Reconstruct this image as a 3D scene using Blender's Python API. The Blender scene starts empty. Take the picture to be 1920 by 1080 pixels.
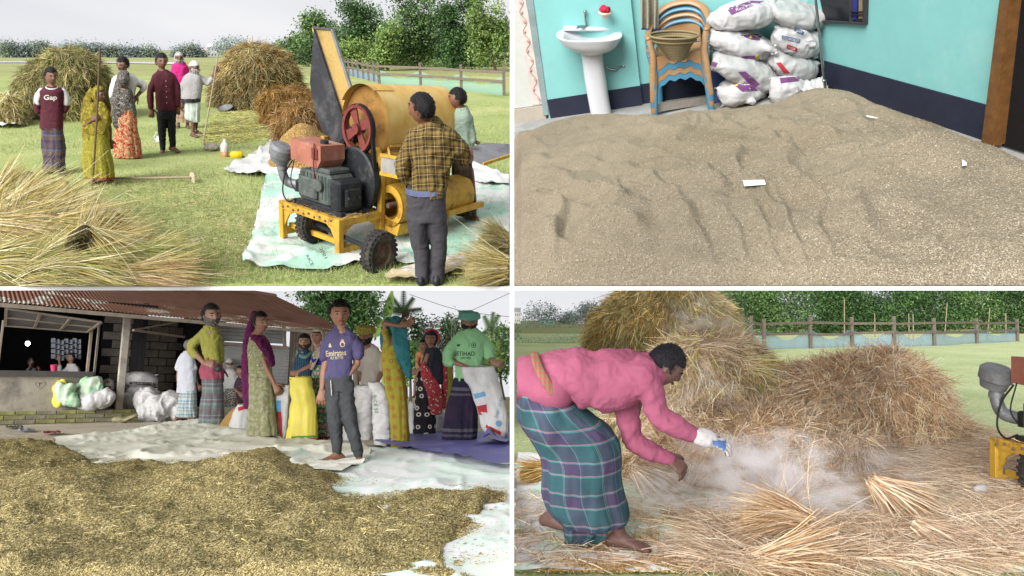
import bpy, bmesh, math, random
import numpy as np
from mathutils import Vector, Matrix
from mathutils.bvhtree import BVHTree

# ------------------------------------------------------------------ camera, sky, sun, exposure
SC = bpy.context.scene
COL = SC.collection
F, CX, CY = 1200.0, 960.0, 540.0          # focal length in photograph pixels, centre of the picture
cam_d = bpy.data.cameras.new('camera'); cam = bpy.data.objects.new('camera', cam_d); COL.objects.link(cam)
cam.location = (0, 0, 0); cam.rotation_euler = (math.radians(90), 0, 0)
cam_d.sensor_width = 36.0; cam_d.lens = 36.0 * F / 1920.0; cam_d.clip_start = 0.05; cam_d.clip_end = 3000
SC.camera = cam
SC.render.resolution_x, SC.render.resolution_y = 1024, 576
W = bpy.data.worlds.new('World'); SC.world = W; W.use_nodes = True
nt = W.node_tree; bg = nt.nodes['Background']
tc = nt.nodes.new('ShaderNodeTexCoord'); mp = nt.nodes.new('ShaderNodeMapping')
mp.inputs['Scale'].default_value = (1.2, 1.2, 7.0)
nz = nt.nodes.new('ShaderNodeTexNoise'); nz.inputs['Scale'].default_value = 1.7; nz.inputs['Detail'].default_value = 5
rp = nt.nodes.new('ShaderNodeValToRGB')
rp.color_ramp.elements[0].position = 0.3; rp.color_ramp.elements[0].color = (0.80, 0.81, 0.87, 1)
rp.color_ramp.elements[1].position = 0.72; rp.color_ramp.elements[1].color = (1.0, 1.0, 1.02, 1)
for a, b in ((tc.outputs['Generated'], mp.inputs[0]), (mp.outputs[0], nz.inputs['Vector']), (nz.outputs['Fac'], rp.inputs[0]), (rp.outputs[0], bg.inputs[0])):
    nt.links.new(a, b)
bg.inputs[1].default_value = 0.46         # even overcast sky
sun_d = bpy.data.lights.new('sun', 'SUN'); sun = bpy.data.objects.new('sun', sun_d); COL.objects.link(sun)
sun_d.energy = 3.6; sun_d.angle = math.radians(46); sun_d.color = (1.0, 0.985, 0.97)
sun.rotation_euler = (math.radians(72), 0, math.radians(-34))     # high behind the camera, veiled by cloud
SC.view_settings.view_transform = 'Standard'; SC.view_settings.look = 'None'
SC.view_settings.gamma = 1.0; SC.view_settings.use_curve_mapping = False
SC.view_settings.exposure = 1.0
SC.cycles.use_denoising = True
SC.cycles.max_bounces = 6; SC.cycles.transparent_max_bounces = 12; SC.cycles.volume_bounces = 4
SC.cycles.volume_step_rate = 2.0; SC.cycles.volume_max_steps = 128
random.seed(5); RNG = np.random.default_rng(11)
PI = math.pi
ALB = 0.68                                 # picture brightness to base colour, raised in the lower sets against deck shade

# ------------------------------------------------------------------ colour and materials
def lin(c, k=None):
    k = ALB if k is None else k; c = np.asarray(c, float) / 255.0
    l = np.minimum(np.where(c <= .04045, c / 12.92, ((c + .055) / 1.055) ** 2.4) * k, .84)
    return l
def rgba(c, k=None):
    l = lin(c, k); return (float(l[0]), float(l[1]), float(l[2]), 1.0)
MATS = {}
def new_mat(name):
    m = bpy.data.materials.new(name); m.use_nodes = True
    n = m.node_tree; p = n.nodes['Principled BSDF']
    MATS[name] = m
    return m, n, p
def N(n, t, **kw):
    x = n.nodes.new('ShaderNode' + t)
    for k, v in kw.items():
        if k in x.inputs.keys(): x.inputs[k].default_value = v
        else: setattr(x, k, v)
    return x
def ramp(n, fac, stops, interp='LINEAR'):
    r = n.nodes.new('ShaderNodeValToRGB'); cr = r.color_ramp; cr.interpolation = interp
    while len(cr.elements) > 1: cr.elements.remove(cr.elements[-1])
    cr.elements[0].position = stops[0][0]; cr.elements[0].color = stops[0][1]
    for p, c in stops[1:]:
        e = cr.elements.new(p); e.color = c
    n.links.new(fac, r.inputs[0]); return r.outputs[0]
def mixc(n, fac, a, b, mode='MIX'):
    x = n.nodes.new('ShaderNodeMix'); x.data_type = 'RGBA'; x.blend_type = mode
    for s, v in ((x.inputs[0], fac), (x.inputs[6], a), (x.inputs[7], b)):
        if hasattr(v, 'is_linked'): n.links.new(v, s)
        else: s.default_value = v
    return x.outputs[2]
def finish(n, p, colour, rough, spec, metal, bump, bscale, coord):
    n.links.new(colour, p.inputs['Base Color'])
    p.inputs['Roughness'].default_value = rough; p.inputs['Specular IOR Level'].default_value = spec
    p.inputs['Metallic'].default_value = metal
    if bump:
        b = N(n, 'Bump'); b.inputs['Strength'].default_value = bump; b.inputs['Distance'].default_value = 0.02
        z = N(n, 'TexNoise'); z.inputs['Scale'].default_value = bscale; z.inputs['Detail'].default_value = 4
        n.links.new(coord, z.inputs['Vector']); n.links.new(z.outputs['Fac'], b.inputs['Height']); n.links.new(b.outputs[0], p.inputs['Normal'])
def mat(name, col, rough=.85, var=.18, scale=5., bump=.15, bscale=40., metal=0., spec=.25, col2=None, thr=(.45, .6), dirt=None, dscale=3.):
    """plain surface: base colour varied by noise, optional second colour in patches, optional dirt"""
    if name in MATS: return MATS[name]
    m, n, p = new_mat(name)
    tc = N(n, 'TexCoord'); co = tc.outputs['Object']
    z = N(n, 'TexNoise'); z.inputs['Scale'].default_value = scale; z.inputs['Detail'].default_value = 6; z.inputs['Roughness'].default_value = .65
    n.links.new(co, z.inputs['Vector'])
    l = lin(col)
    a = tuple(np.clip(l * (1 - var), 0, 1)) + (1,); b = tuple(np.clip(l * (1 + var), 0, 1)) + (1,)
    c = ramp(n, z.outputs['Fac'], [(.3, a), (.7, b)])
    for cc, ss, th in ((col2, scale * .6, thr), (dirt, dscale, (.52, .72))):
        if cc is None: continue
        y = N(n, 'TexNoise'); y.inputs['Scale'].default_value = ss; y.inputs['Detail'].default_value = 8; y.inputs['Roughness'].default_value = .7
        mp = N(n, 'Mapping'); mp.inputs['Location'].default_value = (3.1, 7.7, 1.3)
        n.links.new(co, mp.inputs[0]); n.links.new(mp.outputs[0], y.inputs['Vector'])
        f = ramp(n, y.outputs['Fac'], [(th[0], (0, 0, 0, 1)), (th[1], (1, 1, 1, 1))])
        c = mixc(n, f, c, rgba(cc))
    finish(n, p, c, rough, spec, metal, bump, bscale, co)
    return m
def attr_mat(name, rough=.75, spec=.2, trans=0.0):
    """colour from the mesh's own 'col' attribute (each straw, leaf, grain has its own)"""
    if name in MATS: return MATS[name]
    m, n, p = new_mat(name)
    a = N(n, 'Attribute'); a.attribute_name = 'col'
    n.links.new(a.outputs['Color'], p.inputs['Base Color'])
    p.inputs['Roughness'].default_value = rough; p.inputs['Specular IOR Level'].default_value = spec
    if trans:
        t = N(n, 'BsdfTranslucent'); n.links.new(a.outputs['Color'], t.inputs[0])
        mx = N(n, 'MixShader'); mx.inputs[0].default_value = trans
        n.links.new(p.outputs[0], mx.inputs[1]); n.links.new(t.outputs[0], mx.inputs[2])
        n.links.new(mx.outputs[0], n.nodes['Material Output'].inputs['Surface'])
    return m
def uvcoord(n, src):
    """two scalar outputs u, v from 'UV' or from object coordinates ('XZ')"""
    tc = N(n, 'TexCoord'); s = N(n, 'SeparateXYZ')
    n.links.new(tc.outputs['UV' if src == 'UV' else 'Object'], s.inputs[0])
    return s.outputs[0], s.outputs[1 if src == 'UV' else 2], tc.outputs['Object']
def fract(n, x, k, off=0.):
    m = N(n, 'Math'); m.operation = 'MULTIPLY_ADD'; n.links.new(x, m.inputs[0]); m.inputs[1].default_value = k; m.inputs[2].default_value = off
    f = N(n, 'Math'); f.operation = 'FRACT'; n.links.new(m.outputs[0], f.inputs[0]); return f.outputs[0]
def plaid(name, ustops, vstops, ku, kv, src='UV', mode='MIX', fac=.5, rough=.9):
    """woven checks: colour bands across u and v, woven together"""
    if name in MATS: return MATS[name]
    m, n, p = new_mat(name)
    u, v, co = uvcoord(n, src)
    a = ramp(n, fract(n, u, ku), [(q, rgba(c)) for q, c in ustops], 'CONSTANT')
    b = ramp(n, fract(n, v, kv), [(q, rgba(c)) for q, c in vstops], 'CONSTANT')
    c = mixc(n, fac, a, b, mode)
    z = N(n, 'TexNoise'); z.inputs['Scale'].default_value = 7; z.inputs['Detail'].default_value = 5; n.links.new(co, z.inputs['Vector'])
    c = mixc(n, 1.0, c, ramp(n, z.outputs['Fac'], [(.3, (.8, .8, .8, 1)), (.7, (1.1, 1.1, 1.1, 1))]), 'MULTIPLY')
    finish(n, p, c, rough, .15, 0, .12, 60, co)
    return m
def printed(name, stops, scale, src='UV', feature='F1', rough=.9, rand=1.0, ground=None):
    """printed cloth: motifs from a cell pattern, ring by ring"""
    if name in MATS: return MATS[name]
    m, n, p = new_mat(name)
    tc = N(n, 'TexCoord'); co = tc.outputs['UV' if src == 'UV' else 'Object']
    v = N(n, 'TexVoronoi'); v.feature = feature; v.inputs['Scale'].default_value = scale; v.inputs['Randomness'].default_value = rand
    if src == 'UV': v.voronoi_dimensions = '2D'
    n.links.new(co, v.inputs['Vector'])
    c = ramp(n, v.outputs['Distance'], [(q, rgba(cc)) for q, cc in stops], 'CONSTANT')
    if ground:
        z = N(n, 'TexNoise'); z.inputs['Scale'].default_value = scale * 1.3; z.inputs['Detail'].default_value = 3; n.links.new(co, z.inputs['Vector'])
        c = mixc(n, ramp(n, z.outputs['Fac'], [(.52, (0, 0, 0, 1)), (.56, (1, 1, 1, 1))]), c, rgba(ground))
    finish(n, p, c, rough, .15, 0, .12, 60, tc.outputs['Object'])
    return m

# ------------------------------------------------------------------ pixels to places
def at(px, py, d): return np.array(((px - CX) / F * d, d, (CY - py) / F * d), float)
class Set:
    """one stretch of ground: z = s*y + t*x - h"""
    def __init__(self, yh, h, t=0., yh0=None):
        self.s = (CY - yh) / F; self.h = h; self.t = t; self.yh = yh
        nn = np.array((-t, -self.s, 1.0)); self.n = nn / np.linalg.norm(nn)
    def depth(self, px, py): return self.h / (self.s + self.t * (px - CX) / F - (CY - py) / F)
    def g(self, px, py, lift=0.):
        p = at(px, py, self.depth(px, py)); return p + self.n * lift
    def ppm(self, px, py): return F / self.depth(px, py)
    def up(self, px):
        if self.t: return self.n.copy()
        r = (px - CX) / F; v = np.array((-self.s * r, -self.s, 1.0)); return v / np.linalg.norm(v)
    def frame(self, px, py, yaw=0., lift=0., scale=1.0):
        """matrix: x to the viewer's right, y away, z up from the ground, turned by yaw"""
        o = self.g(px, py); u = self.up(px)
        a = np.array(((px - CX) / F, 1.0, 0.)); a -= u * a.dot(u); a /= np.linalg.norm(a); r = np.cross(a, u)
        c, s = math.cos(math.radians(yaw)), math.sin(math.radians(yaw))
        x = c * r + s * a; y = -s * r + c * a; o = o + u * lift
        return Matrix(((x[0] * scale, y[0] * scale, u[0] * scale, o[0]), (x[1] * scale, y[1] * scale, u[1] * scale, o[1]), (x[2] * scale, y[2] * scale, u[2] * scale, o[2]), (0, 0, 0, 1)))
TLS = Set(92, 2.0); BLS = Set(730, 0.7); BRS = Set(600, 1.29); TRS = Set(-127, 2.11, t=0.24)
class Px:
    """modelling space measured in photograph pixels at one standing place: X right, Y away, Z up (minus the picture row)"""
    def __init__(self, st, bx, by):
        self.st = st; self.bx = bx; self.by = by; self.D = st.depth(bx, by); self.ppm = F / self.D
        self.origin = st.g(bx, by)
        sa = abs(st.s) / math.hypot(1, st.s); self.k = math.copysign(sa, st.s) / (math.sqrt(1 - sa * sa) + sa * (CY - by) / F)
        self.b = (st.s - (CY - by) / F)
    def map(self, v):
        v = np.asarray(v, float).reshape(-1, 3)
        X, Y, Z = v[:, 0], v[:, 1], -v[:, 2]
        py = Z - Y * self.b; d = self.D + Y / self.ppm - self.k * (self.by - Z) / self.ppm
        return np.stack(((X - CX) / F * d, d, (CY - py) / F * d), 1)
    def local(self, v): return self.map(v) - self.origin
    def J(self, p):
        y = p[2] if len(p) > 2 else 0.
        return np.array((p[0], y, -(p[1] + y * self.b)), float)

# ------------------------------------------------------------------ noise
def _h(i, j, k, seed):
    n = (i * 374761393 + j * 668265263 + k * 2147483647 + seed * 974634777) & 0xffffffff
    n = ((n ^ (n >> 13)) * 1274126177) & 0xffffffff
    return ((n ^ (n >> 16)) & 0xffff) / 65535.0
def vnoise(p, seed=0):
    p = np.asarray(p, float); i = np.floor(p).astype(np.int64); f = p - i; f = f * f * (3 - 2 * f)
    r = 0.
    for a in (0, 1):
        for b in (0, 1):
            for c in (0, 1):
                w = (f[:, 0] if a else 1 - f[:, 0]) * (f[:, 1] if b else 1 - f[:, 1]) * (f[:, 2] if c else 1 - f[:, 2])
                r = r + w * _h(i[:, 0] + a, i[:, 1] + b, i[:, 2] + c, seed)
    return r * 2 - 1
def fbm(p, seed=0, o=3):
    p = np.asarray(p, float); r = 0.; a = 1.
    for k in range(o): r = r + a * vnoise(p * 2 ** k, seed + k); a *= .5
    return r
def rot(axis, deg): return np.array(Matrix.Rotation(math.radians(deg), 3, axis))

# ------------------------------------------------------------------ shapes collected into one mesh
def catmull(pts, sub):
    p = np.asarray(pts, float)
    if len(p) < 3 or sub < 2:
        if len(p) == 2 and sub > 1:
            t = np.linspace(0, 1, sub + 1)[:, None]; return p[0] * (1 - t) + p[1] * t
        return p
    q = np.vstack((2 * p[0] - p[1], p, 2 * p[-1] - p[-2])); out = []
    for i in range(1, len(q) - 2):
        for t in np.arange(sub) / sub:
            a, b, c, d = q[i - 1], q[i], q[i + 1], q[i + 2]
            out.append(.5 * (2 * b + (c - a) * t + (2 * a - 5 * b + 4 * c - d) * t * t + (3 * b - a - 3 * c + d) * t ** 3))
    out.append(p[-1]); return np.array(out)
class MB:
    def __init__(self): self.v = []; self.f = []; self.n = 0; self.mi = []; self.uv = None
    def add(self, v, f, mi=0):
        v = np.asarray(v, float).reshape(-1, 3)
        self.v.append(v); self.f += [tuple(int(i) + self.n for i in q) for q in f]; self.mi += [mi] * len(f); self.n += len(v); return self
    def V(self): return np.vstack(self.v) if self.v else np.zeros((0, 3))
    def box(self, lo, hi, mi=0, M=None, bev=0.0):
        a, b = np.minimum(lo, hi), np.maximum(lo, hi)
        if bev:
            bm = bmesh.new(); bmesh.ops.create_cube(bm, size=1.0)
            for q in bm.verts: q.co = Vector((a + b) / 2) + Vector(np.array(q.co) * (b - a))
            bmesh.ops.bevel(bm, geom=bm.edges[:], offset=bev, segments=1, affect='EDGES', profile=.5)
            bm.verts.index_update(); v = np.array([q.co for q in bm.verts]); f = [[q.index for q in g.verts] for g in bm.faces]; bm.free()
        else:
            v = np.array([(x, y, z) for z in (a[2], b[2]) for y in (a[1], b[1]) for x in (a[0], b[0])])
            f = [(0, 2, 3, 1), (4, 5, 7, 6), (0, 1, 5, 4), (2, 6, 7, 3), (0, 4, 6, 2), (1, 3, 7, 5)]
        if M is not None: v = v @ np.asarray(M)[:3, :3].T + (np.asarray(M)[:3, 3] if np.asarray(M).shape[0] == 4 else 0)
        return self.add(v, f, mi)
    def beam(self, p, q, w, h, upv=(0, 0, 1), mi=0):
        p, q = np.asarray(p, float), np.asarray(q, float); d = q - p; L = np.linalg.norm(d); d = d / L
        u = np.asarray(upv, float); s = np.cross(d, u)
        if np.linalg.norm(s) < 1e-3: s = np.cross(d, (1, 0, 0))
        s = s / np.linalg.norm(s); u = np.cross(s, d)
        v = [a + s * x * w / 2 + u * z * h / 2 for a in (p, q) for z in (-1, 1) for x in (-1, 1)]
        return self.add(v, [(0, 1, 3, 2), (4, 6, 7, 5), (0, 4, 5, 1), (2, 3, 7, 6), (0, 2, 6, 4), (1, 5, 7, 3)], mi)
    def tube(self, pts, rad, n=10, sub=3, round_ends=True, mi=0, side=None, closed=False):
        """tapered tube through points; rad: number, list, or list of (half width, half depth)"""
        p0 = np.asarray(pts, float); k = len(p0)
        r0 = np.asarray(rad, float)
        if r0.ndim == 0: r0 = np.full((k, 2), float(rad))
        elif r0.ndim == 1: r0 = np.stack((r0, r0), 1)
        p = catmull(p0, sub); r = np.maximum(catmull(r0, sub), 1e-5)
        if round_ends:
            def cap(p, r, d):
                a = np.array((.38, .74, .95)); e = np.sqrt(1 - a * a); m = r.mean()
                return [p + d * m * y * .98 for y in e], [r * x for x in a]
            d0 = p[0] - p[1]; d0 /= np.linalg.norm(d0) + 1e-9; d1 = p[-1] - p[-2]; d1 /= np.linalg.norm(d1) + 1e-9
            a, b = cap(p[0], r[0], d0); c, e = cap(p[-1], r[-1], d1)
            p = np.vstack((a, p, c[::-1])); r = np.vstack((b, r, e[::-1]))
        t = np.gradient(p, axis=0); t /= np.linalg.norm(t, axis=1)[:, None] + 1e-9
        s = np.array(side if side is not None else ((1, 0, 0) if abs(t[0][0]) < .8 else (0, 1, 0)), float)
        V = []; ang = np.arange(n) * 2 * PI / n
        for i in range(len(p)):
            s = s - t[i] * s.dot(t[i]); s /= np.linalg.norm(s) + 1e-9; w = np.cross(t[i], s)
            V.append(p[i] + np.outer(np.cos(ang) * r[i, 0], s) + np.outer(np.sin(ang) * r[i, 1], w))
        m = len(p); V = np.vstack(V)
        f = [(i * n + j, i * n + (j + 1) % n, (i + 1) * n + (j + 1) % n, (i + 1) * n + j) for i in range(m - 1) for j in range(n)]
        f += [tuple(range(n - 1, -1, -1)), tuple(range((m - 1) * n, m * n))]
        return self.add(V, f, mi)
    def ball(self, c, r, R=None, n=14, m=9, mi=0, fn=None):
        r = np.full(3, r) if np.isscalar(r) else np.asarray(r, float)
        th = np.linspace(0, PI, m + 1); v = []
        for i in range(m + 1):
            for j in range(n if 0 < i < m else 1):
                a = 2 * PI * j / n; v.append((math.sin(th[i]) * math.cos(a), math.sin(th[i]) * math.sin(a), math.cos(th[i])))
        v = np.array(v); f = []
        idx = lambda i, j: 0 if i == 0 else (1 + (m - 1) * n if i == m else 1 + (i - 1) * n + j % n)
        for i in range(m):
            for j in range(n):
                q = [idx(i, j), idx(i + 1, j), idx(i + 1, j + 1), idx(i, j + 1)]
                q = [x for y, x in enumerate(q) if x not in q[:y]]; f.append(q)
        if fn is not None: v = fn(v)
        v = v * r
        if R is not None: v = v @ np.asarray(R).T
        return self.add(v + np.asarray(c, float), f, mi)
    def lathe(self, prof, n=24, c=(0, 0, 0), R=None, mi=0, cap=True):
        """prof: (radius, height) pairs turned about z"""
        ang = np.arange(n) * 2 * PI / n
        v = np.vstack([np.stack((r * np.cos(ang), r * np.sin(ang), np.full(n, z)), 1) for r, z in prof]); m = len(prof)
        f = [(i * n + j, i * n + (j + 1) % n, (i + 1) * n + (j + 1) % n, (i + 1) * n + j) for i in range(m - 1) for j in range(n)]
        if cap: f += [tuple(range(n - 1, -1, -1)), tuple(range((m - 1) * n, m * n))]
        if R is not None: v = v @ np.asarray(R).T
        return self.add(v + np.asarray(c, float), f, mi)
    def prism(self, poly, thick, mi=0):
        """poly: list of 3d points in order, thickened by the vector thick"""
        p = np.asarray(poly, float); k = len(p); v = np.vstack((p, p + np.asarray(thick, float)))
        f = [tuple(range(k - 1, -1, -1)), tuple(range(k, 2 * k))] + [(i, (i + 1) % k, (i + 1) % k + k, i + k) for i in range(k)]
        return self.add(v, f, mi)
    def grid(self, G, mi=0, wrap=False):
        a, b = G.shape[:2]
        f = [(i * b + j, i * b + (j + 1) % b, (i + 1) * b + (j + 1) % b, (i + 1) * b + j) for i in range(a - 1) for j in range(b if wrap else b - 1)]
        return self.add(G.reshape(-1, 3), f, mi)
    def mesh(self, name, smooth=True, col=None, uv=None):
        V = self.V(); me = bpy.data.meshes.new(name)
        me.from_pydata(V.tolist(), [], self.f)
        if self.mi and max(self.mi): me.polygons.foreach_set('material_index', np.array(self.mi, dtype=np.int32))
        if smooth: me.polygons.foreach_set('use_smooth', np.ones(len(me.polygons), dtype=bool))
        if uv is not None: set_uv(me, uv)
        me.update(); return me
    def build(self, name, mats, parent=None, smooth=False, loc=None, auto=True):
        o = obj(name, self.mesh(name, smooth or auto), mats, parent, loc)
        if auto and not smooth: sharp(o.data)
        return o
def sharp(me, ang=35):
    try: me.set_sharp_from_angle(angle=math.radians(ang))
    except Exception: pass
def set_uv(me, uv):
    l = me.uv_layers.new(name='uv'); vi = np.zeros(len(me.loops), dtype=np.int32); me.loops.foreach_get('vertex_index', vi)
    l.data.foreach_set('uv', np.asarray(uv, dtype=np.float32)[vi].ravel())
def obj(name, me, mats=None, parent=None, loc=None):
    o = bpy.data.objects.new(name, me); COL.objects.link(o)
    if mats is not None and me is not None and len(me.materials) == 0:
        for m in (mats if isinstance(mats, (list, tuple)) else [mats]): me.materials.append(m)
    if parent is not None: o.parent = parent
    if loc is not None: o.location = Vector(loc)
    return o
def tag(o, label=None, cat=None, group=None, kind=None):
    for k, v in (('label', label), ('category', cat), ('group', group), ('kind', kind)):
        if v: o[k] = v
    return o
def thing(name, label, cat, loc=(0, 0, 0), M=None, group=None):
    e = bpy.data.objects.new(name, None); COL.objects.link(e); e.empty_display_size = .1
    if M is not None: e.matrix_world = M
    else: e.location = Vector(loc)
    return tag(e, label, cat, group)
def fuse(mb, name, voxel=.011, smooth=4, verts=None):
    """all pieces grown together into one continuous skin"""
    if verts is not None: mb.v = [verts]
    me = mb.mesh('tmp'); o = bpy.data.objects.new('tmp', me); COL.objects.link(o)
    r = o.modifiers.new('r', 'REMESH'); r.mode = 'VOXEL'; r.voxel_size = voxel; r.use_smooth_shade = True
    if smooth:
        s = o.modifiers.new('s', 'SMOOTH'); s.iterations = smooth; s.factor = .5
    dg = bpy.context.evaluated_depsgraph_get()
    out = bpy.data.meshes.new_from_object(o.evaluated_get(dg), depsgraph=dg); out.name = name
    bpy.data.objects.remove(o); bpy.data.meshes.remove(me)
    return out
def mverts(me):
    a = np.zeros(len(me.vertices) * 3); me.vertices.foreach_get('co', a); return a.reshape(-1, 3)
def mnorm(me):
    a = np.zeros(len(me.vertices) * 3, dtype=np.float32); me.vertices.foreach_get('normal', a); return a.reshape(-1, 3).astype(float)
def wrinkle(me, amp, freq, seed=0, stretch=(1, 1, 1), o=2):
    v = mverts(me); nn = mnorm(me); d = fbm(v * freq * np.array(stretch) + 17.3, seed, o)
    me.vertices.foreach_set('co', (v + nn * (d * amp)[:, None]).ravel()); me.update(); return me
def folds(me, amp, freq, seed=0, stretch=(1, 1, .4)):
    """creases of hanging cloth: soft ridges, long in one direction, warped"""
    v = mverts(me); nn = mnorm(me); st = np.array(stretch); w = v + .05 * np.stack((vnoise(v * 9 + seed, 3), vnoise(v * 9 + 4 + seed, 5), vnoise(v * 9 + 8, 7)), 1)
    a = vnoise(w * freq * st + seed, seed); b = vnoise(w * freq * 2.3 * st[::-1] + seed, seed + 2)
    d = amp * (.45 - 1.5 * np.abs(a)) + amp * .5 * (.4 - 1.3 * np.abs(b))
    me.vertices.foreach_set('co', (v + nn * d[:, None]).ravel()); me.update(); return me
def fastmesh(name, V, Fc, col=None, smooth=False):
    """big mesh from arrays; Fc: M x k faces; col: per-vertex colour"""
    me = bpy.data.meshes.new(name); V = np.asarray(V, np.float32); Fc = np.asarray(Fc, np.int32); m, k = Fc.shape
    me.vertices.add(len(V)); me.vertices.foreach_set('co', V.ravel())
    me.loops.add(m * k); me.loops.foreach_set('vertex_index', Fc.ravel())
    me.polygons.add(m); me.polygons.foreach_set('loop_start', np.arange(0, m * k, k, dtype=np.int32))
    try: me.polygons.foreach_set('loop_total', np.full(m, k, dtype=np.int32))
    except Exception: pass
    if smooth: me.polygons.foreach_set('use_smooth', np.ones(m, dtype=bool))
    me.update(calc_edges=True)
    if col is not None:
        a = me.color_attributes.new('col', 'FLOAT_COLOR', 'POINT')
        c = np.ones((len(V), 4), np.float32); c[:, :3] = col; a.data.foreach_set('color', c.ravel())
    return me
def unit(v): return v / (np.linalg.norm(v, axis=-1, keepdims=True) + 1e-9)

# ------------------------------------------------------------------ straw, leaves, grains: many small real faces
def blades(p, d, length, width, bend, colour, up=None, seg=2):
    """p start points, d directions, bent towards bend*(vector); strips of seg quads. returns V, F, col"""
    n = len(p); d = unit(d); side = unit(np.cross(d, RNG.normal(size=(n, 3))))
    L = np.asarray(length).reshape(-1, 1) * np.ones((n, 1)); w = np.asarray(width).reshape(-1, 1) * np.ones((n, 1))
    rows = []
    for k in range(seg + 1):
        t = k / seg; c = p + d * L * t + bend * (L * t * t)
        ww = w * (1 - .75 * t); rows += [c - side * ww / 2, c + side * ww / 2]
    V = np.stack(rows, 1).reshape(-1, 3); m = 2 * (seg + 1); base = np.arange(n)[:, None] * m
    Fc = np.concatenate([base + np.array((2 * k, 2 * k + 1, 2 * k + 3, 2 * k + 2)) for k in range(seg)])
    return V, Fc, np.repeat(colour, m, 0)
def pick(cols, n, jit=.12, k=None):
    c = np.array([lin(x, k) for x in cols])[RNG.integers(0, len(cols), n)]
    return np.clip(c * (1 + RNG.normal(size=(n, 1)) * jit), 0.003, 1)
def cat3(parts):
    V, Fc, C = [], [], []; n = 0
    for v, f, c in parts: V.append(v); Fc.append(f + n); C.append(c); n += len(v)
    return np.vstack(V), np.vstack(Fc), np.vstack(C)
def surf_points(V, Fc, n):
    """random points, normals on a quad mesh"""
    a, b, c, d = (V[Fc[:, i]] for i in range(4))
    nn = np.cross(c - a, d - b); ar = np.linalg.norm(nn, axis=1) + 1e-12
    i = RNG.choice(len(Fc), n, p=ar / ar.sum()); u, v = RNG.random((n, 1)), RNG.random((n, 1))
    p = (a[i] * (1 - u) + b[i] * u) * (1 - v) + (d[i] * (1 - u) + c[i] * u) * v
    return p, nn[i] / ar[i][:, None]
def grid_faces(a, b, wrap=False):
    i, j = np.meshgrid(np.arange(a - 1), np.arange(b if wrap else b - 1), indexing='ij')
    j2 = (j + 1) % b
    return np.stack((i * b + j, i * b + j2, (i + 1) * b + j2, (i + 1) * b + j), -1).reshape(-1, 4)
def leaves(c, r, n, size, cols, seed=0, clump=5, flat=.45, shell=.55):
    """leaf-sized folded faces in clumps through an ellipsoid of radii r about c"""
    r = np.asarray(r, float); k = max(6, n // clump)
    q = unit(RNG.normal(size=(k, 3))); q *= (shell + (1 - shell) * RNG.random((k, 1)) ** .5)
    q *= 1 + .22 * fbm(q * 2.3 + seed, seed, 2)[:, None]
    cp = np.repeat(q * r, clump, 0)[:n]; n = len(cp)
    p = c + cp + RNG.normal(size=(n, 3)) * size * 1.5
    nn = unit(RNG.normal(size=(n, 3)) + np.array((0, -.2, .9)) + unit(cp) * .6)
    t = unit(np.cross(nn, RNG.normal(size=(n, 3)))); b = np.cross(nn, t)
    s = size * (0.6 + .8 * RNG.random((n, 1)))
    V = np.stack((p - t * s * .5 - b * 0, p + b * s * flat * .5, p + t * s * .5 - nn * s * .12, p - b * s * flat * .5), 1).reshape(-1, 3)
    tone = 1 + .35 * fbm(q * 2.2 + seed * 3.1, seed + 7, 2)[:, None]
    cc = np.repeat(pick(cols, k, .10) * tone, clump, 0)[:n] * (1 + RNG.normal(size=(n, 1)) * .06)
    return V, (np.arange(n)[:, None] * 4 + np.arange(4)), np.repeat(np.clip(cc, .002, 1), 4, 0)
# ------------------------------------------------------------------ people
def head_fn(v):
    x, y, z = v[:, 0].copy(), v[:, 1].copy(), v[:, 2].copy(); f = np.clip(-y, 0, 1); fr = (y < .1)
    x *= 1 - .30 * np.clip(-z, 0, 1) ** 1.3
    y *= np.where(y > 0, 1 - .30 * np.clip(-z - .1, 0, 1), 1 - .10 * np.clip(-z, 0, 1))
    g = lambda cx, cz, sx, sz: np.exp(-((v[:, 0] - cx) / sx) ** 2 - ((z - cz) / sz) ** 2) * fr
    y -= .20 * g(0, -.10, .12, .20) + .13 * g(0, -.20, .15, .07) + .05 * g(0, .22, .5, .07)
    y += .10 * (g(.40, .07, .17, .10) + g(-.40, .07, .17, .10)) + .05 * g(0, -.34, .3, .05)
    y -= .06 * g(0, -.45, .24, .06) + .10 * g(0, -.78, .25, .14)
    return np.stack((x, y, z), 1)
def mask_fn(keep, grow, jag, seed):
    def fn(v):
        w = head_fn(v); k = keep(v[:, 0], -v[:, 1], v[:, 2]); n = fbm(v * 9 + seed, seed, 2)
        return w * np.where(k, grow + jag * n, .80)[:, None]
    return fn
HAIR = {
    'short': (lambda x, f, z: ~((f > .28) & (z < .50)) & ~((f > -.25) & (z < -.02)) & (z > -.42), 1.065, .03),
    'full':  (lambda x, f, z: ~((f > .30) & (z < .54)) & ~((f > -.1) & (z < -.05)) & (z > -.45), 1.10, .045),
    'tied':  (lambda x, f, z: ~((f > .25) & (z < .55)) & ~((f > -.05) & (z < -.25)) & (z > -.55), 1.08, .02),
    'thin':  (lambda x, f, z: ~((f > .20) & (z < .55)) & ~((f > -.3) & (z < 0)) & (z > -.4), 1.045, .02),
    'cap':   (lambda x, f, z: z > .30 + .05 * f, 1.13, .01),
    'beard': (lambda x, f, z: (f > -.05) & (z < -.30 + .25 * np.abs(x)) & ~((np.abs(x) < .2) & (z > -.52) & (z < -.40)), 1.06, .03),
    'long_beard': (lambda x, f, z: (f > -.05) & (z < -.28 + .25 * np.abs(x)) & ~((np.abs(x) < .2) & (z > -.50) & (z < -.40)), 1.10, .04),
    'hood':  (lambda x, f, z: ~((f > .30) & (z < .62)) , 1.24, .02),
}
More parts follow.
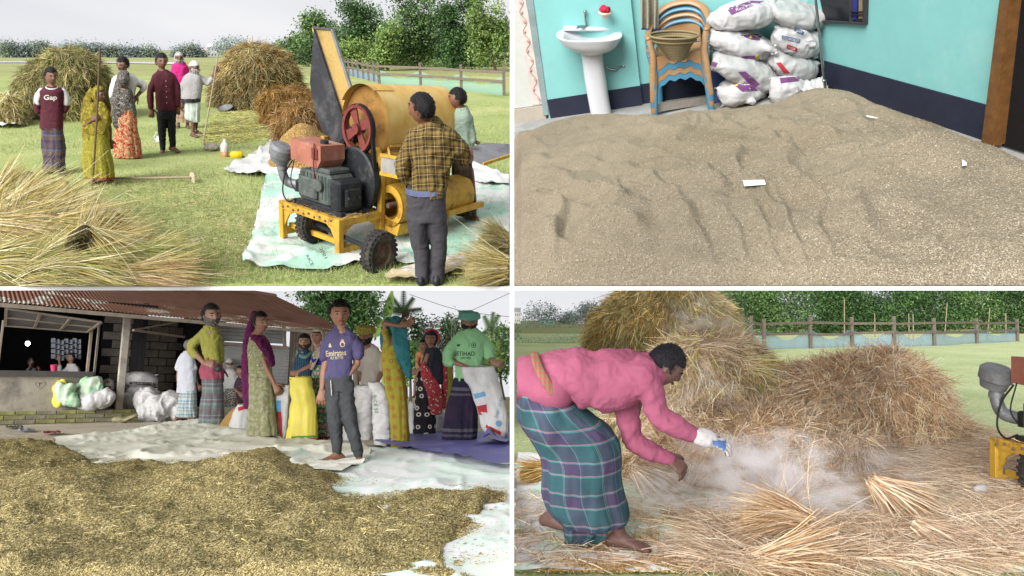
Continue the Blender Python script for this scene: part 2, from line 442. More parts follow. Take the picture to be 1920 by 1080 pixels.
def hand(mb, Wp, d, nrm, L, curl=25, flip=1, spread=1.0):
    d = unit(np.asarray(d, float)); nrm = np.asarray(nrm, float); nrm = unit(nrm - d * nrm.dot(d)); t = np.cross(d, nrm) * flip
    pe = Wp + d * L * .45
    mb.tube([Wp - d * L * .05, Wp + d * L * .2, pe], [(.14 * L, .10 * L), (.20 * L, .10 * L), (.235 * L, .085 * L)], n=10, side=t)
    for i, (o, fl) in enumerate(((-.19, .46), (-.065, .53), (.065, .50), (.19, .40))):
        p = pe + t * o * L; q = [p - d * L * .08]; dd = d + t * o * .55 * spread; dd = unit(dd); ax = t
        for k in range(3):
            a = math.radians(curl * (0.6 + .5 * k)); dd = dd * math.cos(a) - nrm * math.sin(a); dd = unit(dd); p = p + dd * L * fl * (.42, .33, .25)[k]; q.append(p)
        mb.tube(q, np.array((.055, .052, .048, .040)) * L, n=8, sub=2)
    p = Wp + d * L * .10 - t * .17 * L; q = [p]; dd = unit(d * .75 - t * .75 - nrm * .25)
    for k in range(3):
        p = p + dd * L * (.2, .17, .13)[k]; q.append(p); dd = unit(dd + d * .28 - nrm * curl / 140)
    mb.tube(q, np.array((.085, .07, .058, .045)) * L, n=8, sub=2)
def foot(mb, A, yaw, L, drop, shoe=False):
    y = math.radians(yaw); d = np.array((math.sin(y), -math.cos(y), 0.)); s = np.array((math.cos(y), math.sin(y), 0.)); z0 = A[2] - drop
    pts, rad = [], []
    for q, w, h in ((-.24, .105, .13), (-.05, .13, .20), (.22, .15, .13), (.48, .175, .085), (.60, .16, .06)):
        k = 1.12 if shoe else 1.0
        pts.append(np.array((A[0], A[1], z0 + h * L * k * .95)) + d * q * L); rad.append((w * L * k, h * L * k))
    mb.tube(pts, rad, n=12, side=s)
    if not shoe:
        for i in range(5):
            o = (i - 2) * .075; r = (.062, .048, .045, .042, .038)[i]; q = .66 - .035 * i
            mb.tube([np.array((A[0], A[1], z0 + r * L)) + d * (q - .12) * L + s * o * L * 1.0, np.array((A[0], A[1], z0 + r * L)) + d * q * L + s * o * L * 1.05], [r * L, r * L * .95], n=8, sub=1)
def ring_rows(rows, px, n=28, depth=None, ratio=.62, power=2.3, amp=0., k=9, seed=0, nsub=4, fold_from=0.):
    """horizontal rings from silhouette rows (y, left, right[, depth offset]); returns ring array and uv"""
    R = np.array([(r[0], r[1], r[2], r[3] if len(r) > 3 else 0.) for r in rows], float)
    R = catmull(R, nsub); m = len(R); a = np.arange(n) * 2 * PI / n; G = np.zeros((m, n, 3)); U = np.zeros((m, n, 2))
    wmax = (R[:, 2] - R[:, 1]).max() / 2
    for i in range(m):
        y, l, r, dy = R[i]; hw = max((r - l) / 2, .3); cx = (l + r) / 2; t = i / max(m - 1, 1)
        hd = depth if depth is not None else ratio * (hw * .55 + wmax * .45)
        c, s = np.cos(a), np.sin(a)
        ex = np.sign(c) * np.abs(c) ** (2 / power); ey = np.sign(s) * np.abs(s) ** (2 / power)
        tt = max(0., (t - fold_from) / (1 - fold_from + 1e-6))
        fo = 1 + amp * tt * (.6 * np.sin(k * a + seed + 1.5 * math.sin(t * 3 + seed)) + .4 * np.sin((k * 2 + 1) * a + seed * 2.1))
        foy = 1 + 1.6 * (fo - 1)
        G[i, :, 0] = cx + ex * hw * (1 + (fo - 1) * .35); G[i, :, 1] = dy + ey * hd * foy; G[i, :, 2] = -(y + dy * px.b)
        U[i, :, 0] = a / (2 * PI) * (2 * PI * wmax * .85) / px.ppm; U[i, :, 1] = (R[i, 0] - R[0, 0]) / px.ppm
    return G, U
def loft(mb, G, mi=0):
    m, n = G.shape[:2]; mb.grid(G, mi, wrap=True); b = mb.n - m * n
    mb.f += [tuple(range(b + n - 1, b - 1, -1)), tuple(range(b + (m - 1) * n, b + m * n))]; mb.mi += [mi, mi]
SKIN = {}; TONEK = 1.22
STRAND = attr_mat('hair_strand', rough=.55, spec=.3)
def skin(tone):
    tone = tuple(tone); k = (tone, TONEK)
    if k not in SKIN:
        SKIN[k] = mat('skin_%d' % len(SKIN), tuple(min(255, c * TONEK) for c in tone), rough=.55, var=.12, scale=14, bump=.05, spec=.35)
    return SKIN[k]
def mapped(mb, px): mb.v = [px.local(mb.V())]; return mb
class Person:
    def __init__(self, st, base, label, head, tone=(105, 72, 55), hair='short', hairc=(22, 19, 18), group=None, beard=None, voxel=.010, neck=None, dy=0.):
        self.px = Px(st, *base); self.st = st; self.vox = voxel
        self.root = thing('person', label, 'person', self.px.origin, group=group)
        self.B = MB(); self.tone = tone; self.hairc = hairc; self.beardc = beard[1] if beard else hairc; x, y, hh, yaw, pitch, roll = (list(head) + [0, 0, 0])[:6]; self.hh = hh
        self.hc = self.px.J((x, y, dy)); self.R = rot('Z', yaw) @ rot('X', pitch) @ rot('Y', roll)
        self.rr = np.array((.365, .44, .5)) * hh
        self.B.ball(self.hc, self.rr, self.R, n=40, m=30, fn=head_fn)
        for s in (-1, 1):
            self.B.ball(self.hc + self.R @ np.array((s * .36 * hh, .02 * hh, 0.)), np.array((.035, .06, .11)) * hh, self.R, n=10, m=8)
        if hair: self.cover(hair, 'hair', mat('hair_%s' % '_'.join(map(str, hairc)), hairc, rough=.6, var=.3, scale=30, bump=.5, bscale=120))
        if beard: self.cover(beard[0], 'beard', mat('hair_%s' % '_'.join(map(str, beard[1])), beard[1], rough=.8, var=.25, scale=40, bump=.5, bscale=120), long=beard[0] == 'long_beard')
        self.face()
        if neck is not None:
            nk = self.px.J(neck)
            self.B.tube([self.hc - self.R @ np.array((0, -.06 * hh, .25 * hh)), (self.hc + nk) / 2 - np.array((0, 0, .1 * hh)), nk], [.22 * hh, .21 * hh, .30 * hh], n=12)
    def cover(self, kind, name, m, long=False, grow=1.0, n=36):
        keep, g, j = HAIR[kind]; mb = MB()
        fn = mask_fn(keep, g * grow, j, int(self.hc[0]) % 97)
        def f2(v):
            w = fn(v)
            if long: w[:, 2] -= np.where((v[:, 2] < -.6) & (v[:, 1] < 0), .55 * np.clip(-v[:, 2] - .6, 0, 1) * 2, 0)
            return w
        mb.ball(self.hc, self.rr, self.R, n=n, m=n * 3 // 4, fn=f2); mapped(mb, self.px)
        o = mb.build(name, m, self.root, smooth=True)
        if kind in ('short', 'full', 'tied', 'beard', 'long_beard'):
            k_ = int(420 + 8 * self.hh); u = unit(RNG.normal(size=(k_ * 4, 3))); kp = keep(u[:, 0], -u[:, 1], u[:, 2]); u = u[kp][:k_]; k_ = len(u)
            pts = self.hc + (f2(u) * self.rr) @ self.R.T; nn = unit((u / self.rr) @ self.R.T); hh = self.hh
            dn = np.tile(np.array((0, 0, -1.)), (k_, 1)); d = nn * (.9 if kind == 'full' else .35) + (dn - nn * (dn * nn).sum(1, keepdims=True)) * (.6 if kind != 'full' else .25) + RNG.normal(size=(k_, 3)) * .35
            L = hh * (.09 if kind == 'full' else .07 if kind != 'long_beard' else .16)
            V, Q, C = blades(pts - nn * hh * .02, d, L * (.6 + .7 * RNG.random(k_)), hh * .022, np.tile(np.array((0, 0, -.3)), (k_, 1)), np.repeat(lin(self.hairc if name == 'hair' else self.beardc)[None], k_, 0) * (.7 + .6 * RNG.random((k_, 1))))
            tag(obj('strands', fastmesh('strands', self.px.local(V), Q, C), STRAND, o), kind='stuff')
        return o
    def face(self):
        hh = self.hh; put = lambda p: self.hc + self.R @ (np.array(p) * hh)
        for s in (-1, 1):
            e = MB(); e.ball(put((s * .148, -.352, .035)), np.array((.056, .035, .024)) * hh, self.R, n=10, m=8, mi=0)
            e.ball(put((s * .146, -.380, .035)), np.array((.027, .016, .025)) * hh, self.R, n=10, m=6, mi=1); mapped(e, self.px)
            e.build('eye', [mat('eye_white', (140, 128, 120), rough=.4, bump=0), mat('iris', (24, 16, 12), rough=.25, bump=0)], self.root, smooth=True)
            b = MB(); b.tube([put((s * .07, -.415, .115)), put((s * .15, -.405, .140)), put((s * .235, -.355, .115))], np.array((.016, .02, .012)) * hh, n=6); mapped(b, self.px)
            b.build('eyebrow', mat('brow', (26, 21, 19), rough=.9), self.root, smooth=True)
        l = MB()
        l.tube([put((-.105, -.385, -.232)), put((0, -.438, -.222)), put((.105, -.385, -.232))], np.array((.012, .030, .012)) * hh, n=8); mapped(l, self.px)
        c = lin(self.tone) / ALB
        l.build('lips', mat('lips_%d_%d' % (self.tone[0], self.tone[1]), tuple(np.array(self.tone) * (1.12, .88, .9)), rough=.5), self.root, smooth=True)
    def arm(self, S, E, Wr, hand_to=None, nrm=(0, -1, .3), curl=25, flip=1, r=1.0, bare=True, hl=.78):
        J = self.px.J; S, E, Wr = J(S), J(E), J(Wr); h = self.hh * r; S[0] += (self.hc[0] - S[0]) * .22 if abs(self.hc[0] - S[0]) < self.hh else 0; S[2] -= .14 * self.hh
        self.B.tube([S, S * .55 + E * .45, E, E * .65 + Wr * .35, Wr], np.array((.165, .16, .14, .145, .105)) * h, n=12)
        d = (J(hand_to) - Wr) if hand_to is not None else (Wr - E)
        hand(self.B, Wr, d, np.array(nrm, float), self.hh * hl, curl, flip)
        return S, E, Wr
    def leg(self, H, K, A, yaw=0, shoe=None, r=1.0, drop=None, fl=1.08):
        J = self.px.J; H, K, A = J(H), J(K), J(A); h = self.hh * r; L = self.hh * fl
        self.B.tube([H, H * .5 + K * .5, K, K * .65 + A * .35, A], np.array((.22, .20, .165, .175, .13)) * h, n=14)
        drop = drop if drop is not None else .32 * self.hh
        foot(self.B, A, yaw, L, drop)
        if shoe:
            m = MB(); foot(m, A, yaw, L * 1.06, drop + .02 * self.hh, True); mapped(m, self.px)
            m.build('shoe', shoe, self.root, smooth=True)
    def torso(self, rows, ratio=.62, depth=None, n=24):
        rows = [((r[0]), (r[1] + r[2]) / 2 - (r[2] - r[1]) * .40, (r[1] + r[2]) / 2 + (r[2] - r[1]) * .40) + tuple(r[3:]) for r in rows]; rows[0] = (rows[0][0] + .1 * self.hh,) + rows[0][1:]
        G, U = ring_rows(rows, self.px, n=n, ratio=ratio * .9, depth=depth); loft(self.B, G)
    def top(self, name, m, rows, sleeves=(), ratio=.62, depth=None, wr=.006, extra=None, freq=14, power=2.3, collar=None, grow=1.35, vox=None):
        """shirt or blouse grown from silhouette rows and sleeves [(points, radii)]"""
        hh = self.hh; r0, r1 = rows[0], rows[1]; cx = (r1[1] + r1[2]) / 2
        if len(rows) > 3 and (r1[2] - r1[1]) > 1.5 * (r0[2] - r0[1]):     # sloping shoulders
            mid = (r0[0] + .55 * (r1[0] - r0[0]),) + tuple(.45 * r0[i] + .55 * (cx + (r1[i] - cx) * .8) for i in (1, 2)) + tuple(r0[3:])
            rows = [r0, mid, (r1[0] + .07 * hh, cx + (r1[1] - cx) * .95, cx + (r1[2] - cx) * .95) + tuple(r1[3:])] + [r for r in rows[2:] if r[0] > r1[0] + .12 * hh]
        mb = MB(); G, U = ring_rows(rows, self.px, n=26, ratio=ratio, depth=depth, power=power); loft(mb, G)
        for pts, rad in sleeves:
            pts = list(pts); rad = list(rad); q0 = pts[0]; pts[0] = (q0[0] + (cx - q0[0]) * .14, q0[1] + .10 * hh) + tuple(q0[2:]); rad[0] *= .86
            p = [self.px.J(q) for q in pts]; mb.tube(p, np.array(rad, float) , n=14)
        if extra: extra(mb)
        me = fuse(mapped(mb, self.px), name, vox or self.vox, 3); wrinkle(me, wr * .5, freq, int(self.px.bx), (1, 1, .6), 3); folds(me, wr * 1.7, freq * .7, int(self.px.bx))
        return obj(name, me, m, self.root)
    def skirt(self, name, m, rows, ratio=.7, depth=None, amp=.05, k=8, seed=None, n=72, fold_from=.1, nsub=5):
        G, U = ring_rows(rows, self.px, n=n, ratio=ratio, depth=depth, amp=amp, k=k, seed=seed if seed is not None else self.px.bx, nsub=nsub, power=2.1, fold_from=fold_from)
        v = self.px.local(G.reshape(-1, 3)); nn = fbm(v * np.array((16, 16, 6.)), int(self.px.bx), 2)
        v[:, 1] += nn * .016; v[:, 0] += nn * .006
        cr = vnoise(v * np.array((13, 13, 2.6)) + self.px.bx, 3); v[:, 1] += .022 * (.4 - 1.3 * np.abs(cr)); v[:, 0] += .008 * (.4 - 1.3 * np.abs(cr))
        me = fastmesh(name, v, grid_faces(*G.shape[:2], wrap=True), smooth=True); set_uv(me, U.reshape(-1, 2))
        return obj(name, me, m, self.root)
    def trousers(self, name, m, rows, legs, ratio=.7, wr=.007):
        mb = MB(); G, U = ring_rows(rows, self.px, n=24, ratio=ratio); loft(mb, G)
        for pts, rad in legs: mb.tube([self.px.J(q) for q in pts], np.array(rad, float) * 1.10, n=16)
        me = fuse(mapped(mb, self.px), name, self.vox, 3); wrinkle(me, wr * .5, 16, int(self.px.bx), (1, 1, 1.6), 3); folds(me, wr * 1.1, 9, int(self.px.bx), (1, 1, 1.2))
        return obj(name, me, m, self.root)
    def drape(self, name, m, strips, wr=.006, vox=.012, balls=()):
        """cloth hung over the body: flat bands (points, [(half width, half thickness)])"""
        mb = MB()
        for pts, rad in strips: mb.tube([self.px.J(q) for q in pts], np.array(rad, float), n=18, side=(1, 0, 0))
        for fn in balls: fn(mb)
        me = fuse(mapped(mb, self.px), name, vox, 2); wrinkle(me, wr * .5, 18, int(self.px.bx) + 3, (1.3, 1.3, .5), 3); folds(me, wr * 1.5, 11, int(self.px.bx), (1.2, 1.2, .4))
        return obj(name, me, m, self.root)
    def collar(self, m, cx, cy, rx, ry=None, r=1.6, name='collar'):
        ry = ry or rx * .8; mb = MB()
        mb.tube([self.px.J((cx + rx * math.cos(a), cy + .28 * rx * math.sin(-a), ry * math.sin(a))) for a in np.linspace(-PI / 2 + .25, 1.5 * PI - .25, 15)], [(r * .55, r * 1.5)] * 15, n=8, sub=2, side=(1, 0, 0)); mapped(mb, self.px)
        for s in (-1, 1): 
            pass
        return mb.build(name, m, self.root, smooth=True)
    def turban(self, m, turns=4, tall=.28, lo=.23):
        mb = MB(); hh = self.hh
        for i in range(turns):
            z = lo + tall * i / turns; ph = i * 1.7; a = np.linspace(0, 2 * PI, 15)
            rx, ry = .46 - .05 * i / turns, .50 - .06 * i / turns
            p = [self.hc + self.R @ (np.array((rx * math.cos(q), ry * math.sin(q), z + .05 * math.sin(q + ph))) * hh) for q in a]
            mb.tube(p, .085 * hh, n=10, sub=2, round_ends=False)
        mb.ball(self.hc + self.R @ np.array((0, 0, .26 * hh)), np.array((.42, .46, .30)) * hh, self.R)
        me = fuse(mapped(mb, self.px), 'turban', self.vox * .8, 2); wrinkle(me, .004, 30, 4)
        return obj('turban', me, m, self.root)
    def done(self, tone=None):
        me = fuse(mapped(self.B, self.px), 'body', self.vox * .8, 2)
        obj('body', me, skin(self.tone), self.root)
        return self.root

# ------------------------------------------------------------------ print and patches that lie on a surface
def wmat(o):
    m = o.matrix_basis.copy(); p = o.parent
    while p is not None: m = p.matrix_basis @ m; p = p.parent
    return m
def bvh_of(o):
    M = np.array(wmat(o)); v = mverts(o.data) @ M[:3, :3].T + M[:3, 3]
    return BVHTree.FromPolygons(v.tolist(), [tuple(p.vertices) for p in o.data.polygons])
BVHC = {}
def decal(name, m, tgt, V2, faces, off=.004, parent=None, thick=False):
    """printed shape: picture points V2 laid onto the surface of tgt"""
    key = tgt.name
    if key not in BVHC: BVHC[key] = bvh_of(tgt)
    bv = BVHC[key]; P = []; ok = []
    for x, y in V2:
        d = Vector(((x - CX) / F, 1.0, (CY - y) / F)).normalized(); h = bv.ray_cast(Vector((0, 0, 0)), d)
        ok.append(h[0] is not None); P.append(np.array(h[0] - d * off) if h[0] is not None else np.zeros(3))
    fs = [f for f in faces if all(ok[i] for i in f)]
    if not fs: return None
    P = np.array(P); dd = np.linalg.norm(P, axis=1); med = np.median(dd[[i for f in fs for i in f]])
    fs = [f for f in fs if all(abs(dd[i] - med) < .45 for i in f)]
    if not fs: return None
    use = sorted({i for f in fs for i in f}); ix = {u: k for k, u in enumerate(use)}
    par = tgt if parent is None else parent
    Mi = np.array(wmat(par).inverted()); V = P[use] @ Mi[:3, :3].T + Mi[:3, 3]
    mb = MB(); mb.add(V, [tuple(ix[i] for i in f) for f in fs]); return mb.build(name, m, par, smooth=True)
def patch(name, m, tgt, quad, nx=10, ny=6, **kw):
    """four picture corners filled with a fine grid"""
    q = np.asarray(quad, float); u = np.linspace(0, 1, nx + 1)[None, :, None]; v = np.linspace(0, 1, ny + 1)[:, None, None]
    G = (q[0] * (1 - u) + q[1] * u) * (1 - v) + (q[3] * (1 - u) + q[2] * u) * v
    return decal(name, m, tgt, G.reshape(-1, 2), [tuple(f) for f in grid_faces(ny + 1, nx + 1)], **kw)
TXT = {}
def text_mesh(s, bold=0.):
    k = (s, bold)
    if k not in TXT:
        c = bpy.data.curves.new('t', 'FONT'); c.body = s; c.align_x = 'CENTER'; c.align_y = 'CENTER'; c.resolution_u = 3; c.offset = bold
        o = bpy.data.objects.new('t', c); COL.objects.link(o); dg = bpy.context.evaluated_depsgraph_get()
        me = bpy.data.meshes.new_from_object(o.evaluated_get(dg)); bpy.data.objects.remove(o)
        bm = bmesh.new(); bm.from_mesh(me); bmesh.ops.triangulate(bm, faces=bm.faces[:])
        bmesh.ops.subdivide_edges(bm, edges=[e for e in bm.edges if e.calc_length() > .18], cuts=2); bmesh.ops.triangulate(bm, faces=bm.faces[:])
        bm.verts.index_update(); v = np.array([q.co[:2] for q in bm.verts]) if len(bm.verts) else np.zeros((0, 2)); f = [tuple(q.index for q in g.verts) for g in bm.faces]; bm.free()
        TXT[k] = (v, f)
    return TXT[k]
def lettering(s, m, tgt, cx, cy, width, height, ang=0., bold=.0, shear=0., name='lettering', **kw):
    v, f = text_mesh(s, bold)
    if not len(v): return None
    v = v.copy(); lo, hi = v.min(0), v.max(0); v = (v - (lo + hi) / 2) / (hi - lo); v[:, 0] += shear * v[:, 1]
    v = v * (width, -height); a = math.radians(ang); c, s_ = math.cos(a), math.sin(a)
    v = np.stack((v[:, 0] * c - v[:, 1] * s_ + cx, v[:, 0] * s_ + v[:, 1] * c + cy), 1)
    return decal(name, m, tgt, v, f, **kw)
def disc2(cx, cy, rx, ry, n=14):
    a = np.arange(n) * 2 * PI / n; v = np.vstack(([(cx, cy)], np.stack((cx + rx * np.cos(a), cy + ry * np.sin(a)), 1)))
    return v, [(0, 1 + i, 1 + (i + 1) % n) for i in range(n)]
# ------------------------------------------------------------------ sheets and heaps on the ground
def px_thing(name, label, cat, st, base, group=None):
    px = Px(st, *base); return thing(name, label, cat, px.origin, group=group), px
def poly_sd(P, poly):
    """signed distance (inside positive) and nearest boundary point"""
    poly = np.asarray(poly, float); best = np.full(len(P), 1e9); near = np.zeros_like(P); ins = np.zeros(len(P), bool)
    for a, b in zip(poly, np.roll(poly, -1, 0)):
        ab = b - a; t = np.clip(((P - a) @ ab) / (ab @ ab + 1e-9), 0, 1); q = a + t[:, None] * ab; d = np.linalg.norm(P - q, axis=1)
        m = d < best; best[m] = d[m]; near[m] = q[m]
        c = ((a[1] > P[:, 1]) != (b[1] > P[:, 1])) & (P[:, 0] < (b[0] - a[0]) * (P[:, 1] - a[1]) / (b[1] - a[1] + 1e-12) + a[0]); ins ^= c
    return np.where(ins, best, -best), near
def smooth_poly(poly, sub=4):
    p = np.asarray(poly, float); q = np.vstack((p[-1], p, p[0], p[1])); out = []
    for i in range(1, len(q) - 2):
        for t in np.arange(sub) / sub:
            a, b, c, d = q[i - 1], q[i], q[i + 1], q[i + 2]
            out.append(.5 * (2 * b + (c - a) * t + (2 * a - 5 * b + 4 * c - d) * t * t + (3 * b - a - 3 * c + d) * t ** 3))
    return np.array(out)
def sheet(name, st, poly, m, hfn, step=4, ystep=None, parent=None, sub=4, lift=.006, loc=None, jag=0.):
    """cloth or heap lying on the ground: outline in picture points, height hfn(points, distance from edge) in metres"""
    p0 = np.asarray(poly, float); poly = np.clip(smooth_poly(poly, sub), p0.min(0), p0.max(0)) if sub else p0
    if jag: poly = np.clip(poly + RNG.normal(size=poly.shape) * jag, p0.min(0), p0.max(0))
    ystep = ystep or step; lo, hi = poly.min(0), poly.max(0)
    xs = np.arange(lo[0] - step, hi[0] + 2 * step, step); ys = np.arange(lo[1] - ystep, hi[1] + 2 * ystep, ystep)
    Gx, Gy = np.meshgrid(xs, ys); P = np.stack((Gx.ravel(), Gy.ravel()), 1); sd, near = poly_sd(P, poly); ins = sd > 0
    Fq = grid_faces(len(ys), len(xs)); Fq = Fq[ins[Fq].any(1)]; used = np.unique(Fq)
    P2 = np.where(ins[:, None], P, near); idx = np.full(len(P), -1); idx[used] = np.arange(len(used)); P2 = P2[used]; sd2 = np.clip(sd[used], 0, None)
    d = st.depth(P2[:, 0], P2[:, 1]); W3 = np.stack(((P2[:, 0] - CX) / F * d, d, (CY - P2[:, 1]) / F * d), 1)
    H = hfn(P2, sd2, W3) + lift; W3 = W3 + st.n * H[:, None]
    o = np.array(loc if loc is not None else (0, 0, 0), float)
    me = fastmesh(name, W3 - o, idx[Fq], smooth=True); set_uv(me, P2 / 100.)
    ob = obj(name, me, m, parent, loc=None if parent is not None else o)
    ob_pts = (W3, idx[Fq])
    return ob, ob_pts
def cloth_h(amp, freq, seed, fold=0., ang=.6):
    def h(P, sd, W3):
        n = fbm(W3 * freq + seed, seed, 3); w = W3 + .25 * np.stack((vnoise(W3 * freq * .7 + seed, seed + 8), vnoise(W3 * freq * .7 + 5, seed + 9), W3[:, 0] * 0), 1)
        r = 1 - np.abs(vnoise(w * freq * .8 * np.array((1, 1.4, 1)) + seed * 2, seed + 5)) * 2.6; r2 = 1 - np.abs(vnoise(w * freq * 1.9 * np.array((1.3, .8, 1)) + seed, seed + 6)) * 3
        return amp * (.5 + .5 * n) + fold * np.clip(r, 0, 1) ** 2 + fold * .5 * np.clip(r2, 0, 1) ** 2
    return h
def smoothstep(x): x = np.clip(x, 0, 1); return x * x * (3 - 2 * x)

# ------------------------------------------------------------------ trees and straw
LEAF = attr_mat('leaf', rough=.6, spec=.25, trans=.25)
STRAW = attr_mat('straw', rough=.7, spec=.2, trans=.12)
GRAIN = attr_mat('grain', rough=.6, spec=.25)
BARK = mat('bark', (110, 98, 84), rough=.95, var=.3, scale=9, bump=.6, bscale=25)
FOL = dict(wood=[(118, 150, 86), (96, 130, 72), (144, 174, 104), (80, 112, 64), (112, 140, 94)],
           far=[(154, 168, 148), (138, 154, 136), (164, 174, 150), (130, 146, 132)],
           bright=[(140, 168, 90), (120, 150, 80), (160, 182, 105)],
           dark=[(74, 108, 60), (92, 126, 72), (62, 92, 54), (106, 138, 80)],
           hazy=[(148, 164, 158), (136, 152, 148), (160, 174, 164)])  # hazy: haze of distance is put into the leaf colours
def tree(st, base, lobes, label, n=3000, leaf=4., pal='wood', trunk=3., name='tree', group='trees', limbs=True, seed=0, flat=.5, trunk_top=None, shell=.5, barkm=None, cat='tree'):
    px = Px(st, *base); r = thing(name, label, cat, px.origin, group=group)
    n = int(n * 1.35); area = sum(a[2] * a[3] for a in lobes); parts = []
    for i, (cx, cy, rx, ry) in enumerate(lobes):
        c = px.J((cx, cy, (i % 3 - 1) * rx * .35)); k = max(60, int(n * rx * ry / area))
        lv = leaves(c, (rx, rx * .85, ry), k, leaf, FOL[pal], seed + i, flat=flat, shell=shell); parts.append((lv[0], lv[1], np.clip(lv[2] * (.78 + .5 * _h(np.int64(i), np.int64(seed), np.int64(3), 5)), .002, 1)))
    V, Fc, C = cat3(parts); obj('crown', fastmesh('crown', px.local(V), Fc, C), LEAF, r)
    mb = MB(); tb = px.J(base); lb = sorted(lobes, key=lambda l: -l[1])
    tt = px.J(trunk_top or (np.mean([l[0] for l in lobes]), np.mean([l[1] for l in lobes])))
    mid = (tb * .55 + tt * .45) + np.array((trunk * RNG.normal() * .8, 0, 0))
    mb.tube([tb, mid, tt], [trunk * 1.2, trunk * .9, trunk * .45], n=8, sub=4)
    if limbs:
        for i, (cx, cy, rx, ry) in enumerate(lobes[:9]):
            e = px.J((cx, cy - ry * .2, (i % 3 - 1) * rx * .35)); s = tb * .45 + tt * .55 if i % 2 else mid
            mb.tube([s, (s + e) / 2 + np.array((0, 0, -abs(e[0] - s[0]) * .12)), e], [trunk * .5, trunk * .33, trunk * .12], n=6, sub=3)
    mapped(mb, px); mb.build('trunk', barkm or BARK, r, smooth=True)
    return r
def crown(cx, top, w, h, n=12, seed=0, umb=.55):
    """uneven layered lobes filling a crown box: flat clumps on several levels with gaps between"""
    r = np.random.default_rng(seed + 77); out = []
    for k in range(n):
        t = (k + .5) / n; z = top + h * (t ** .9) + r.normal() * h * .05
        half = w * .5 * (umb + (1 - umb) * math.sin(PI * min(1., t * .75 + .15))); x = cx + (r.random() * 2 - 1) * half * .85
        rx = w * (.14 + .11 * r.random()); out.append((x, z, rx, rx * (.38 + .25 * r.random())))
    return out
STRAWC = dict(stack=[(184, 168, 112), (158, 146, 94), (204, 186, 132), (136, 128, 82), (168, 158, 118)],
              brown=[(170, 128, 68), (150, 112, 58), (186, 148, 88), (128, 96, 50)],
              fresh=[(205, 186, 128), (222, 206, 158), (180, 165, 100), (150, 150, 78), (196, 170, 100), (232, 222, 186)],
              thresh=[(188, 154, 110), (204, 172, 130), (164, 128, 90), (218, 192, 154), (144, 112, 80)],
              pale=[(200, 176, 148), (182, 156, 128), (216, 196, 170), (156, 128, 104), (226, 210, 188)],
              green=[(140, 150, 80), (120, 135, 66), (165, 165, 100)])
def straw_core(pal):
    return _score(pal)
def _score(pal):
    c = tuple(np.mean(STRAWC[pal], 0) * .86)
    return mat('straw_core_' + pal, c, rough=1, var=.35, scale=14, bump=.9, bscale=60)
def straw_on(px, V, Fc, n, length, width, pal, down=.9, out=.35, jit=.6, flow=None, clump=1, seg=2):
    """straws lying on a surface given in modelling space"""
    k = n // clump; p, nn = surf_points(V, Fc, k)
    if flow is not None: g = np.tile(np.asarray(flow, float), (k, 1))
    else: g = np.tile(np.array((0, 0, -1.)), (k, 1))
    tng = unit(g - nn * (g * nn).sum(1, keepdims=True))
    base_d = tng * down + RNG.normal(size=(k, 3)) * jit
    cc = pick(STRAWC[pal], k, .12) * (1 + .42 * fbm(p / (length * 3.2), 9, 3))[:, None]
    base_d = base_d + .9 * np.stack((vnoise(p / (length * 1.7), 5), vnoise(p / (length * 1.7), 6) * .3, vnoise(p / (length * 1.7), 7) * .6), 1)
    p, nn, base_d, cc = (np.repeat(a, clump, 0) for a in (p, nn, base_d, cc)); n = len(p)
    if clump > 1: p = p + RNG.normal(size=(n, 3)) * length * .12; base_d = base_d + RNG.normal(size=(n, 3)) * .22; cc = np.clip(cc * (1 + RNG.normal(size=(n, 1)) * .18), .004, 1)
    d = unit(base_d) + nn * out * (.1 + 1.3 * RNG.random((n, 1)) ** 2)
    L = length * (.5 + RNG.random(n)); bend = np.tile(np.array((0, 0, -.35)), (n, 1)) + RNG.normal(size=(n, 3)) * .26
    return blades(p - nn * width, d, L, width * (.7 + .6 * RNG.random(n)), bend, cc, seg=seg)
def straw_stack(st, base, rows, label, name='straw_stack', n=14000, length=14., width=1.2, pal='stack', lump=.10, ratio=.9, group=None, seed=0, cat='straw stack', pal2=None, down=.9, out=.35, jit=.6, clump=4, nsub=7, clipz=None):
    px = Px(st, *base); r = thing(name, label, cat, px.origin, group=group)
    t0 = rows[0]; rows = [(t0[0] - 1.5, (t0[1] + t0[2]) / 2 - 1, (t0[1] + t0[2]) / 2 + 1)] + list(rows)
    G, U = ring_rows(rows, px, n=72, ratio=ratio, nsub=nsub, power=2.0)
    v = G.reshape(-1, 3); w = max(a[2] - a[1] for a in rows) / 2; c = v.mean(0)
    dlt = (fbm(v / (w * .38) + seed, seed, 3) * lump + (.35 - np.abs(vnoise(v / (w * .17) * np.array((.8, .8, 1.6)) + seed, seed + 3))) * lump * .8)[:, None]; ctr = G.mean(1, keepdims=True)
    G = ctr + (G - ctr) * (1 + dlt.reshape(G.shape[0], G.shape[1], 1)); V = G.reshape(-1, 3); Fc = grid_faces(*G.shape[:2], wrap=True)
    mb = MB(); loft(mb, ctr + (G - ctr) * .985); mapped(mb, px)
    mb.build('packed_straw', straw_core(pal), r, smooth=True)
    parts = [straw_on(px, V, Fc[:, ::-1], n, length, width, pal, down, out, jit, clump=clump)]
    if pal2: parts.append(straw_on(px, V, Fc[:, ::-1], n // 2, length, width, pal2, down, out, jit, clump=clump))
    S, Q, C = cat3(parts); S = px.local(S)
    tag(obj('loose_straw', fastmesh('loose_straw', S, Q, C), STRAW, r), kind='stuff')
    return r
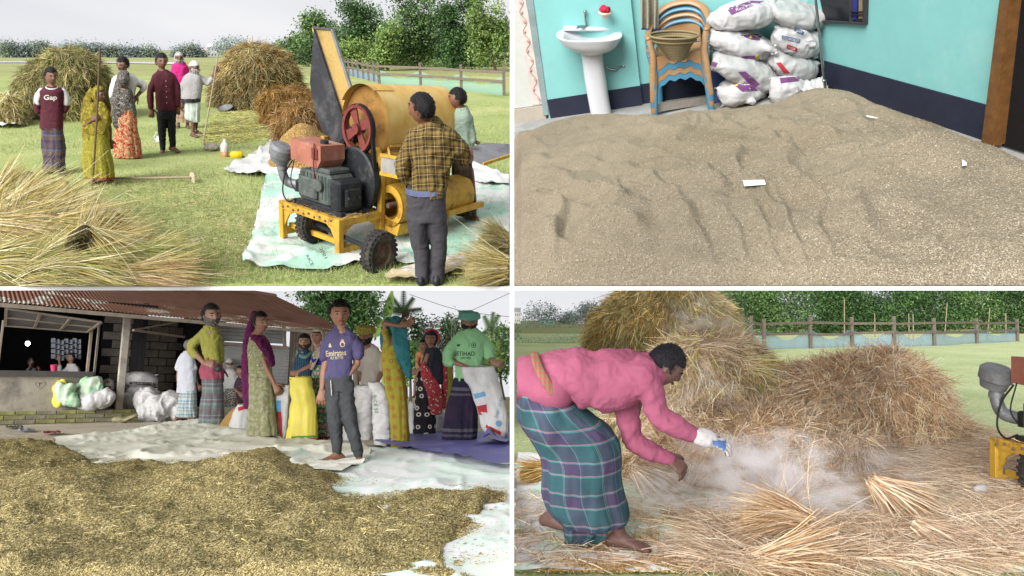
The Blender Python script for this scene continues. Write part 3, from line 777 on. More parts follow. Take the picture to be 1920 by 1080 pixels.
def sheaf(st, base, A, B, r0, r1, label, n=420, pal='fresh', width=1.2, name='rice_sheaf', group=None, droop=.25, tie=.35, pal2=None, fan=.9, cat='sheaf', inner=True):
    """tied bundle of stalks from cut end A to head end B (picture points with depth)"""
    px = Px(st, *base); r = thing(name, label, cat, px.origin, group=group); A, B = px.J(A), px.J(B); ax = B - A; L = np.linalg.norm(ax); d = ax / L
    parts = []
    for pl, k in ((pal, n), (pal2, n // 2)):
        if not pl: continue
        q = RNG.normal(size=(k, 3)); q -= d * (q @ d)[:, None]; q = unit(q) * np.sqrt(RNG.random((k, 1)))
        p = A + q * r0 + d * RNG.normal(size=(k, 1)) * L * .05
        e = B + q * r1 * 1.1 + RNG.normal(size=(k, 3)) * r1 * .28
        dd = e - p; ln = np.linalg.norm(dd, axis=1) * (.75 + .4 * RNG.random(k))
        bend = q * fan * .12 + np.array((0, 0, -droop)) * (.5 + RNG.random((k, 1))) + RNG.normal(size=(k, 3)) * .10
        dd = unit(dd) + np.array((0, 0, droop * .8)) 
        parts.append(blades(p, dd, ln, width * (.7 + .7 * RNG.random(k)), bend, pick(STRAWC[pl], k, .16), seg=3))
    V, Q, C = cat3(parts); bz = -(base[1])
    V[:, 2] = np.maximum(V[:, 2], bz + .5 - (V[:, 1] * 0))
    w = px.map(V)
    if st is TLS: w[:, 2] = np.maximum(w[:, 2], .0029 * w[:, 1]); w[:, 0] = np.minimum(w[:, 0], -.004 * w[:, 1])
    tag(obj('stalks', fastmesh('stalks', w - px.origin, Q, C), STRAW, r), kind='stuff')
    if not inner: return r
    mb = MB(); mb.tube([A + d * L * .04, A + d * L * .5, A + d * L * .9], [(r0 * .7, r0 * .7), (r0 * .6 + r1 * .1, r0 * .6 + r1 * .1), (r1 * .42, r1 * .42)], n=12, sub=3)
    w = px.map(mb.V())
    if st is TLS: w[:, 2] = np.maximum(w[:, 2], .0032 * w[:, 1]); w[:, 0] = np.minimum(w[:, 0], -.005 * w[:, 1])
    mb.v = [w - px.origin]; mb.build('inner_stalks', straw_core(pal), r, smooth=True)
    return r
def litter(name, st, poly, n, length, width, pal, label=None, lift=.01, spread=.25, dens=None, kind='stuff', cat=None, jitter_up=.12, hfn=None, cols=None, seg=2):
    """loose straws or grains strewn inside an outline; sizes in metres"""
    poly = np.asarray(poly, float); lo, hi = poly.min(0), poly.max(0); k = int(n * 1.0); P = np.zeros((0, 2))
    while len(P) < n:
        q = lo + RNG.random((k, 2)) * (hi - lo); sd, _ = poly_sd(q, poly); q = q[sd > 0]
        if dens is not None: q = q[RNG.random(len(q)) < dens(q)]
        P = np.vstack((P, q))
    P = P[:n]; d = st.depth(P[:, 0], P[:, 1]); W3 = np.stack(((P[:, 0] - CX) / F * d, d, (CY - P[:, 1]) / F * d), 1)
    h = hfn(P) if hfn is not None else 0.
    up = st.n; W3 = W3 + up * (lift + h + RNG.random((n, 1)) * lift)
    t = RNG.normal(size=(n, 3)); t = unit(t - up * (t @ up)[:, None]) + up * RNG.normal(size=(n, 1)) * jitter_up + up * jitter_up * .5
    V, Q, C = blades(W3, t, length * (.5 + RNG.random(n)), width * (.6 + .8 * RNG.random(n)), np.tile(-up * .08, (n, 1)), pick(cols if cols else STRAWC[pal], n, .18), seg=seg)
    o = obj(name, fastmesh(name, V, Q, C), STRAW); return tag(o, label, cat, kind=kind)
def scatter_grains(name, W3, Fq, n, size, cols, parent=None, screen=True, lift=.002):
    """little folded husks lying on a surface"""
    if screen:
        s2 = np.stack((W3[:, 0] / W3[:, 1], W3[:, 1] * 0, W3[:, 2] / W3[:, 1]), 1)
        a, b, c, d = (s2[Fq[:, i]] for i in range(4)); ar = np.linalg.norm(np.cross(c - a, d - b), axis=1) + 1e-12
        i = RNG.choice(len(Fq), n, p=ar / ar.sum()); u, v = RNG.random((n, 1)), RNG.random((n, 1))
        a, b, c, d = (W3[Fq[i, q]] for q in range(4)); p = (a * (1 - u) + b * u) * (1 - v) + (d * (1 - u) + c * u) * v
        nn = unit(np.cross(c - a, d - b)); nn = np.where(nn[:, 2:3] < 0, -nn, nn)
    else: p, nn = surf_points(W3, Fq, n)
    t = RNG.normal(size=(n, 3)); t = unit(t - nn * (t * nn).sum(1, keepdims=True)) + nn * RNG.normal(size=(n, 1)) * .35; t = unit(t); b = np.cross(nn, t)
    L = size * (.6 + .8 * RNG.random((n, 1))); w = L * (.22 + .12 * RNG.random((n, 1))); p = p + nn * (lift + RNG.random((n, 1)) * size * .35)
    V = np.stack((p - t * L / 2, p + b * w / 2 - nn * w * .3, p + t * L / 2, p - b * w / 2 - nn * w * .3, p + nn * w * .25), 1).reshape(-1, 3)
    base = np.arange(n)[:, None] * 5
    Q = np.vstack((base + np.array((0, 1, 4)), base + np.array((1, 2, 4)), base + np.array((2, 3, 4)), base + np.array((3, 0, 4))))
    C = np.repeat(pick(cols, n, .2), 5, 0)
    return tag(obj(name, fastmesh(name, V, Q, C), GRAIN, parent), kind='stuff')

# ------------------------------------------------------------------ the four stretches of ground
def ground(name, st, depths, cols, m, amp=.03, clip=None, seed=0, fade=2.):
    D, Xp = np.meshgrid(np.asarray(depths, float), np.asarray(cols, float), indexing='ij')
    x = (Xp - CX) / F * D; z = st.s * D + st.t * x - st.h; W3 = np.stack((x, D, z), -1)
    q = W3.reshape(-1, 3); n = fbm(q * .45 + seed, seed, 4) * amp * smoothstep((q[:, 1] - depths[0]) / fade); W3 = (q + st.n * n[:, None]).reshape(W3.shape)
    me = fastmesh(name, W3.reshape(-1, 3), grid_faces(*D.shape)[:, ::-1], smooth=True)
    return tag(obj(name, me, m), kind='structure')
def grass_mat(name, cols, scale=.35, fine=26):
    m, n, p = new_mat(name); tc = N(n, 'TexCoord'); co = tc.outputs['Object']
    def nz(s, d, off=0):
        z = N(n, 'TexNoise'); z.inputs['Scale'].default_value = s; z.inputs['Detail'].default_value = d; z.inputs['Roughness'].default_value = .7
        q = N(n, 'Mapping'); q.inputs['Location'].default_value = (off, off, off); n.links.new(co, q.inputs[0]); n.links.new(q.outputs[0], z.inputs['Vector']); return z.outputs['Fac']
    c = ramp(n, nz(scale, 6), [(.3, rgba(cols[0])), (.5, rgba(cols[1])), (.7, rgba(cols[2]))])
    c = mixc(n, ramp(n, nz(scale * 4, 5, 9.), [(.58, (0, 0, 0, 1)), (.75, (.8, .8, .8, 1))]), c, rgba(cols[3]))
    c = mixc(n, 1., c, ramp(n, nz(fine, 3, 4.), [(.25, (.55, .58, .5, 1)), (.7, (1.25, 1.22, 1.15, 1))]), 'MULTIPLY')
    finish(n, p, c, .95, .1, 0, .7, fine * 1.4, co); return m
WHITEP = mat('white_paint', (250, 250, 250), rough=.6, var=.02, bump=0, spec=.2)
ALB = .80
G_TL = grass_mat('meadow_grass', [(140, 158, 96), (164, 176, 116), (186, 190, 136), (160, 148, 104)])
G_FAR = grass_mat('paddy_grass', [(140, 150, 100), (158, 162, 112), (168, 168, 124), (128, 142, 96)], scale=.06, fine=3)
dn = F * 2.0 / (537 - 92)
ground('grass_field', TLS, np.geomspace(dn, 46, 90), np.arange(-320, 961, 16), G_TL, .05, seed=1)
ground('paddy_field', TLS, np.geomspace(44, 1500, 40), np.arange(-320, 961, 40), G_FAR, .0, seed=2).location.z = -.03
ALB = .95
G_BL = mat('yard_earth', (196, 184, 166), rough=.95, var=.16, scale=1.3, bump=.3, bscale=18, col2=(168, 158, 144), thr=(.5, .7), dirt=(140, 128, 112), dscale=2.2)
ground('yard_ground', BLS, np.geomspace(2.2, 60, 60), np.arange(-320, 961, 20), G_BL, .02, seed=3)
ALB = 1.0
G_BR = grass_mat('lawn_grass', [(160, 178, 128), (184, 196, 150), (200, 206, 164), (186, 176, 140)])
ground('lawn', BRS, np.geomspace(3.0, 60, 70), np.arange(961, 2240, 20), G_BR, .03, seed=4)
ground('marsh', BRS, np.geomspace(58, 1400, 24), np.arange(961, 2240, 40), G_FAR, .0, seed=5).location.z = -.02
# white boards between the four sets: a thin wall on end and the front edges of the two upper decks
mb = MB(); mb.box((-.0072, 2.25, -2.2), (.0072, 2.6, 2.2)); tag(mb.build('partition_wall', WHITEP), kind='structure')
mb = MB(); zt = (CY - 537.2) / F * dn; mb.box((-9, dn - .022, zt - 7.2 / F * dn), (-.012, dn + .012, zt)); tag(mb.build('deck_edge_field', WHITEP), kind='structure')
mb = MB()
q0 = TRS.g(963, 537.2); q1 = TRS.g(2300, 537.2)
for k in (q0, q1): pass
e0, e1 = TRS.g(963, 544.6), TRS.g(2300, 544.6)
f0 = at(963, 544.4, q0[1]); f1 = at(2300, 544.4, q1[1])
mb.prism([q0, q1, f1, f0], (0, .03, 0)); tag(mb.build('deck_edge_room', WHITEP), kind='structure')

ALB = .68
# ================================================================== the field with the thresher
YEL = mat('yellow_paint', (216, 170, 62), rough=.55, var=.18, scale=5, bump=.2, bscale=30, col2=(190, 140, 52), thr=(.5, .62), dirt=(112, 80, 52), dscale=8, spec=.3)
YEL2 = mat('pale_yellow_sheet', (222, 178, 92), rough=.55, var=.15, scale=3, bump=.2, bscale=22, dirt=(178, 132, 66), dscale=4)
BLACKM = mat('black_sheet', (52, 52, 56), rough=.6, var=.25, scale=5, bump=.2, dirt=(98, 96, 94), dscale=4)
TANM = mat('tan_sheet', (226, 190, 116), rough=.6, var=.1, scale=3, bump=.15, dirt=(196, 160, 96), dscale=6)
ENG = mat('engine_green', (84, 92, 88), rough=.5, var=.4, scale=9, bump=.3, bscale=40, dirt=(120, 116, 104), dscale=8, spec=.4)
ENGB = mat('engine_black', (42, 44, 48), rough=.5, var=.3, scale=10, bump=.25, dirt=(86, 84, 80), dscale=8)
PULL = mat('maroon_iron', (128, 62, 56), rough=.7, var=.2, scale=8, bump=.3, dirt=(84, 44, 40), dscale=7)
RUBBER = mat('tyre_rubber', (58, 56, 54), rough=.9, var=.25, scale=10, bump=.5, bscale=50, dirt=(128, 116, 96), dscale=5)
MUD = mat('muddy_rim', (112, 92, 76), rough=.9, var=.3, scale=9, bump=.4, dirt=(150, 136, 112), dscale=8)
GREYM = mat('grey_iron', (142, 144, 146), rough=.5, var=.18, scale=7, bump=.2, metal=.3, dirt=(110, 100, 90), dscale=6)
TANKM = mat('faded_red_tank', (176, 112, 92), rough=.65, var=.2, scale=5, bump=.15, dirt=(196, 172, 148), dscale=4)
TRAYM = mat('worn_grey_tray', (168, 166, 160), rough=.6, var=.2, scale=7, bump=.2, dirt=(206, 168, 92), dscale=5)
WOODP = mat('pole_wood', (176, 158, 132), rough=.9, var=.2, scale=12, bump=.3)
WOODD = mat('dark_pole_wood', (104, 84, 66), rough=.9, var=.25, scale=14, bump=.4)
ROPE = mat('black_hose', (34, 34, 36), rough=.6)
def drum_mat():
    m, n, p = new_mat('embossed_drum_sheet'); tc = N(n, 'TexCoord'); s = N(n, 'SeparateXYZ'); n.links.new(tc.outputs['UV'], s.inputs[0])
    u = fract(n, s.outputs[0], 20); v = fract(n, s.outputs[1], 18)
    def tri(x):
        a = N(n, 'Math'); a.operation = 'SUBTRACT'; n.links.new(x, a.inputs[0]); a.inputs[1].default_value = .5
        b = N(n, 'Math'); b.operation = 'ABSOLUTE'; n.links.new(a.outputs[0], b.inputs[0]); return b.outputs[0]
    d = N(n, 'Math'); d.operation = 'SUBTRACT'; n.links.new(tri(u), d.inputs[0]); n.links.new(tri(v), d.inputs[1])
    e = N(n, 'Math'); e.operation = 'ABSOLUTE'; n.links.new(d.outputs[0], e.inputs[0])
    z = N(n, 'TexNoise'); z.inputs['Scale'].default_value = 4; z.inputs['Detail'].default_value = 6; n.links.new(tc.outputs['Object'], z.inputs['Vector'])
    c = ramp(n, z.outputs['Fac'], [(.3, rgba((206, 152, 58))), (.55, rgba((226, 184, 100))), (.7, rgba((232, 198, 130)))])
    n.links.new(c, p.inputs['Base Color']); p.inputs['Roughness'].default_value = .5
    b = N(n, 'Bump'); b.inputs['Strength'].default_value = .35; b.inputs['Distance'].default_value = .01
    n.links.new(ramp(n, e.outputs[0], [(.02, (1, 1, 1, 1)), (.09, (0, 0, 0, 1))]), b.inputs['Height']); n.links.new(b.outputs[0], p.inputs['Normal'])
    return m
DRUM = drum_mat()
def ycyl(mb, x, z, y0, y1, r, n=28, mi=0, cap=True):      # cylinder along local y
    mb.lathe([(r, y0), (r, y1)], n=n, c=(x, 0, z), R=np.array(((1, 0, 0), (0, 0, 1), (0, -1, 0.))).T @ np.eye(3) if False else np.array(((1, 0, 0), (0, 0, 1.), (0, 1., 0))), mi=mi, cap=cap)
RY = np.array(((1, 0, 0), (0, 0, 1.), (0, 1., 0)))          # lathe axis z -> y
RX = np.array(((0, 0, 1.), (0, 1, 0), (1, 0, 0)))           # lathe axis z -> x
def wheel(root, c, r, w):
    mb = MB(); mb.lathe([(r * .62, -w * .42), (r * .86, -w * .5), (r, -w * .36), (r, w * .36), (r * .86, w * .5), (r * .62, w * .42)], n=36, c=c, R=RX, cap=False)
    for k in range(26):
        a = 2 * PI * k / 26
        for s in (-1, 1):
            M = rot('X', math.degrees(a)); o = np.array((s * w * .22, 0, 0))
            mb.box(np.array((-w * .24, -.012, r * .97)), np.array((w * .24, .012, r * 1.045)), M=np.vstack((np.hstack((M @ np.eye(3), (np.array(c) + M @ np.array((s * w * .2, s * .012, 0)))[:, None])), [[0, 0, 0, 1]])))
    wh = thing('wheel', None, None); wh.parent = root
    mb.build('tyre', RUBBER, wh)
    mb = MB(); mb.lathe([(.02, w * .30), (r * .2, w * .32), (r * .22, w * .2), (r * .5, w * .16), (r * .6, w * .34), (r * .66, w * .36), (r * .66, -w * .36), (r * .5, -w * .2), (.02, -w * .2)], n=28, c=c, R=RX)
    for k in range(5):
        a = 2 * PI * k / 5; mb.lathe([(.012, w * .16), (.012, w * .26)], n=8, c=np.array(c) + np.array((0, math.cos(a), math.sin(a))) * r * .34, R=RX)
    mb.build('rim', MUD, wh)
    return wh
def thresher(M, label, full=True):
    T = thing('threshing_machine', label, 'thresher', M=M)
    f = MB(); Z = .385                                     # engine stand
    for x in (0, -.95):
        f.box((x - .035, -.035, 0), (x + .035, .035, Z), bev=.006); f.box((x - .032, .585, .0), (x + .032, .655, .95 if x == 0 else 1.0), bev=.006)
        f.beam((x, .03, .07), (x, 1.75, .07), .05, .07); f.beam((x, .03, Z - .035), (x, .6, Z - .035), .062, .068)
    f.beam((-.95, 0, Z - .037), (0, 0, Z - .037), .065, .075); f.beam((-.95, .62, Z - .03), (0, .62, Z - .03), .06, .07); f.beam((-.95, .1, .12), (0, .1, .12), .04, .05)
    for x, s in ((-.915, 1), (-.035, -1)): f.prism([(x, -.012, Z - .07), (x + s * .19, -.012, Z - .07), (x + s * .09, -.012, Z - .12), (x, -.012, Z - .25)], (0, .02, 0))
    for y, s in ((.036, 1), (.585, -1)): f.prism([(.012, y, Z - .07), (.012, y + s * .17, Z - .07), (.012, y + s * .07, Z - .12), (.012, y, Z - .25)], (-.02, 0, 0))
    for x in (-.95, .02): f.beam((x, 1.72, 0), (x, 1.72, 1.0), .07, .07)
    f.beam((-.95, 1.72, .95), (0, 1.72, .95), .06, .06); f.beam((.02, .6, .93), (.02, 1.75, .93), .06, .06)
    f.build('frame', YEL, T)
    f = MB(); f.beam((-.8, .08, Z + .02), (-.02, .08, Z + .02), .07, .05); f.beam((-.8, .42, Z + .02), (-.02, .42, Z + .02), .07, .05); f.build('engine_rail', ENGB, T)
    wheel(T, (.62, -.02, .20), .20, .15); wheel(T, (-.62, .16, .20), .20, .15)
    f = MB(); f.tube([(-.62, .16, .2), (0, .07, .2), (.62, -.02, .2)], .025, n=8); f.build('axle', ENGB, T)
    # engine
    e = MB(); e.box((-.74, .06, Z + .05), (-.22, .42, Z + .36), bev=.03); e.box((-.70, .02, Z + .10), (-.40, .06, Z + .30), bev=.015); e.lathe([(.055, -.03), (.055, .02)], n=16, c=(-.36, .05, Z + .25), R=RY)
    e.box((-.55, .08, Z + .36), (-.25, .38, Z + .41), bev=.012)
    for k in range(7): e.box((-.66 + k * .06, .052, Z + .12), (-.635 + k * .06, .064, Z + .34))
    en = e.build('engine_block', ENG, T)
    e = MB(); e.box((-.22, .05, Z + .03), (-.06, .40, Z + .33), bev=.025); e.box((-.062, .12, Z + .08), (-.02, .33, Z + .26), bev=.015); e.box((-.7, .05, Z - .0), (-.1, .43, Z + .06), bev=.01)
    for y in (.15, .3): e.lathe([(.018, 0), (.018, .035)], n=8, c=(-.03, y, Z + .17), R=RX)
    e.build('crankcase', ENGB, T)
    e = MB(); e.box((-.80, .10, Z + .14), (-.72, .30, Z + .30), bev=.02); e.lathe([(.05, 0), (.055, .02), (.055, .10), (.04, .12)], n=16, c=(-.83, .16, Z + .10)); e.build('cylinder_head', ENGB, T)
    e = MB(); e.lathe([(.31, -.05), (.33, -.035), (.33, .035), (.31, .05), (.25, .035), (.22, .012), (.06, .012), (.05, .05), (.02, .05)], n=40, c=(-.28, .50, Z + .28), R=RY); e.build('flywheel', ENGB, T)
    e = MB(); zt = Z + .43
    e.prism([(-.86, .06, zt), (-.42, .06, zt - .03), (-.36, .06, zt + .05), (-.36, .06, zt + .19), (-.86, .06, zt + .20)], (0, .34, 0)); tk = e.build('fuel_tank', TANKM, T)
    e = MB(); e.lathe([(.04, 0), (.045, .01), (.045, .035), (.03, .04)], n=14, c=(-.46, .2, zt + .19)); e.build('tank_cap', ENGB, tk)
    e = MB(); e.box((-.50, .045, zt + .05), (-.40, .062, zt + .16), bev=.01); e.tube([(-.44, .04, zt + .2), (-.44, .03, zt), (-.45, .05, zt - .12)], .008, n=6); e.build('tank_strap', PULL, tk)
    e = MB(); e.lathe([(.02, -.10), (.10, -.09), (.115, -.03), (.13, -.02), (.13, .06), (.10, .085), (.03, .09)], n=24, c=(-1.02, .05, zt + .03), R=rot('Y', 18)); ac = e.build('air_cleaner', GREYM, T)
    e = MB(); e.tube([(-1.02, .05, zt - .06), (-1.01, .06, zt - .17), (-.97, .09, zt - .25), (-.86, .16, zt - .27), (-.74, .2, zt - .26)], .05, n=14, sub=5); e.lathe([(.06, -.02), (.06, .02)], n=16, c=(-1.015, .055, zt - .11)); e.build('intake_pipe', GREYM, ac)
    e = MB(); e.tube([(-.86, .08, zt - .02), (-.93, .03, zt - .16), (-.94, .0, zt - .34), (-.85, 0, zt - .42), (-.76, .03, zt - .38)], .008, n=6, sub=5); e.tube([(-.80, .06, zt), (-.82, .02, zt - .2), (-.75, .03, zt - .3)], .006, n=6, sub=4); e.build('hose', ROPE, T)
    for k in range(10):
        h = MB(); x = -.9 + .09 * k; h.lathe([(.012, 0), (.012, .008), (.007, .014)], n=6, c=(x, -.036, Z - .05 + .02 * (k % 2)), R=np.array(((1, 0, 0), (0, 0, -1.), (0, 1., 0)))); h.build('bolt', MUD, T)
    n_ = 900; P_ = np.stack((-.95 + .98 * RNG.random(n_), .02 + .62 * RNG.random(n_), np.full(n_, Z + .005)), 1); P_ = P_[(P_[:, 0] > -.2) | (P_[:, 1] > .4) | (P_[:, 1] < .08) | (P_[:, 0] < -.78)]
    V_, Q_, C_ = blades(P_, RNG.normal(size=(len(P_), 3)) * (1, 1, .25), .07 * (.4 + RNG.random(len(P_))), .006, RNG.normal(size=(len(P_), 3)) * .1, pick(STRAWC['thresh'], len(P_), .2)); tag(obj('chaff', fastmesh('chaff', V_, Q_, C_), STRAW, T), kind='stuff')
    if not full: return T
    # threshing drum under its hood
    xa, za, R = -.33, 1.2, .37; y0, y1 = .72, 1.92
    a = np.radians(np.linspace(-38, 218, 44)); rows, uv = [], []
    for y in np.linspace(y0 - .06, y1, 14):
        for q in a: rows.append((xa + R * math.cos(q), y, za + R * math.sin(q))); uv.append((y, q * R))
    V = np.array(rows); me = fastmesh('hood', V, grid_faces(14, 44), smooth=True); set_uv(me, np.array(uv)); hd = obj('hood', me, DRUM, T)
    h = MB(); rr = [(xa + (R + .006) * math.cos(q), y, za + (R + .006) * math.sin(q)) for y in (y0 - .10, y0 + .22) for q in np.radians(np.linspace(62, 150, 20))]
    h.grid(np.array(rr).reshape(2, 20, 3)); h.build('hood_lip', YEL2, hd, smooth=True)
    h = MB(); h.lathe([(.01, 0), (R * .985, 0), (R * .985, .012), (.01, .012)], n=40, c=(xa, y0, za), R=RY); h.build('end_plate', mat('shaded_grimy_yellow', (160, 118, 58), var=.25, dirt=(90, 68, 48), dscale=5), T); h = MB(); h.lathe([(.01, 0), (R * .985, 0), (R * .985, .012), (.01, .012)], n=40, c=(xa, y1 - .01, za), R=RY); h.build('end_plate', YEL, T)  # near plate: shadow under the hood put into a darker, dirty yellow
    # lower body, sieve trays, blower
    h = MB(); h.box((-.9, .66, .50), (.03, 1.70, .86), bev=.01); h.prism([(-.88, .64, .86), (.0, .64, .86), (-.06, .64, 1.0), (-.75, .64, 1.0)], (0, .02, 0)); h.build('body_panel', YEL, T)
    h = MB(); h.beam((-.95, .64, .885), (.08, .64, .885), .05, .05); h.beam((.06, .62, .885), (.06, 1.75, .885), .05, .05); h.box((-.93, .63, .80), (-.10, .655, .83)); h.build('ledge', YEL, T)
    h = MB(); h.prism([(.10, .55, .90), (.42, .48, .97), (.42, 1.55, .97), (.10, 1.55, .90)], (0, 0, .012)); h.box((.08, .52, .80), (.42, .545, .95)); h.build('sieve_tray', TRAYM, T)
    h = MB(); h.beam((.08, .515, .965), (.43, .515, .975), .02, .03); h.beam((.08, .515, .79), (.43, .515, .80), .025, .035); h.beam((.43, .5, .97), (.43, 1.6, .97), .02, .03); h.build('tray_rim', YEL, T)
    h = MB(); h.lathe([(.21, .64), (.21, 1.95)], n=36, c=(.10, 0, .46), R=RY, cap=False); h.lathe([(.21, .64), (.21, .66), (.13, .66), (.13, .64)], n=36, c=(.10, 0, .46), R=RY, cap=False); h.lathe([(.01, 1.94), (.21, 1.94), (.21, 1.955), (.01, 1.955)], n=30, c=(.10, 0, .46), R=RY)
    bl = h.build('blower_drum', YEL, T)
    h = MB(); h.lathe([(.025, .62), (.03, .64), (.03, 1.8)], n=14, c=(.10, 0, .46), R=RY)
    for k in range(4):
        q = PI * k / 2 + .4; h.beam((.10 + .04 * math.cos(q), 1.1, .46 + .04 * math.sin(q)), (.10 + .17 * math.cos(q), 1.1, .46 + .17 * math.sin(q)), .7, .012, upv=(0, 1, 0))
    h.build('blower_shaft', MUD, bl)
    h = MB(); h.prism([(-.05, .66, .20), (.22, .66, .17), (.26, .66, .30), (-.1, .66, .32)], (0, .9, 0)); h.build('chaff_pan', YEL, T)
    h = MB(); h.beam((.30, 1.45, .32), (.34, 2.1, .36), .05, .06); h.build('step_bar', YEL, T)
    h = MB(); h.prism([(-.80, .70, .42), (-.1, .66, .40), (-.1, .66, .52), (-.85, .70, .56)], (0, .05, 0)); h.build('grain_chute', BLACKM, T)
    # big driving pulley and belt
    h = MB(); r = .225; c = (-.25, .50, 1.165); h.lathe([(r - .03, -.035), (r, -.04), (r, .04), (r - .03, .035)], n=44, c=c, R=RY, cap=False); h.lathe([(r - .03, .035), (r - .03, -.035)], n=44, c=c, R=RY, cap=False)
    h.lathe([(.01, -.06), (.05, -.06), (.05, .06), (.01, .06)], n=18, c=c, R=RY)
    for k in range(4):
        q = PI * k / 2 + .45; p = np.array((math.cos(q), 0, math.sin(q))); t = np.array((-math.sin(q), 0, math.cos(q)))
        h.prism([np.array(c) + p * .04 + t * .03 + (0, -.01, 0), np.array(c) + p * .04 - t * .03 + (0, -.01, 0), np.array(c) + p * (r - .025) - t * .055 + (0, -.01, 0), np.array(c) + p * (r - .025) + t * .055 + (0, -.01, 0)], (0, .02, 0))
    h.build('pulley', PULL, T)
    h = MB(); h.lathe([(r + .006, -.025), (r + .012, -.025), (r + .012, .025), (r + .006, .025)], n=40, c=c, R=RY, cap=False); h.beam((c[0] + r * .98, .5, c[2] - .05), (.02, .5, Z + .36), .02, .045, upv=(0, 1, 0)); h.beam((c[0] - r * .9, .5, c[2] - .1), (-.58, .5, Z + .34), .02, .045, upv=(0, 1, 0)); h.build('belt', ROPE, T)
    # straw outlet chute
    ch = MB(); o = lambda x, y, z: np.array((x, y, z), float)
    a0, a1, a2, a3 = o(-1.20, .70, .98), o(-.72, .62, .80), o(-.62, .66, 1.22), o(-1.05, .70, 2.0)
    ch.prism([o(-1.17, .66, 2.02), o(-1.25, .66, 1.50), o(-1.16, .66, 1.20), o(-.86, .66, .82), o(-.58, .66, .82), o(-.60, .66, 1.12), o(-.74, .66, 1.30), ], (0, .03, 0)); ch.prism([o(-1.27, .66, 1.95), o(-1.25, .66, 1.50), o(-1.16, .66, 1.2), o(-1.16, .98, 1.2), o(-1.25, .98, 1.5), o(-1.27, .98, 1.95)], (.02, 0, 0)) if False else None
    chs = ch.build('outlet_chute', BLACKM, T)
    ch = MB(); ch.prism([o(-1.20, .67, 2.03), o(-1.10, .86, 2.03), o(-.64, .86, 1.26), o(-.76, .67, 1.28)], (-.012, 0, -.008)); ch.build('chute_back', TANM, chs)
    ch = MB(); ch.beam((-1.10, .86, 2.03), (-.64, .86, 1.26), .03, .06, upv=(1, 0, 0)); ch.beam((-1.19, .66, 2.035), (-1.10, .86, 2.035), .02, .02); ch.prism([o(-1.17, .86, 2.02), o(-1.25, .86, 1.50), o(-1.16, .86, 1.20), o(-.86, .86, .95), o(-.58, .86, 1.22)], (0, .012, 0)); ch.build('chute_side', GREYM, chs)
    ch = MB(); ch.prism([o(-.86, .60, .80), o(-.50, .60, .80), o(-.42, .60, 1.12), o(-.60, .60, 1.16), o(-.72, .60, 1.02)], (0, .05, 0)); ch.beam((-.80, .60, .88), (-.46, .60, 1.14), .02, .025); ch.box((-.9, .6, .45), (-.84, .66, .9)); ch.build('chute_bracket', BLACKM, chs)
    # feed table at the far end
    h = MB(); h.prism([(.36, 1.45, .97), (.38, 2.00, 1.04), (.58, 2.24, 1.04), (.78, 2.05, .98), (.76, 1.45, .91)], (0, 0, .015)); ft = h.build('feed_table', mat('worn_steel_plate', (122, 122, 126), rough=.5, var=.25, scale=4, bump=.15, dirt=(70, 64, 64), dscale=3), T)
    h = MB(); h.beam((.77, 1.45, .92), (.79, 2.05, .99), .02, .03); h.beam((.79, 2.05, .99), (.59, 2.25, 1.05), .02, .03); h.build('table_rim', YEL, ft)
    h = MB(); h.tube([(-.06, 1.90, 1.06), (.12, 2.02, 1.05), (.22, 2.08, 1.02)], .022, n=8); h.beam((.02, 1.9, .95), (.02, 1.96, 1.1), .06, .02); h.build('handle', MUD, T)
    h = MB(); h.beam((.04, .9, 1.02), (.22, .75, .90), .02, .02); h.beam((-.02, .72, 1.02), (.12, .62, .92), .02, .02); h.beam((.02, .72, 1.03), (.02, 1.75, 1.0), .02, .02); h.build('stay', YEL2, T)
    return T
MT = TLS.frame(636, 484, yaw=-50) @ Matrix.Diagonal((.90, .85, 1, 1))
thresher(MT, 'yellow rice threshing machine with engine, black outlet chute and two tyres')

# ------------------------------------------------------------------ cloths on the grass
def tarp_mat(name, c1, c2, c3, scale=1.1):
    return mat(name, c1, rough=.7, var=.08, scale=scale * 2, bump=.25, bscale=14, col2=c2, thr=(.46, .52), dirt=c3, dscale=scale * 2.5)
GTARP = tarp_mat('green_white_tarp', (178, 222, 200), (232, 232, 226), (206, 220, 206))
WTARP = tarp_mat('white_tarp', (236, 234, 230), (222, 224, 222), (206, 204, 196))
o, pts = sheet('tarpaulin', TLS, [(500, 336), (488, 390), (466, 470), (457, 503), (530, 508), (607, 512), (655, 500), (700, 494), (760, 500), (850, 490), (955, 468), (955, 345), (900, 325), (820, 330), (640, 330), (560, 332)], GTARP, cloth_h(.02, 2.2, 3, .05), step=5, sub=2, lift=.02)
tag(o, 'pale green and white tarpaulin spread under the threshing machine', 'tarpaulin')
for t, x, y, a in (('RICE', 581, 488, 62), ('2001', 606, 474, 62)):
    lettering(t, mat('black_print', (70, 70, 74), bump=0), o, x, y, 22, 6, ang=a, name='printed_word')
o, _ = sheet('tarpaulin', TLS, [(420, 324), (460, 300), (500, 276), (520, 252), (560, 262), (620, 300), (660, 325), (600, 334), (540, 338), (500, 334), (455, 330)], WTARP, cloth_h(.02, 2.5, 8, .06), step=4, sub=2, lift=.035)
tag(o, 'white plastic sheet under the grain heap behind the engine', 'tarpaulin')
o, _ = sheet('tarpaulin', TLS, [(860, 330), (880, 300), (910, 318), (954, 340), (954, 356), (900, 350)], WTARP, cloth_h(.02, 2.5, 12, .05), step=4, sub=2, lift=.06); tag(o, 'white sheet edge right of the machine near the sandals', 'tarpaulin')
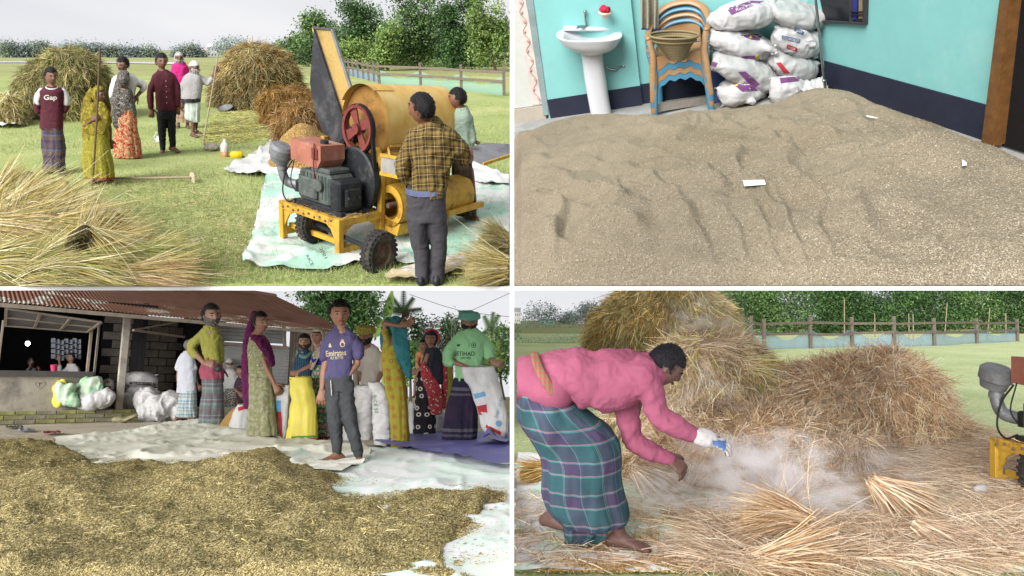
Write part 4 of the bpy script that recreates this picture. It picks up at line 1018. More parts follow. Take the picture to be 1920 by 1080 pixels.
o, _ = sheet('cardboard_sheet', TLS, [(722, 524), (800, 498), (875, 484), (880, 500), (850, 522), (790, 536), (740, 536)], mat('brown_card', (206, 188, 150), bump=.1, col2=(232, 230, 226), thr=(.5, .56)), cloth_h(.01, 3, 2, .03), step=4, sub=2, lift=.05); tag(o, 'torn buff and white sheet by the near wheel at the checked shirt man', 'cardboard')
# ------------------------------------------------------------------ grain, threshed straw, stacks
GC = [(196, 158, 92), (176, 138, 76), (212, 178, 116), (150, 118, 66)]
HEAPM = mat('grain_heap', (182, 146, 86), rough=1, var=.25, scale=30, bump=.8, bscale=160)
def mound(cx, cy, sx, sy, h): return lambda P: h * np.exp(-((P[:, 0] - cx) / sx) ** 2 - ((P[:, 1] - cy) / sy) ** 2)
def heap(name, st, poly, bumps, label, cat, m, n=20000, gs=.012, cols=GC, edge=18, base=.05, rough=.02, freq=6, step=4, lift=.03, ridges=None, ystep=None, jag=0.):
    def h(P, sd, W3):
        e = smoothstep(sd / edge); z = base * e
        for b in bumps: z = z + b(P) * e
        z = z + rough * fbm(W3 * freq, 7, 4) * e
        if ridges is not None: z = z + ridges(P, W3) * smoothstep(sd / 70)
        return z
    o, (W3, Fq) = sheet(name, st, poly, m, h, step=step, ystep=ystep, sub=3 if not jag else 8, lift=lift, jag=jag); tag(o, label, cat)
    scatter_grains('loose_grain', W3, Fq, n, gs, cols, parent=o)
    return o, W3, Fq
heap('grain_heap', TLS, [(498, 318), (510, 290), (530, 262), (560, 250), (600, 255), (640, 300), (660, 318), (600, 328), (540, 330)], [mound(575, 300, 50, 30, .55)], 'golden heap of threshed grain between the straw and the engine', 'grain heap', HEAPM, n=9000, gs=.03)
straw_stack(TLS, (548, 232), [(165, 520, 560), (172, 500, 580), (190, 492, 600), (210, 488, 612), (232, 492, 612)], 'brown heap of threshed straw under the black outlet chute', n=9000, length=12, width=1.3, pal='brown', lump=.16, ratio=.7, seed=4, name='straw_heap', cat='straw heap')
straw_stack(TLS, (560, 278), [(196, 548, 590), (206, 528, 606), (226, 514, 618), (250, 512, 628), (278, 520, 634)], 'long slope of loose straw between the brown stack and the engine', n=7000, length=13, width=1.3, pal='brown', pal2='thresh', lump=.14, ratio=.6, seed=9, name='straw_heap', cat='straw heap', jit=.9)
straw_stack(TLS, (125, 218), [(94, 106, 130), (99, 90, 158), (108, 78, 178), (122, 58, 192), (142, 42, 203), (168, 33, 210), (196, 30, 214), (219, 40, 212)], 'olive straw stack behind the people at the left of the field', n=17000, length=13, width=1.3, pal='stack', pal2='green', lump=.10, seed=2)
straw_stack(TLS, (482, 200), [(85, 462, 486), (90, 448, 510), (102, 434, 536), (124, 416, 550), (150, 406, 560), (178, 400, 570), (201, 402, 572)], 'rusty brown straw stack in the middle of the field', n=17000, length=13, width=1.3, pal='stack', pal2='brown', lump=.10, seed=6)
straw_stack(TLS, (18, 232), [(178, 8, 22), (186, -8, 32), (202, -22, 44), (222, -30, 54), (232, -34, 56)], 'small pale straw heap on a white sheet at the left edge', n=5000, length=12, width=1.3, pal='fresh', lump=.12, seed=7, name='straw_heap', cat='straw heap')
o, _ = sheet('ground_sheet', TLS, [(-20, 238), (30, 240), (58, 232), (62, 218), (50, 205), (30, 196), (-20, 215)], WTARP, cloth_h(.03, 3, 4, .08), step=3, sub=2, lift=.03); tag(o, 'white cloth under the small straw heap at the left edge', 'sheet')
# straw and grass litter
litter('scattered_straw', TLS, [(380, 268), (400, 215), (470, 200), (545, 215), (560, 250), (510, 262), (440, 270)], 5000, .16, .012, 'fresh', lift=.015, cols=[(206, 196, 120), (190, 184, 104), (214, 206, 140)])
litter('scattered_straw', TLS, [(2, 330), (380, 330), (500, 420), (450, 520), (380, 522), (200, 440), (2, 360)], 2500, .14, .006, 'fresh', lift=.01)
ALB = .80
GR = [(146, 166, 96), (168, 182, 114), (130, 150, 84), (188, 194, 138), (196, 186, 140)]
def blades_field(name, st, poly, n, cols, h=.05, w=.006):
    poly = np.asarray(poly, float); lo, hi = poly.min(0), poly.max(0); q = lo + RNG.random((n * 2, 2)) * (hi - lo); sd, _ = poly_sd(q, poly); P = q[sd > 0][:n]; k = len(P)
    d = st.depth(P[:, 0], P[:, 1]); W3 = np.stack(((P[:, 0] - CX) / F * d, d, (CY - P[:, 1]) / F * d), 1)
    dr = st.n + RNG.normal(size=(k, 3)) * .55
    V, Q, C = blades(W3, dr, h * (.4 + RNG.random(k)), w * (d / 8)[:, None] ** .6, RNG.normal(size=(k, 3)) * .3, pick(cols, k, .18))
    return tag(obj(name, fastmesh(name, V, Q, C), LEAF), kind='stuff')
blades_field('short_grass', TLS, [(2, 190), (955, 190), (955, 533), (2, 533)], 70000, GR)
# ------------------------------------------------------------------ rice sheaves heaped in the near corners
ALB = .82
SH = 'rice sheaves heaped in the near left corner'
hp, _ = sheet('sheaf_pile', TLS, [(-60, 345), (30, 348), (110, 372), (190, 410), (262, 450), (320, 490), (352, 536.5), (-60, 536.5)], straw_core('fresh'), lambda P, sd, W3: .42 * smoothstep(sd / 120) * smoothstep((536.5 - P[:, 1]) / 60 + .15) + .05 * fbm(W3 * 3, 3, 3) * smoothstep(sd / 30), step=6, sub=2)
tag(hp, 'packed lower layer of the rice sheaf pile in the near left corner', 'straw pile')
v_ = _[0]; fq = _[1]; sp, sn = surf_points(v_, fq, 5200); sn = np.where(sn[:, 2:3] < 0, -sn, sn); fl_ = np.array((.75, -.2, -.12)); dd_ = np.tile(fl_, (len(sp), 1)) + RNG.normal(size=(len(sp), 3)) * .45 + .7 * np.stack((vnoise(sp * 2.5, 3), vnoise(sp * 2.5, 4) * .5, sp[:, 0] * 0), 1) + sn * .25
V_, Q_, C_ = blades(sp, dd_, .34 * (.5 + RNG.random(len(sp))), .007, np.tile(np.array((0, 0, -.2)), (len(sp), 1)), pick(STRAWC['fresh'], len(sp), .16), seg=3); V_[:, 2] = np.maximum(V_[:, 2], .0029 * V_[:, 1]); tag(obj('cover_straw', fastmesh('cover_straw', V_, Q_, C_), STRAW, hp), kind='stuff')
shv = [((30, 400), (-10, 398), (70, 372), 26, 38, 'pale sheaf low at the left edge under the uppermost one', 'fresh', 'green'), ((200, 470), (120, 420), (238, 436), 20, 40, 'pale sheaf on top of the pile right of the middle', 'fresh', None),
       ((25, 385), (-8, 372), (58, 330), 24, 34, 'uppermost sheaf with its dark ends at the left edge above the pile', 'fresh', 'stack'),
       ((70, 420), (10, 402), (128, 348), 22, 40, 'long pale sheaf slanting up towards the yellow sari woman', 'fresh', None),
       ((110, 440), (30, 440), (190, 384), 20, 42, 'straw-coloured sheaf lying across the middle of the pile', 'fresh', None),
       ((60, 470), (-12, 425), (95, 452), 24, 36, 'golden sheaf at the left edge under the long pale one', 'fresh', 'thresh'),
       ((165, 480), (155, 478, -14), (215, 405, 20), 30, 46, 'sheaf showing its dark round cut end in the middle of the pile', 'stack', 'fresh'),
       ((190, 520), (165, 440), (222, 512), 20, 50, 'sheaf spilling down in front of the dark cut end', 'fresh', None),
       ((240, 490), (170, 470), (290, 462), 18, 34, 'sheaf reaching out over the grass at the right of the pile', 'fresh', None),
       ((300, 515), (240, 482), (345, 508), 20, 36, 'greenish sheaf at the right end of the pile', 'green', 'fresh'),
       ((285, 500), (270, 480), (346, 468), 14, 24, 'small loose sheaf tip sticking out right above the green one', 'fresh', None),
       ((330, 535), (215, 520), (368, 526), 16, 30, 'flat sheaf along the bottom at the right of the pile', 'fresh', 'thresh'),
       ((60, 530), (-10, 490), (85, 500), 26, 40, 'thick sheaf with a bent tip in the lower left corner', 'fresh', 'green'),
       ((120, 535), (40, 520), (150, 488), 24, 52, 'broad green and straw sheaf bottom middle of the pile', 'fresh', 'green'),
       ((200, 536), (120, 500), (232, 530), 20, 44, 'sheaf fanned out at the bottom beside the broad one', 'fresh', 'green')]
for b, A, B, r0, r1, lb, p1, p2 in shv: sheaf(TLS, b, A, B, r0, r1, lb, n=900, pal=p1, pal2=p2, width=1.1, group=SH, droop=.22)
SH2 = 'rice sheaves in the near right corner'
for b, A, B, r0, r1, lb in (((930, 480), (985, 455), (905, 452), 20, 34, 'upper sheaf of the pair in the right corner near the machine'), ((915, 530), (985, 505), (880, 508), 26, 40, 'lower sheaf of the pair in the right corner near the machine')):
    A = (min(A[0], 950), A[1]); s = sheaf(TLS, b, A, B, r0, r1, lb, n=700, pal='fresh', pal2='stack', width=1.4, group=SH2, droop=.1)

T, px = px_thing('sheaf_butt', 'dark round cut end of a sheaf facing out of the pile', 'sheaf', TLS, (158, 486)); ALB = .6
mb = MB(); mb.ball(px.J((150, 456, -105)), (26, 14, 32), rot('Y', 12), n=24, m=14); mapped(mb, px); me = fuse(mb, 'cut_end', .012, 1); wrinkle(me, .03, 14, 3); obj('cut_end', me, mat('dark_wet_stubble', (74, 62, 38), var=.5, scale=22, bump=1., bscale=60, dirt=(130, 116, 70), dscale=12), T)
q = RNG.normal(size=(260, 2)) * (13, 16); q = q[(np.abs(q[:, 0]) < 25) & (np.abs(q[:, 1]) < 30)]; P_ = np.stack((150 + q[:, 0], np.full(len(q), -117.), -(456 - 117 * px.b + q[:, 1])), 1); V_, Q_, C_ = blades(P_, np.tile(np.array((0, -1., .1)), (len(q), 1)) + RNG.normal(size=(len(q), 3)) * .6, 9. * (.4 + RNG.random(len(q))), 1.6, RNG.normal(size=(len(q), 3)) * .2, pick([(120, 104, 62), (80, 68, 40), (170, 152, 100), (60, 50, 32)], len(q), .2)); tag(obj('stubble', fastmesh('stubble', px.local(V_), Q_, C_), STRAW, T), kind='stuff'); ALB = .68
# ------------------------------------------------------------------ fence with a net
POSTM = mat('weathered_post', (128, 116, 104), rough=.95, var=.25, scale=8, bump=.4)
def net_mat(name, c, a=.45):
    m, n, p = new_mat(name); p.inputs['Base Color'].default_value = rgba(c); p.inputs['Roughness'].default_value = .8
    t = N(n, 'BsdfTransparent'); mx = N(n, 'MixShader'); mx.inputs[0].default_value = a
    n.links.new(t.outputs[0], mx.inputs[1]); n.links.new(p.outputs[0], mx.inputs[2]); n.links.new(mx.outputs[0], n.nodes['Material Output'].inputs['Surface']); return m
NETG = net_mat('green_net', (150, 200, 190), .55); NETB = net_mat('blue_net', (130, 172, 214), .55)
def fence(st, pts, hgt, label, netm=None, post_w=.13, rails=(.55, .95), net_h=None, group=None, clear=None):
    """pts: picture points of post feet"""
    g = [st.g(*p) for p in pts]; up = st.n; T = thing('wooden_fence', label, 'fence', g[0], group=group); o0 = g[0]
    for p in g:
        mb = MB(); mb.beam(p - o0 - up * .05, p - o0 + up * hgt * (1 + .04 * RNG.normal()), post_w, post_w, upv=(0, 1, 0)); mb.build('post', POSTM, T)
    for a, b in zip(g[:-1], g[1:]):
        for r in rails:
            mb = MB(); f = np.array((0, -post_w * .55, 0)); mb.beam(a - o0 + up * hgt * (r * .84 + .02 * RNG.normal()) + f, b - o0 + up * hgt * (r * .84 + .02 * RNG.normal()) + f, .04, .11); mb.build('rail', POSTM, T)
        if netm:
            k = 14; top = [(net_h or .5) * hgt * (1 + .35 * math.cos(q * 2 * PI)) for q in np.linspace(0, 1, k)]
            G = np.array([[a + (b - a) * t - o0 + up * h * v + np.array((0, .06 + .03 * math.sin(t * 20), 0)) for t, h in zip(np.linspace(0, 1, k), top)] for v in (0, .33, .66, 1)]); mb = MB(); mb.grid(G); mb.build('net', netm, T, smooth=True)
    return T
fence(TLS, [(711, 157), (789, 162), (865, 170), (945, 179)], 1.15, 'post and rail fence with green net at the right of the field', NETG)
fence(TLS, [(711, 156.5), (702, 153.5), (692, 151), (682, 148.3), (672, 145.7), (663, 143.3), (655, 141), (648, 139), (641, 137), (635, 135), (629, 133)], 1.15, 'receding post fence with blue net running back to the wood', NETB)

# ------------------------------------------------------------------ trees beyond the fence and across the water
W_ = 'trees of the wood beyond the fence'
for i, (b, cr, lb, pal, n) in enumerate((
    ((552, 120), (560, 72, 70, 40, 9), 'spreading tree at the left end of the wood above the black chute', 'wood', 3600),
    ((618, 124), (610, 30, 90, 70, 12), 'flat topped tree left of the tallest ones', 'wood', 5200),
    ((690, 126), (685, 14, 96, 86, 13), 'layered dark tree above the fence corner', 'dark', 6000),
    ((785, 130), (775, -8, 110, 110, 15), 'tall full crowned tree in the middle of the wood', 'wood', 7200),
    ((858, 132), (858, -6, 90, 120, 14), 'dark dense tree right of the middle of the wood', 'dark', 6200),
    ((930, 134), (915, 2, 62, 112, 13), 'pale feathery tree at the right edge of the wood', 'bright', 6000),
    ((655, 128), (655, 84, 80, 36, 9), 'low bright bush tree behind the receding fence', 'bright', 2600),
    ((728, 132), (728, 52, 54, 70, 9), 'slim bright green young tree by the fence corner', 'bright', 3000))):
    lobes = [l for l in crown(*cr, seed=i * 3) if l[0] + l[2] < 957]
    tree(TLS, b, lobes, lb, n=n, leaf=5.6, pal=pal, trunk=2.4, group=W_, seed=i * 5, shell=.35)
def undergrowth(name, st, poly, n, cols, size, base=None):
    poly = np.asarray(poly, float); px = Px(st, *(base or poly.mean(0))); lo, hi = poly.min(0), poly.max(0); q = lo + RNG.random((n * 3, 2)) * (hi - lo); sd, _ = poly_sd(q, poly); P = q[sd > 0][:n]
    parts = [leaves(np.array((p[0], RNG.normal() * 6, -p[1])), (size * 2,) * 3, 10, size, cols, 1) for p in P]
    V, Q, C = cat3(parts); return tag(obj(name, fastmesh(name, px.map(V), Q, C), LEAF), kind='stuff')
undergrowth('undergrowth', TLS, [(630, 112), (720, 112), (800, 118), (955, 115), (955, 146), (800, 138), (720, 136), (640, 124)], 900, FOL['bright'], 3.6)
undergrowth('shaded_thicket', TLS, [(560, 100), (700, 70), (948, 50), (948, 128), (700, 126), (560, 118)], 1700, [(62, 92, 54), (76, 108, 64), (52, 80, 48), (88, 120, 72)], 6, base=(780, 124))  # shade inside the wood is put into these darker leaf greens
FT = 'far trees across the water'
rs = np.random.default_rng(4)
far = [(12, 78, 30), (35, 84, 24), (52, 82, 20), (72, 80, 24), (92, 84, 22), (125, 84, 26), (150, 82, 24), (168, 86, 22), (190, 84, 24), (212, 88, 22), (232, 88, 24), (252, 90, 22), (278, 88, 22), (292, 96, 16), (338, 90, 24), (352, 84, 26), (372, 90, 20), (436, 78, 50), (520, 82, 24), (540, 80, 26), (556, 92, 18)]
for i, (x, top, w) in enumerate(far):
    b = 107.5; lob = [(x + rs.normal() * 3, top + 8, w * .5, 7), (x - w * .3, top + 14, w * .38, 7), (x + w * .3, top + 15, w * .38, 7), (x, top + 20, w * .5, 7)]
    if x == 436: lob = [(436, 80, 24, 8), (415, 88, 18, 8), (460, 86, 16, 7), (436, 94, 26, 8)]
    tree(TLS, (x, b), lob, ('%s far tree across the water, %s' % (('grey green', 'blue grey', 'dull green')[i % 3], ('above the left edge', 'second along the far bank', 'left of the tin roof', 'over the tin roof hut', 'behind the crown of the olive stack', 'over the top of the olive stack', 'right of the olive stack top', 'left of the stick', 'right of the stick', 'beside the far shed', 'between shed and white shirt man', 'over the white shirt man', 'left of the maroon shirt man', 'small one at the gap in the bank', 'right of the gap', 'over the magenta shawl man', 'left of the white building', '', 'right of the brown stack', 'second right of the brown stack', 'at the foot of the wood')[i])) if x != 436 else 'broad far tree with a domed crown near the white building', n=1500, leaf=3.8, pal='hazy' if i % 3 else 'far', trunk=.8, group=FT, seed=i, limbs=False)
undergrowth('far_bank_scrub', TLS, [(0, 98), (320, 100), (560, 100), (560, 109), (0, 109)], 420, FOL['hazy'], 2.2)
WATER = mat('pale_water', (222, 224, 226), rough=.15, var=.05, bump=.05, spec=.5)
o, _ = sheet('river', TLS, [(-120, 114.6), (120, 115.5), (330, 117), (330, 121), (200, 118.6), (-120, 117.6)], WATER, lambda P, sd, W3: P[:, 0] * 0, step=8, ystep=.8, sub=0, lift=.05); tag(o, kind='structure')
def far_house(x, y, w, h, label, wall=(222, 220, 214), roof=(190, 190, 190), fl=1, st=TLS):
    px = Px(st, x, y); T = thing('far_house', label, 'house', px.origin); J = px.J
    mb = MB(); mb.box((x - w / 2, -w * .3, -y), (x + w / 2, w * .3, -y + h)); mapped(mb, px); mb.build('wall', mat('far_wall_%d' % wall[0], wall), T)
    mb = MB(); mb.prism([(x - w * .56, -w * .38, -y + h), (x + w * .56, -w * .38, -y + h), (x + w * .5, 0, -y + h * 1.35), (x - w * .5, 0, -y + h * 1.35)], (0, 0, .3)); mb.prism([(x - w * .5, 0, -y + h * 1.35), (x + w * .5, 0, -y + h * 1.35), (x + w * .56, w * .38, -y + h), (x - w * .56, w * .38, -y + h)], (0, 0, .3)); mapped(mb, px); mb.build('roof', mat('far_roof_%d' % roof[0], roof), T)
    for f in range(fl):
        for k in range(3):
            mb = MB(); cx = x - w * .3 + w * .3 * k; z = -y + h * (f + .35) / fl; mb.box((cx - w * .06, -w * .3 - .15, z), (cx + w * .06, -w * .3 - .02, z + h * .35 / fl)); mapped(mb, px); mb.build('window', mat('far_window', (110, 112, 118)), T)
    return T
far_house(48, 106, 15, 8, 'low far house with pale tin roof left of the olive stack'); far_house(190, 106, 17, 7, 'far grey shed with tin roof behind the olive stack', wall=(178, 174, 170)); far_house(281, 106, 9, 5, 'tiny far hut between the trees'); far_house(398, 107, 20, 18, 'white two storey building far behind the white capped man', wall=(206, 208, 206), fl=2, roof=(198, 198, 196))

# ------------------------------------------------------------------ small things on the grass
T, px = px_thing('basin', 'shallow grey metal basin lying on the grass by the brown stack', 'basin', TLS, (424, 208))
mb = MB(); mb.lathe([(6, 0), (10, 2), (13.5, 7), (14.5, 7.4), (13, 6.8), (9, 2.5), (.5, 1.2)], n=28, c=(424, 0, -208), R=rot('Y', -14) @ rot('X', 18)); mapped(mb, px); mb.build('bowl', GREYM, T, smooth=True)
T, px = px_thing('plastic_bottle', 'clear plastic bottle with orange liquid by the yellow can', 'bottle', TLS, (421, 296))
mb = MB(); mb.lathe([(7.5, 0), (8, 1), (8, 11), (7.6, 11.2)], n=20, c=(421, 0, -296)); mapped(mb, px); mb.build('liquid', mat('amber_oil', (196, 140, 92), rough=.2, bump=0), T, smooth=True)
mb = MB(); mb.lathe([(7.7, 11.3), (8, 12), (8, 24), (6, 28), (3.2, 31), (3.2, 35), (.3, 35)], n=20, c=(421, 0, -296)); mapped(mb, px); mb.build('shell', mat('milky_plastic', (214, 210, 202), rough=.25, bump=0), T, smooth=True)
T, px = px_thing('jerry_can', 'small yellow oil can lying on its side beside the bottle', 'can', TLS, (444, 299))
mb = MB(); mb.box((432, -7, -297), (455, 7, -284), bev=2.5, M=None); mapped(mb, px); mb.build('can', mat('yellow_plastic', (236, 208, 20), rough=.4, var=.05), T, smooth=True)
mb = MB(); mb.tube([(454, -3, -293), (459, -4, -296)], [2.5, 2.2]); mapped(mb, px); mb.build('cap', ENGB, T, smooth=True)
T, px = px_thing('leveller', 'wooden pole with a round board lying across the grass', 'rake', TLS, (280, 340))
mb = MB(); mb.tube([px.J((163, 334)), px.J((250, 334)), px.J((366, 332))], [1.9, 2.1, 2.2], n=10); mapped(mb, px); mb.build('pole', WOODP, T, smooth=True)
mb = MB(); mb.lathe([(.3, -2), (15, -2), (15.5, 0), (15, 2), (.3, 2)], n=28, c=px.J((362, 338)), R=rot('Z', 28) @ rot('Y', 80) @ np.diag((1, .62, 1.))); mapped(mb, px); mb.build('round_board', mat('bare_board', (206, 190, 162), var=.1, bump=.2), T)
T, px = px_thing('kettle', 'small white kettle on the grass behind the maroon shirt man', 'kettle', TLS, (298, 268))
mb = MB(); mb.lathe([(4, 0), (6, 2), (6, 8), (3, 12), (.4, 13.5)], n=18, c=(298, 3, -268)); mb.tube([(293, 3, -264), (289, 3, -258), (290, 3, -254)], [1.4, 1, .8]); mb.tube([(294, 3, -256), (291, 3, -250), (297, 3, -248), (302, 3, -254)], .7); mapped(mb, px); mb.build('kettle_body', mat('white_enamel', (216, 216, 214), rough=.3), T, smooth=True)
T, px = px_thing('stick_bundle', 'grey rags and sticks in a heap by the thin pole', 'bundle', TLS, (396, 284))
mb = MB()
for k in range(9): mb.tube([px.J((380 + RNG.random() * 8, 270 + RNG.random() * 12)), px.J((405 + RNG.random() * 12, 268 + RNG.random() * 16))], [1.8, 1.2], n=6)
mb.ball(px.J((396, 277)), (15, 9, 6)); mapped(mb, px); me = fuse(mb, 'rags', .012, 1); wrinkle(me, .02, 16, 3); obj('rags', me, mat('grey_rag', (172, 164, 150), var=.35, scale=20), T)
for k, (x, y) in enumerate(((929, 325), (938, 326))):
    T, px = px_thing('sandal', 'grey %s sandal of the pair on the grass at the right edge' % ('left' if k == 0 else 'right'), 'sandal', TLS, (x, y), group='pair of sandals')
    mb = MB(); mb.tube([(x - 6, -4, -y + .6), (x, 0, -y + .6), (x + 5, 5, -y + .6)], [(2.6, .7), (2.2, .7), (2.8, .7)], n=10, side=(1, -1, 0)); mapped(mb, px); mb.build('sole', mat('sandal_grey', (120, 116, 118)), T, smooth=True)
    mb = MB(); mb.tube([(x - 5, -1, -y + 1), (x - 3, -3, -y + 4), (x + 1, -4, -y + 1)], .9); mapped(mb, px); mb.build('strap', ROPE, T, smooth=True)
o, _ = sheet('crumpled_cloth', TLS, [(519, 262), (524, 248), (534, 246), (546, 250), (542, 258), (530, 264)], WTARP, cloth_h(.16, 5, 6, .14), step=1.5, sub=2, lift=.05); tag(o, 'crumpled white cloth at the edge of the straw behind the engine', 'cloth')
T, px = px_thing('water_pot', 'small black tied bag hanging at the front of the thresher', 'bag', TLS, (598, 268)); T.location = Vector(px.origin)
mb = MB(); mb.lathe([(5, 0), (10, 4), (10.5, 14), (7, 22), (3, 25), (4.5, 30), (.4, 29)], n=18, c=(597, -40, -270)); mapped(mb, px); mb.build('bag_body', mat('black_polythene', (44, 44, 48), rough=.4, bump=.5), T, smooth=True)
# ------------------------------------------------------------------ poles held in the hands
def stick(name, label, st, base, a, b, r0, r1, m, cat='pole'):
    T, px = px_thing(name, label, cat, st, base); mb = MB(); A, B = px.J(a), px.J(b); mid = (A + B) / 2 + np.array((r0 * .5, 0, 0)); mb.tube([A, mid, B], [r0, (r0 + r1) / 2, r1], n=10, sub=4); mapped(mb, px); mb.build('shaft', m, T, smooth=True); return T
stick('walking_pole', 'long brown stick held upright by the woman in yellow', TLS, (175, 352), (187.5, 91, -10), (173, 354, -10), 2.3, 1.9, WOODD)
stick('bamboo_pole', 'thin pale bamboo pole held by the white capped man', TLS, (384, 266), (409, 101, 0), (381, 266, 0), 1.3, 1.5, WOODP)
ALB = .60
# ------------------------------------------------------------------ people in the field
FP = 'people in the field'
MAROON = mat('maroon_jersey', (92, 36, 48), var=.12); OFFW = mat('off_white_cotton', (226, 224, 222), var=.06, bump=.1)
LUN1 = plaid('purple_olive_lungi', [(0, (92, 76, 98)), (.35, (118, 100, 80)), (.6, (86, 74, 110)), (.8, (124, 110, 92))], [(0, (100, 84, 92)), (.3, (70, 66, 112)), (.42, (90, 130, 180)), (.5, (120, 104, 84)), (.8, (76, 66, 104))], 5, 4.2)
p = Person(TLS, (98, 327), 'young man in maroon and white jersey and purple lungi, arms behind his back', (95, 143, 32, 22), tone=(112, 78, 62), hair='full', group=FP, neck=(97, 165), beard=None)
p.leg((90, 245), (89, 285), (86, 320), -30, shoe=ENGB); p.leg((108, 245), (111, 285), (114, 317), 10, shoe=ENGB)
p.torso([(164, 80, 112), (200, 80, 114), (242, 80, 116)])
p.arm((74, 173), (70, 200), (82, 222, 12), curl=40); p.arm((121, 173), (124, 198), (112, 222, 12), curl=40)
sh = p.top('shirt', MAROON, [(161, 90, 104), (165, 76, 119), (175, 73, 121), (200, 76, 118), (225, 75, 119), (241, 73, 119)], [([(76, 170), (70, 195), (71, 208)], [9, 7, 6]), ([(119, 170), (124, 192), (122, 206)], [9, 7, 6])])
for s, q in ((-1, [(77.5, 171), (71.5, 182), (70.5, 193)]), (1, [(117.5, 171), (123, 182), (124, 193)])):
    mb = MB(); mb.tube([p.px.J(a) for a in q], [6.6, 7.6, 7.4], n=14); mapped(mb, p.px); mb.build('white_sleeve', OFFW, p.root, smooth=True)
mb = MB(); mb.tube([p.px.J((97 + 11 * math.cos(a), 164 + 3.4 * math.sin(a), -9 * math.sin(a) - 3)) for a in np.linspace(0, 2 * PI, 12)], 1.6, n=8, round_ends=False); mapped(mb, p.px); mb.build('collar', OFFW, p.root, smooth=True)
lettering('Gap', mat('white_print', (232, 226, 220), bump=0), sh, 94.5, 184, 25, 12, bold=.02)
p.skirt('lungi', LUN1, [(238, 76, 118), (260, 78, 121), (290, 80, 122), (317, 79, 122)], amp=.06); p.done()

YSARI = printed('yellow_print_sari', [(0, (110, 78, 22)), (.10, (190, 172, 62)), (.24, (98, 82, 30)), (.32, (182, 166, 58)), (.44, (128, 116, 42))], 17, src='Object')
YSARI2 = printed('yellow_print_skirt', [(0, (86, 78, 26)), (.16, (190, 180, 70)), (.34, (120, 116, 44)), (.5, (180, 170, 66))], 24)
RED = mat('red_petticoat', (160, 62, 66))
p = Person(TLS, (190, 344), 'old woman in a yellow printed sari leaning on a long stick', (185, 178, 29, 50), tone=(102, 70, 52), hair='tied', group=FP, neck=(180, 198))
p.leg((176, 255), (178, 300), (177, 334), -10, fl=.95); p.leg((194, 255), (200, 300), (203, 333), 60, fl=.95)
p.torso([(198, 168, 194), (240, 166, 200)])
p.arm((160, 205), (158, 236, -6), (173, 225, -16), (180, 221, -18), curl=60, r=.95); p.arm((200, 210), (206, 240), (207, 262), curl=30, r=.95)
p.top('sari_bodice', YSARI, [(192, 168, 192), (198, 157, 200), (215, 154, 204), (240, 155, 206), (262, 156, 206)], [([(160, 203), (156, 222), (157, 234)], [8, 7, 6.5]), ([(200, 206), (205, 226)], [8, 7])], wr=.010)
p.skirt('sari_skirt', YSARI2, [(250, 156, 204), (270, 156, 206), (300, 155, 211), (330, 156, 215)], amp=.07, k=9)
p.skirt('petticoat', RED, [(318, 160, 212), (334, 160, 215)], amp=.07, k=9)
p.cover('hood', 'head_cloth', YSARI)
p.drape('shawl_end', YSARI, [([(172, 172, 3), (166, 190, 4), (163, 220, 2), (166, 250, -4)], [(8, 7), (10, 6), (11, 5), (12, 4)]), ([(188, 196, -8), (192, 220, -13), (182, 245, -14)], [(9, 3), (13, 3), (16, 3)])]); p.done()

p = Person(TLS, (236, 296), 'man in a white shirt, hand on hip, half hidden behind the grey shawl woman', (230, 121, 29, -38, 10), tone=(118, 84, 66), hair='full', group=FP, neck=(234, 143))
p.leg((228, 215), (229, 255), (230, 288), 0); p.leg((244, 215), (245, 255), (246, 288), 10)
p.torso([(142, 216, 252), (180, 218, 250), (215, 220, 252)])
p.arm((214, 150), (210, 178), (212, 204), curl=25); p.arm((256, 150), (270, 165, 4), (257, 180, -2), curl=30)
p.top('shirt', OFFW, [(137, 226, 242), (142, 212, 256), (155, 209, 258), (180, 212, 252), (212, 214, 252)], [([(214, 148), (210, 172), (211, 182)], [8, 6.5, 6]), ([(254, 148), (269, 160, 4), (266, 170, 2)], [8, 7, 6])])
p.trousers('trousers', mat('dark_cloth', (60, 58, 62)), [(205, 218, 252), (225, 219, 252)], [([(227, 220), (229, 255), (230, 284)], [9, 7, 6]), ([(244, 220), (245, 255), (246, 284)], [9, 7, 6])]); p.done()

GSH = printed('grey_leaf_shawl', [(0, (54, 52, 52)), (.26, (170, 164, 152)), (.36, (62, 60, 60)), (.62, (150, 144, 134))], 30, src='Object')
RSK = printed('red_floral_skirt', [(0, (226, 190, 150)), (.2, (190, 62, 40)), (.42, (214, 186, 140)), (.5, (176, 58, 44))], 15, ground=(206, 176, 128))
p = Person(TLS, (238, 300), 'woman in a grey leaf print shawl and red floral skirt, seen from behind', (231, 150, 27, 165), tone=(116, 80, 60), hair='tied', group=FP, neck=(232, 170), voxel=.010)
p.leg((230, 225), (234, 265), (237, 296), 150, fl=.9); p.leg((250, 225), (254, 262), (256, 292), 60, fl=1.0)
p.torso([(172, 216, 246), (210, 220, 252)])
p.arm((220, 180), (226, 208, -6), (234, 234, -10), curl=35, r=1.0)
p.skirt('skirt', RSK, [(205, 222, 254), (225, 218, 257), (260, 214, 262), (294, 213, 267)], amp=.07, k=8); p.skirt('petticoat', RED, [(286, 218, 262), (300, 222, 258)], amp=.06)
p.top('shawl', GSH, [(168, 214, 246), (180, 209, 249), (200, 212, 254), (215, 216, 256), (228, 216, 248), (237, 216, 234)], [([(218, 176), (214, 188), (218, 192)], [9, 8, 8])], wr=.012, ratio=.7)
p.cover('hood', 'head_shawl', GSH); p.drape('shawl_fold', GSH, [([(232, 140, 6), (228, 160, 8), (224, 185, -8), (222, 215, -10), (220, 236, -6)], [(11, 8), (14, 8), (14, 5), (12, 4), (8, 3)])]); p.done()

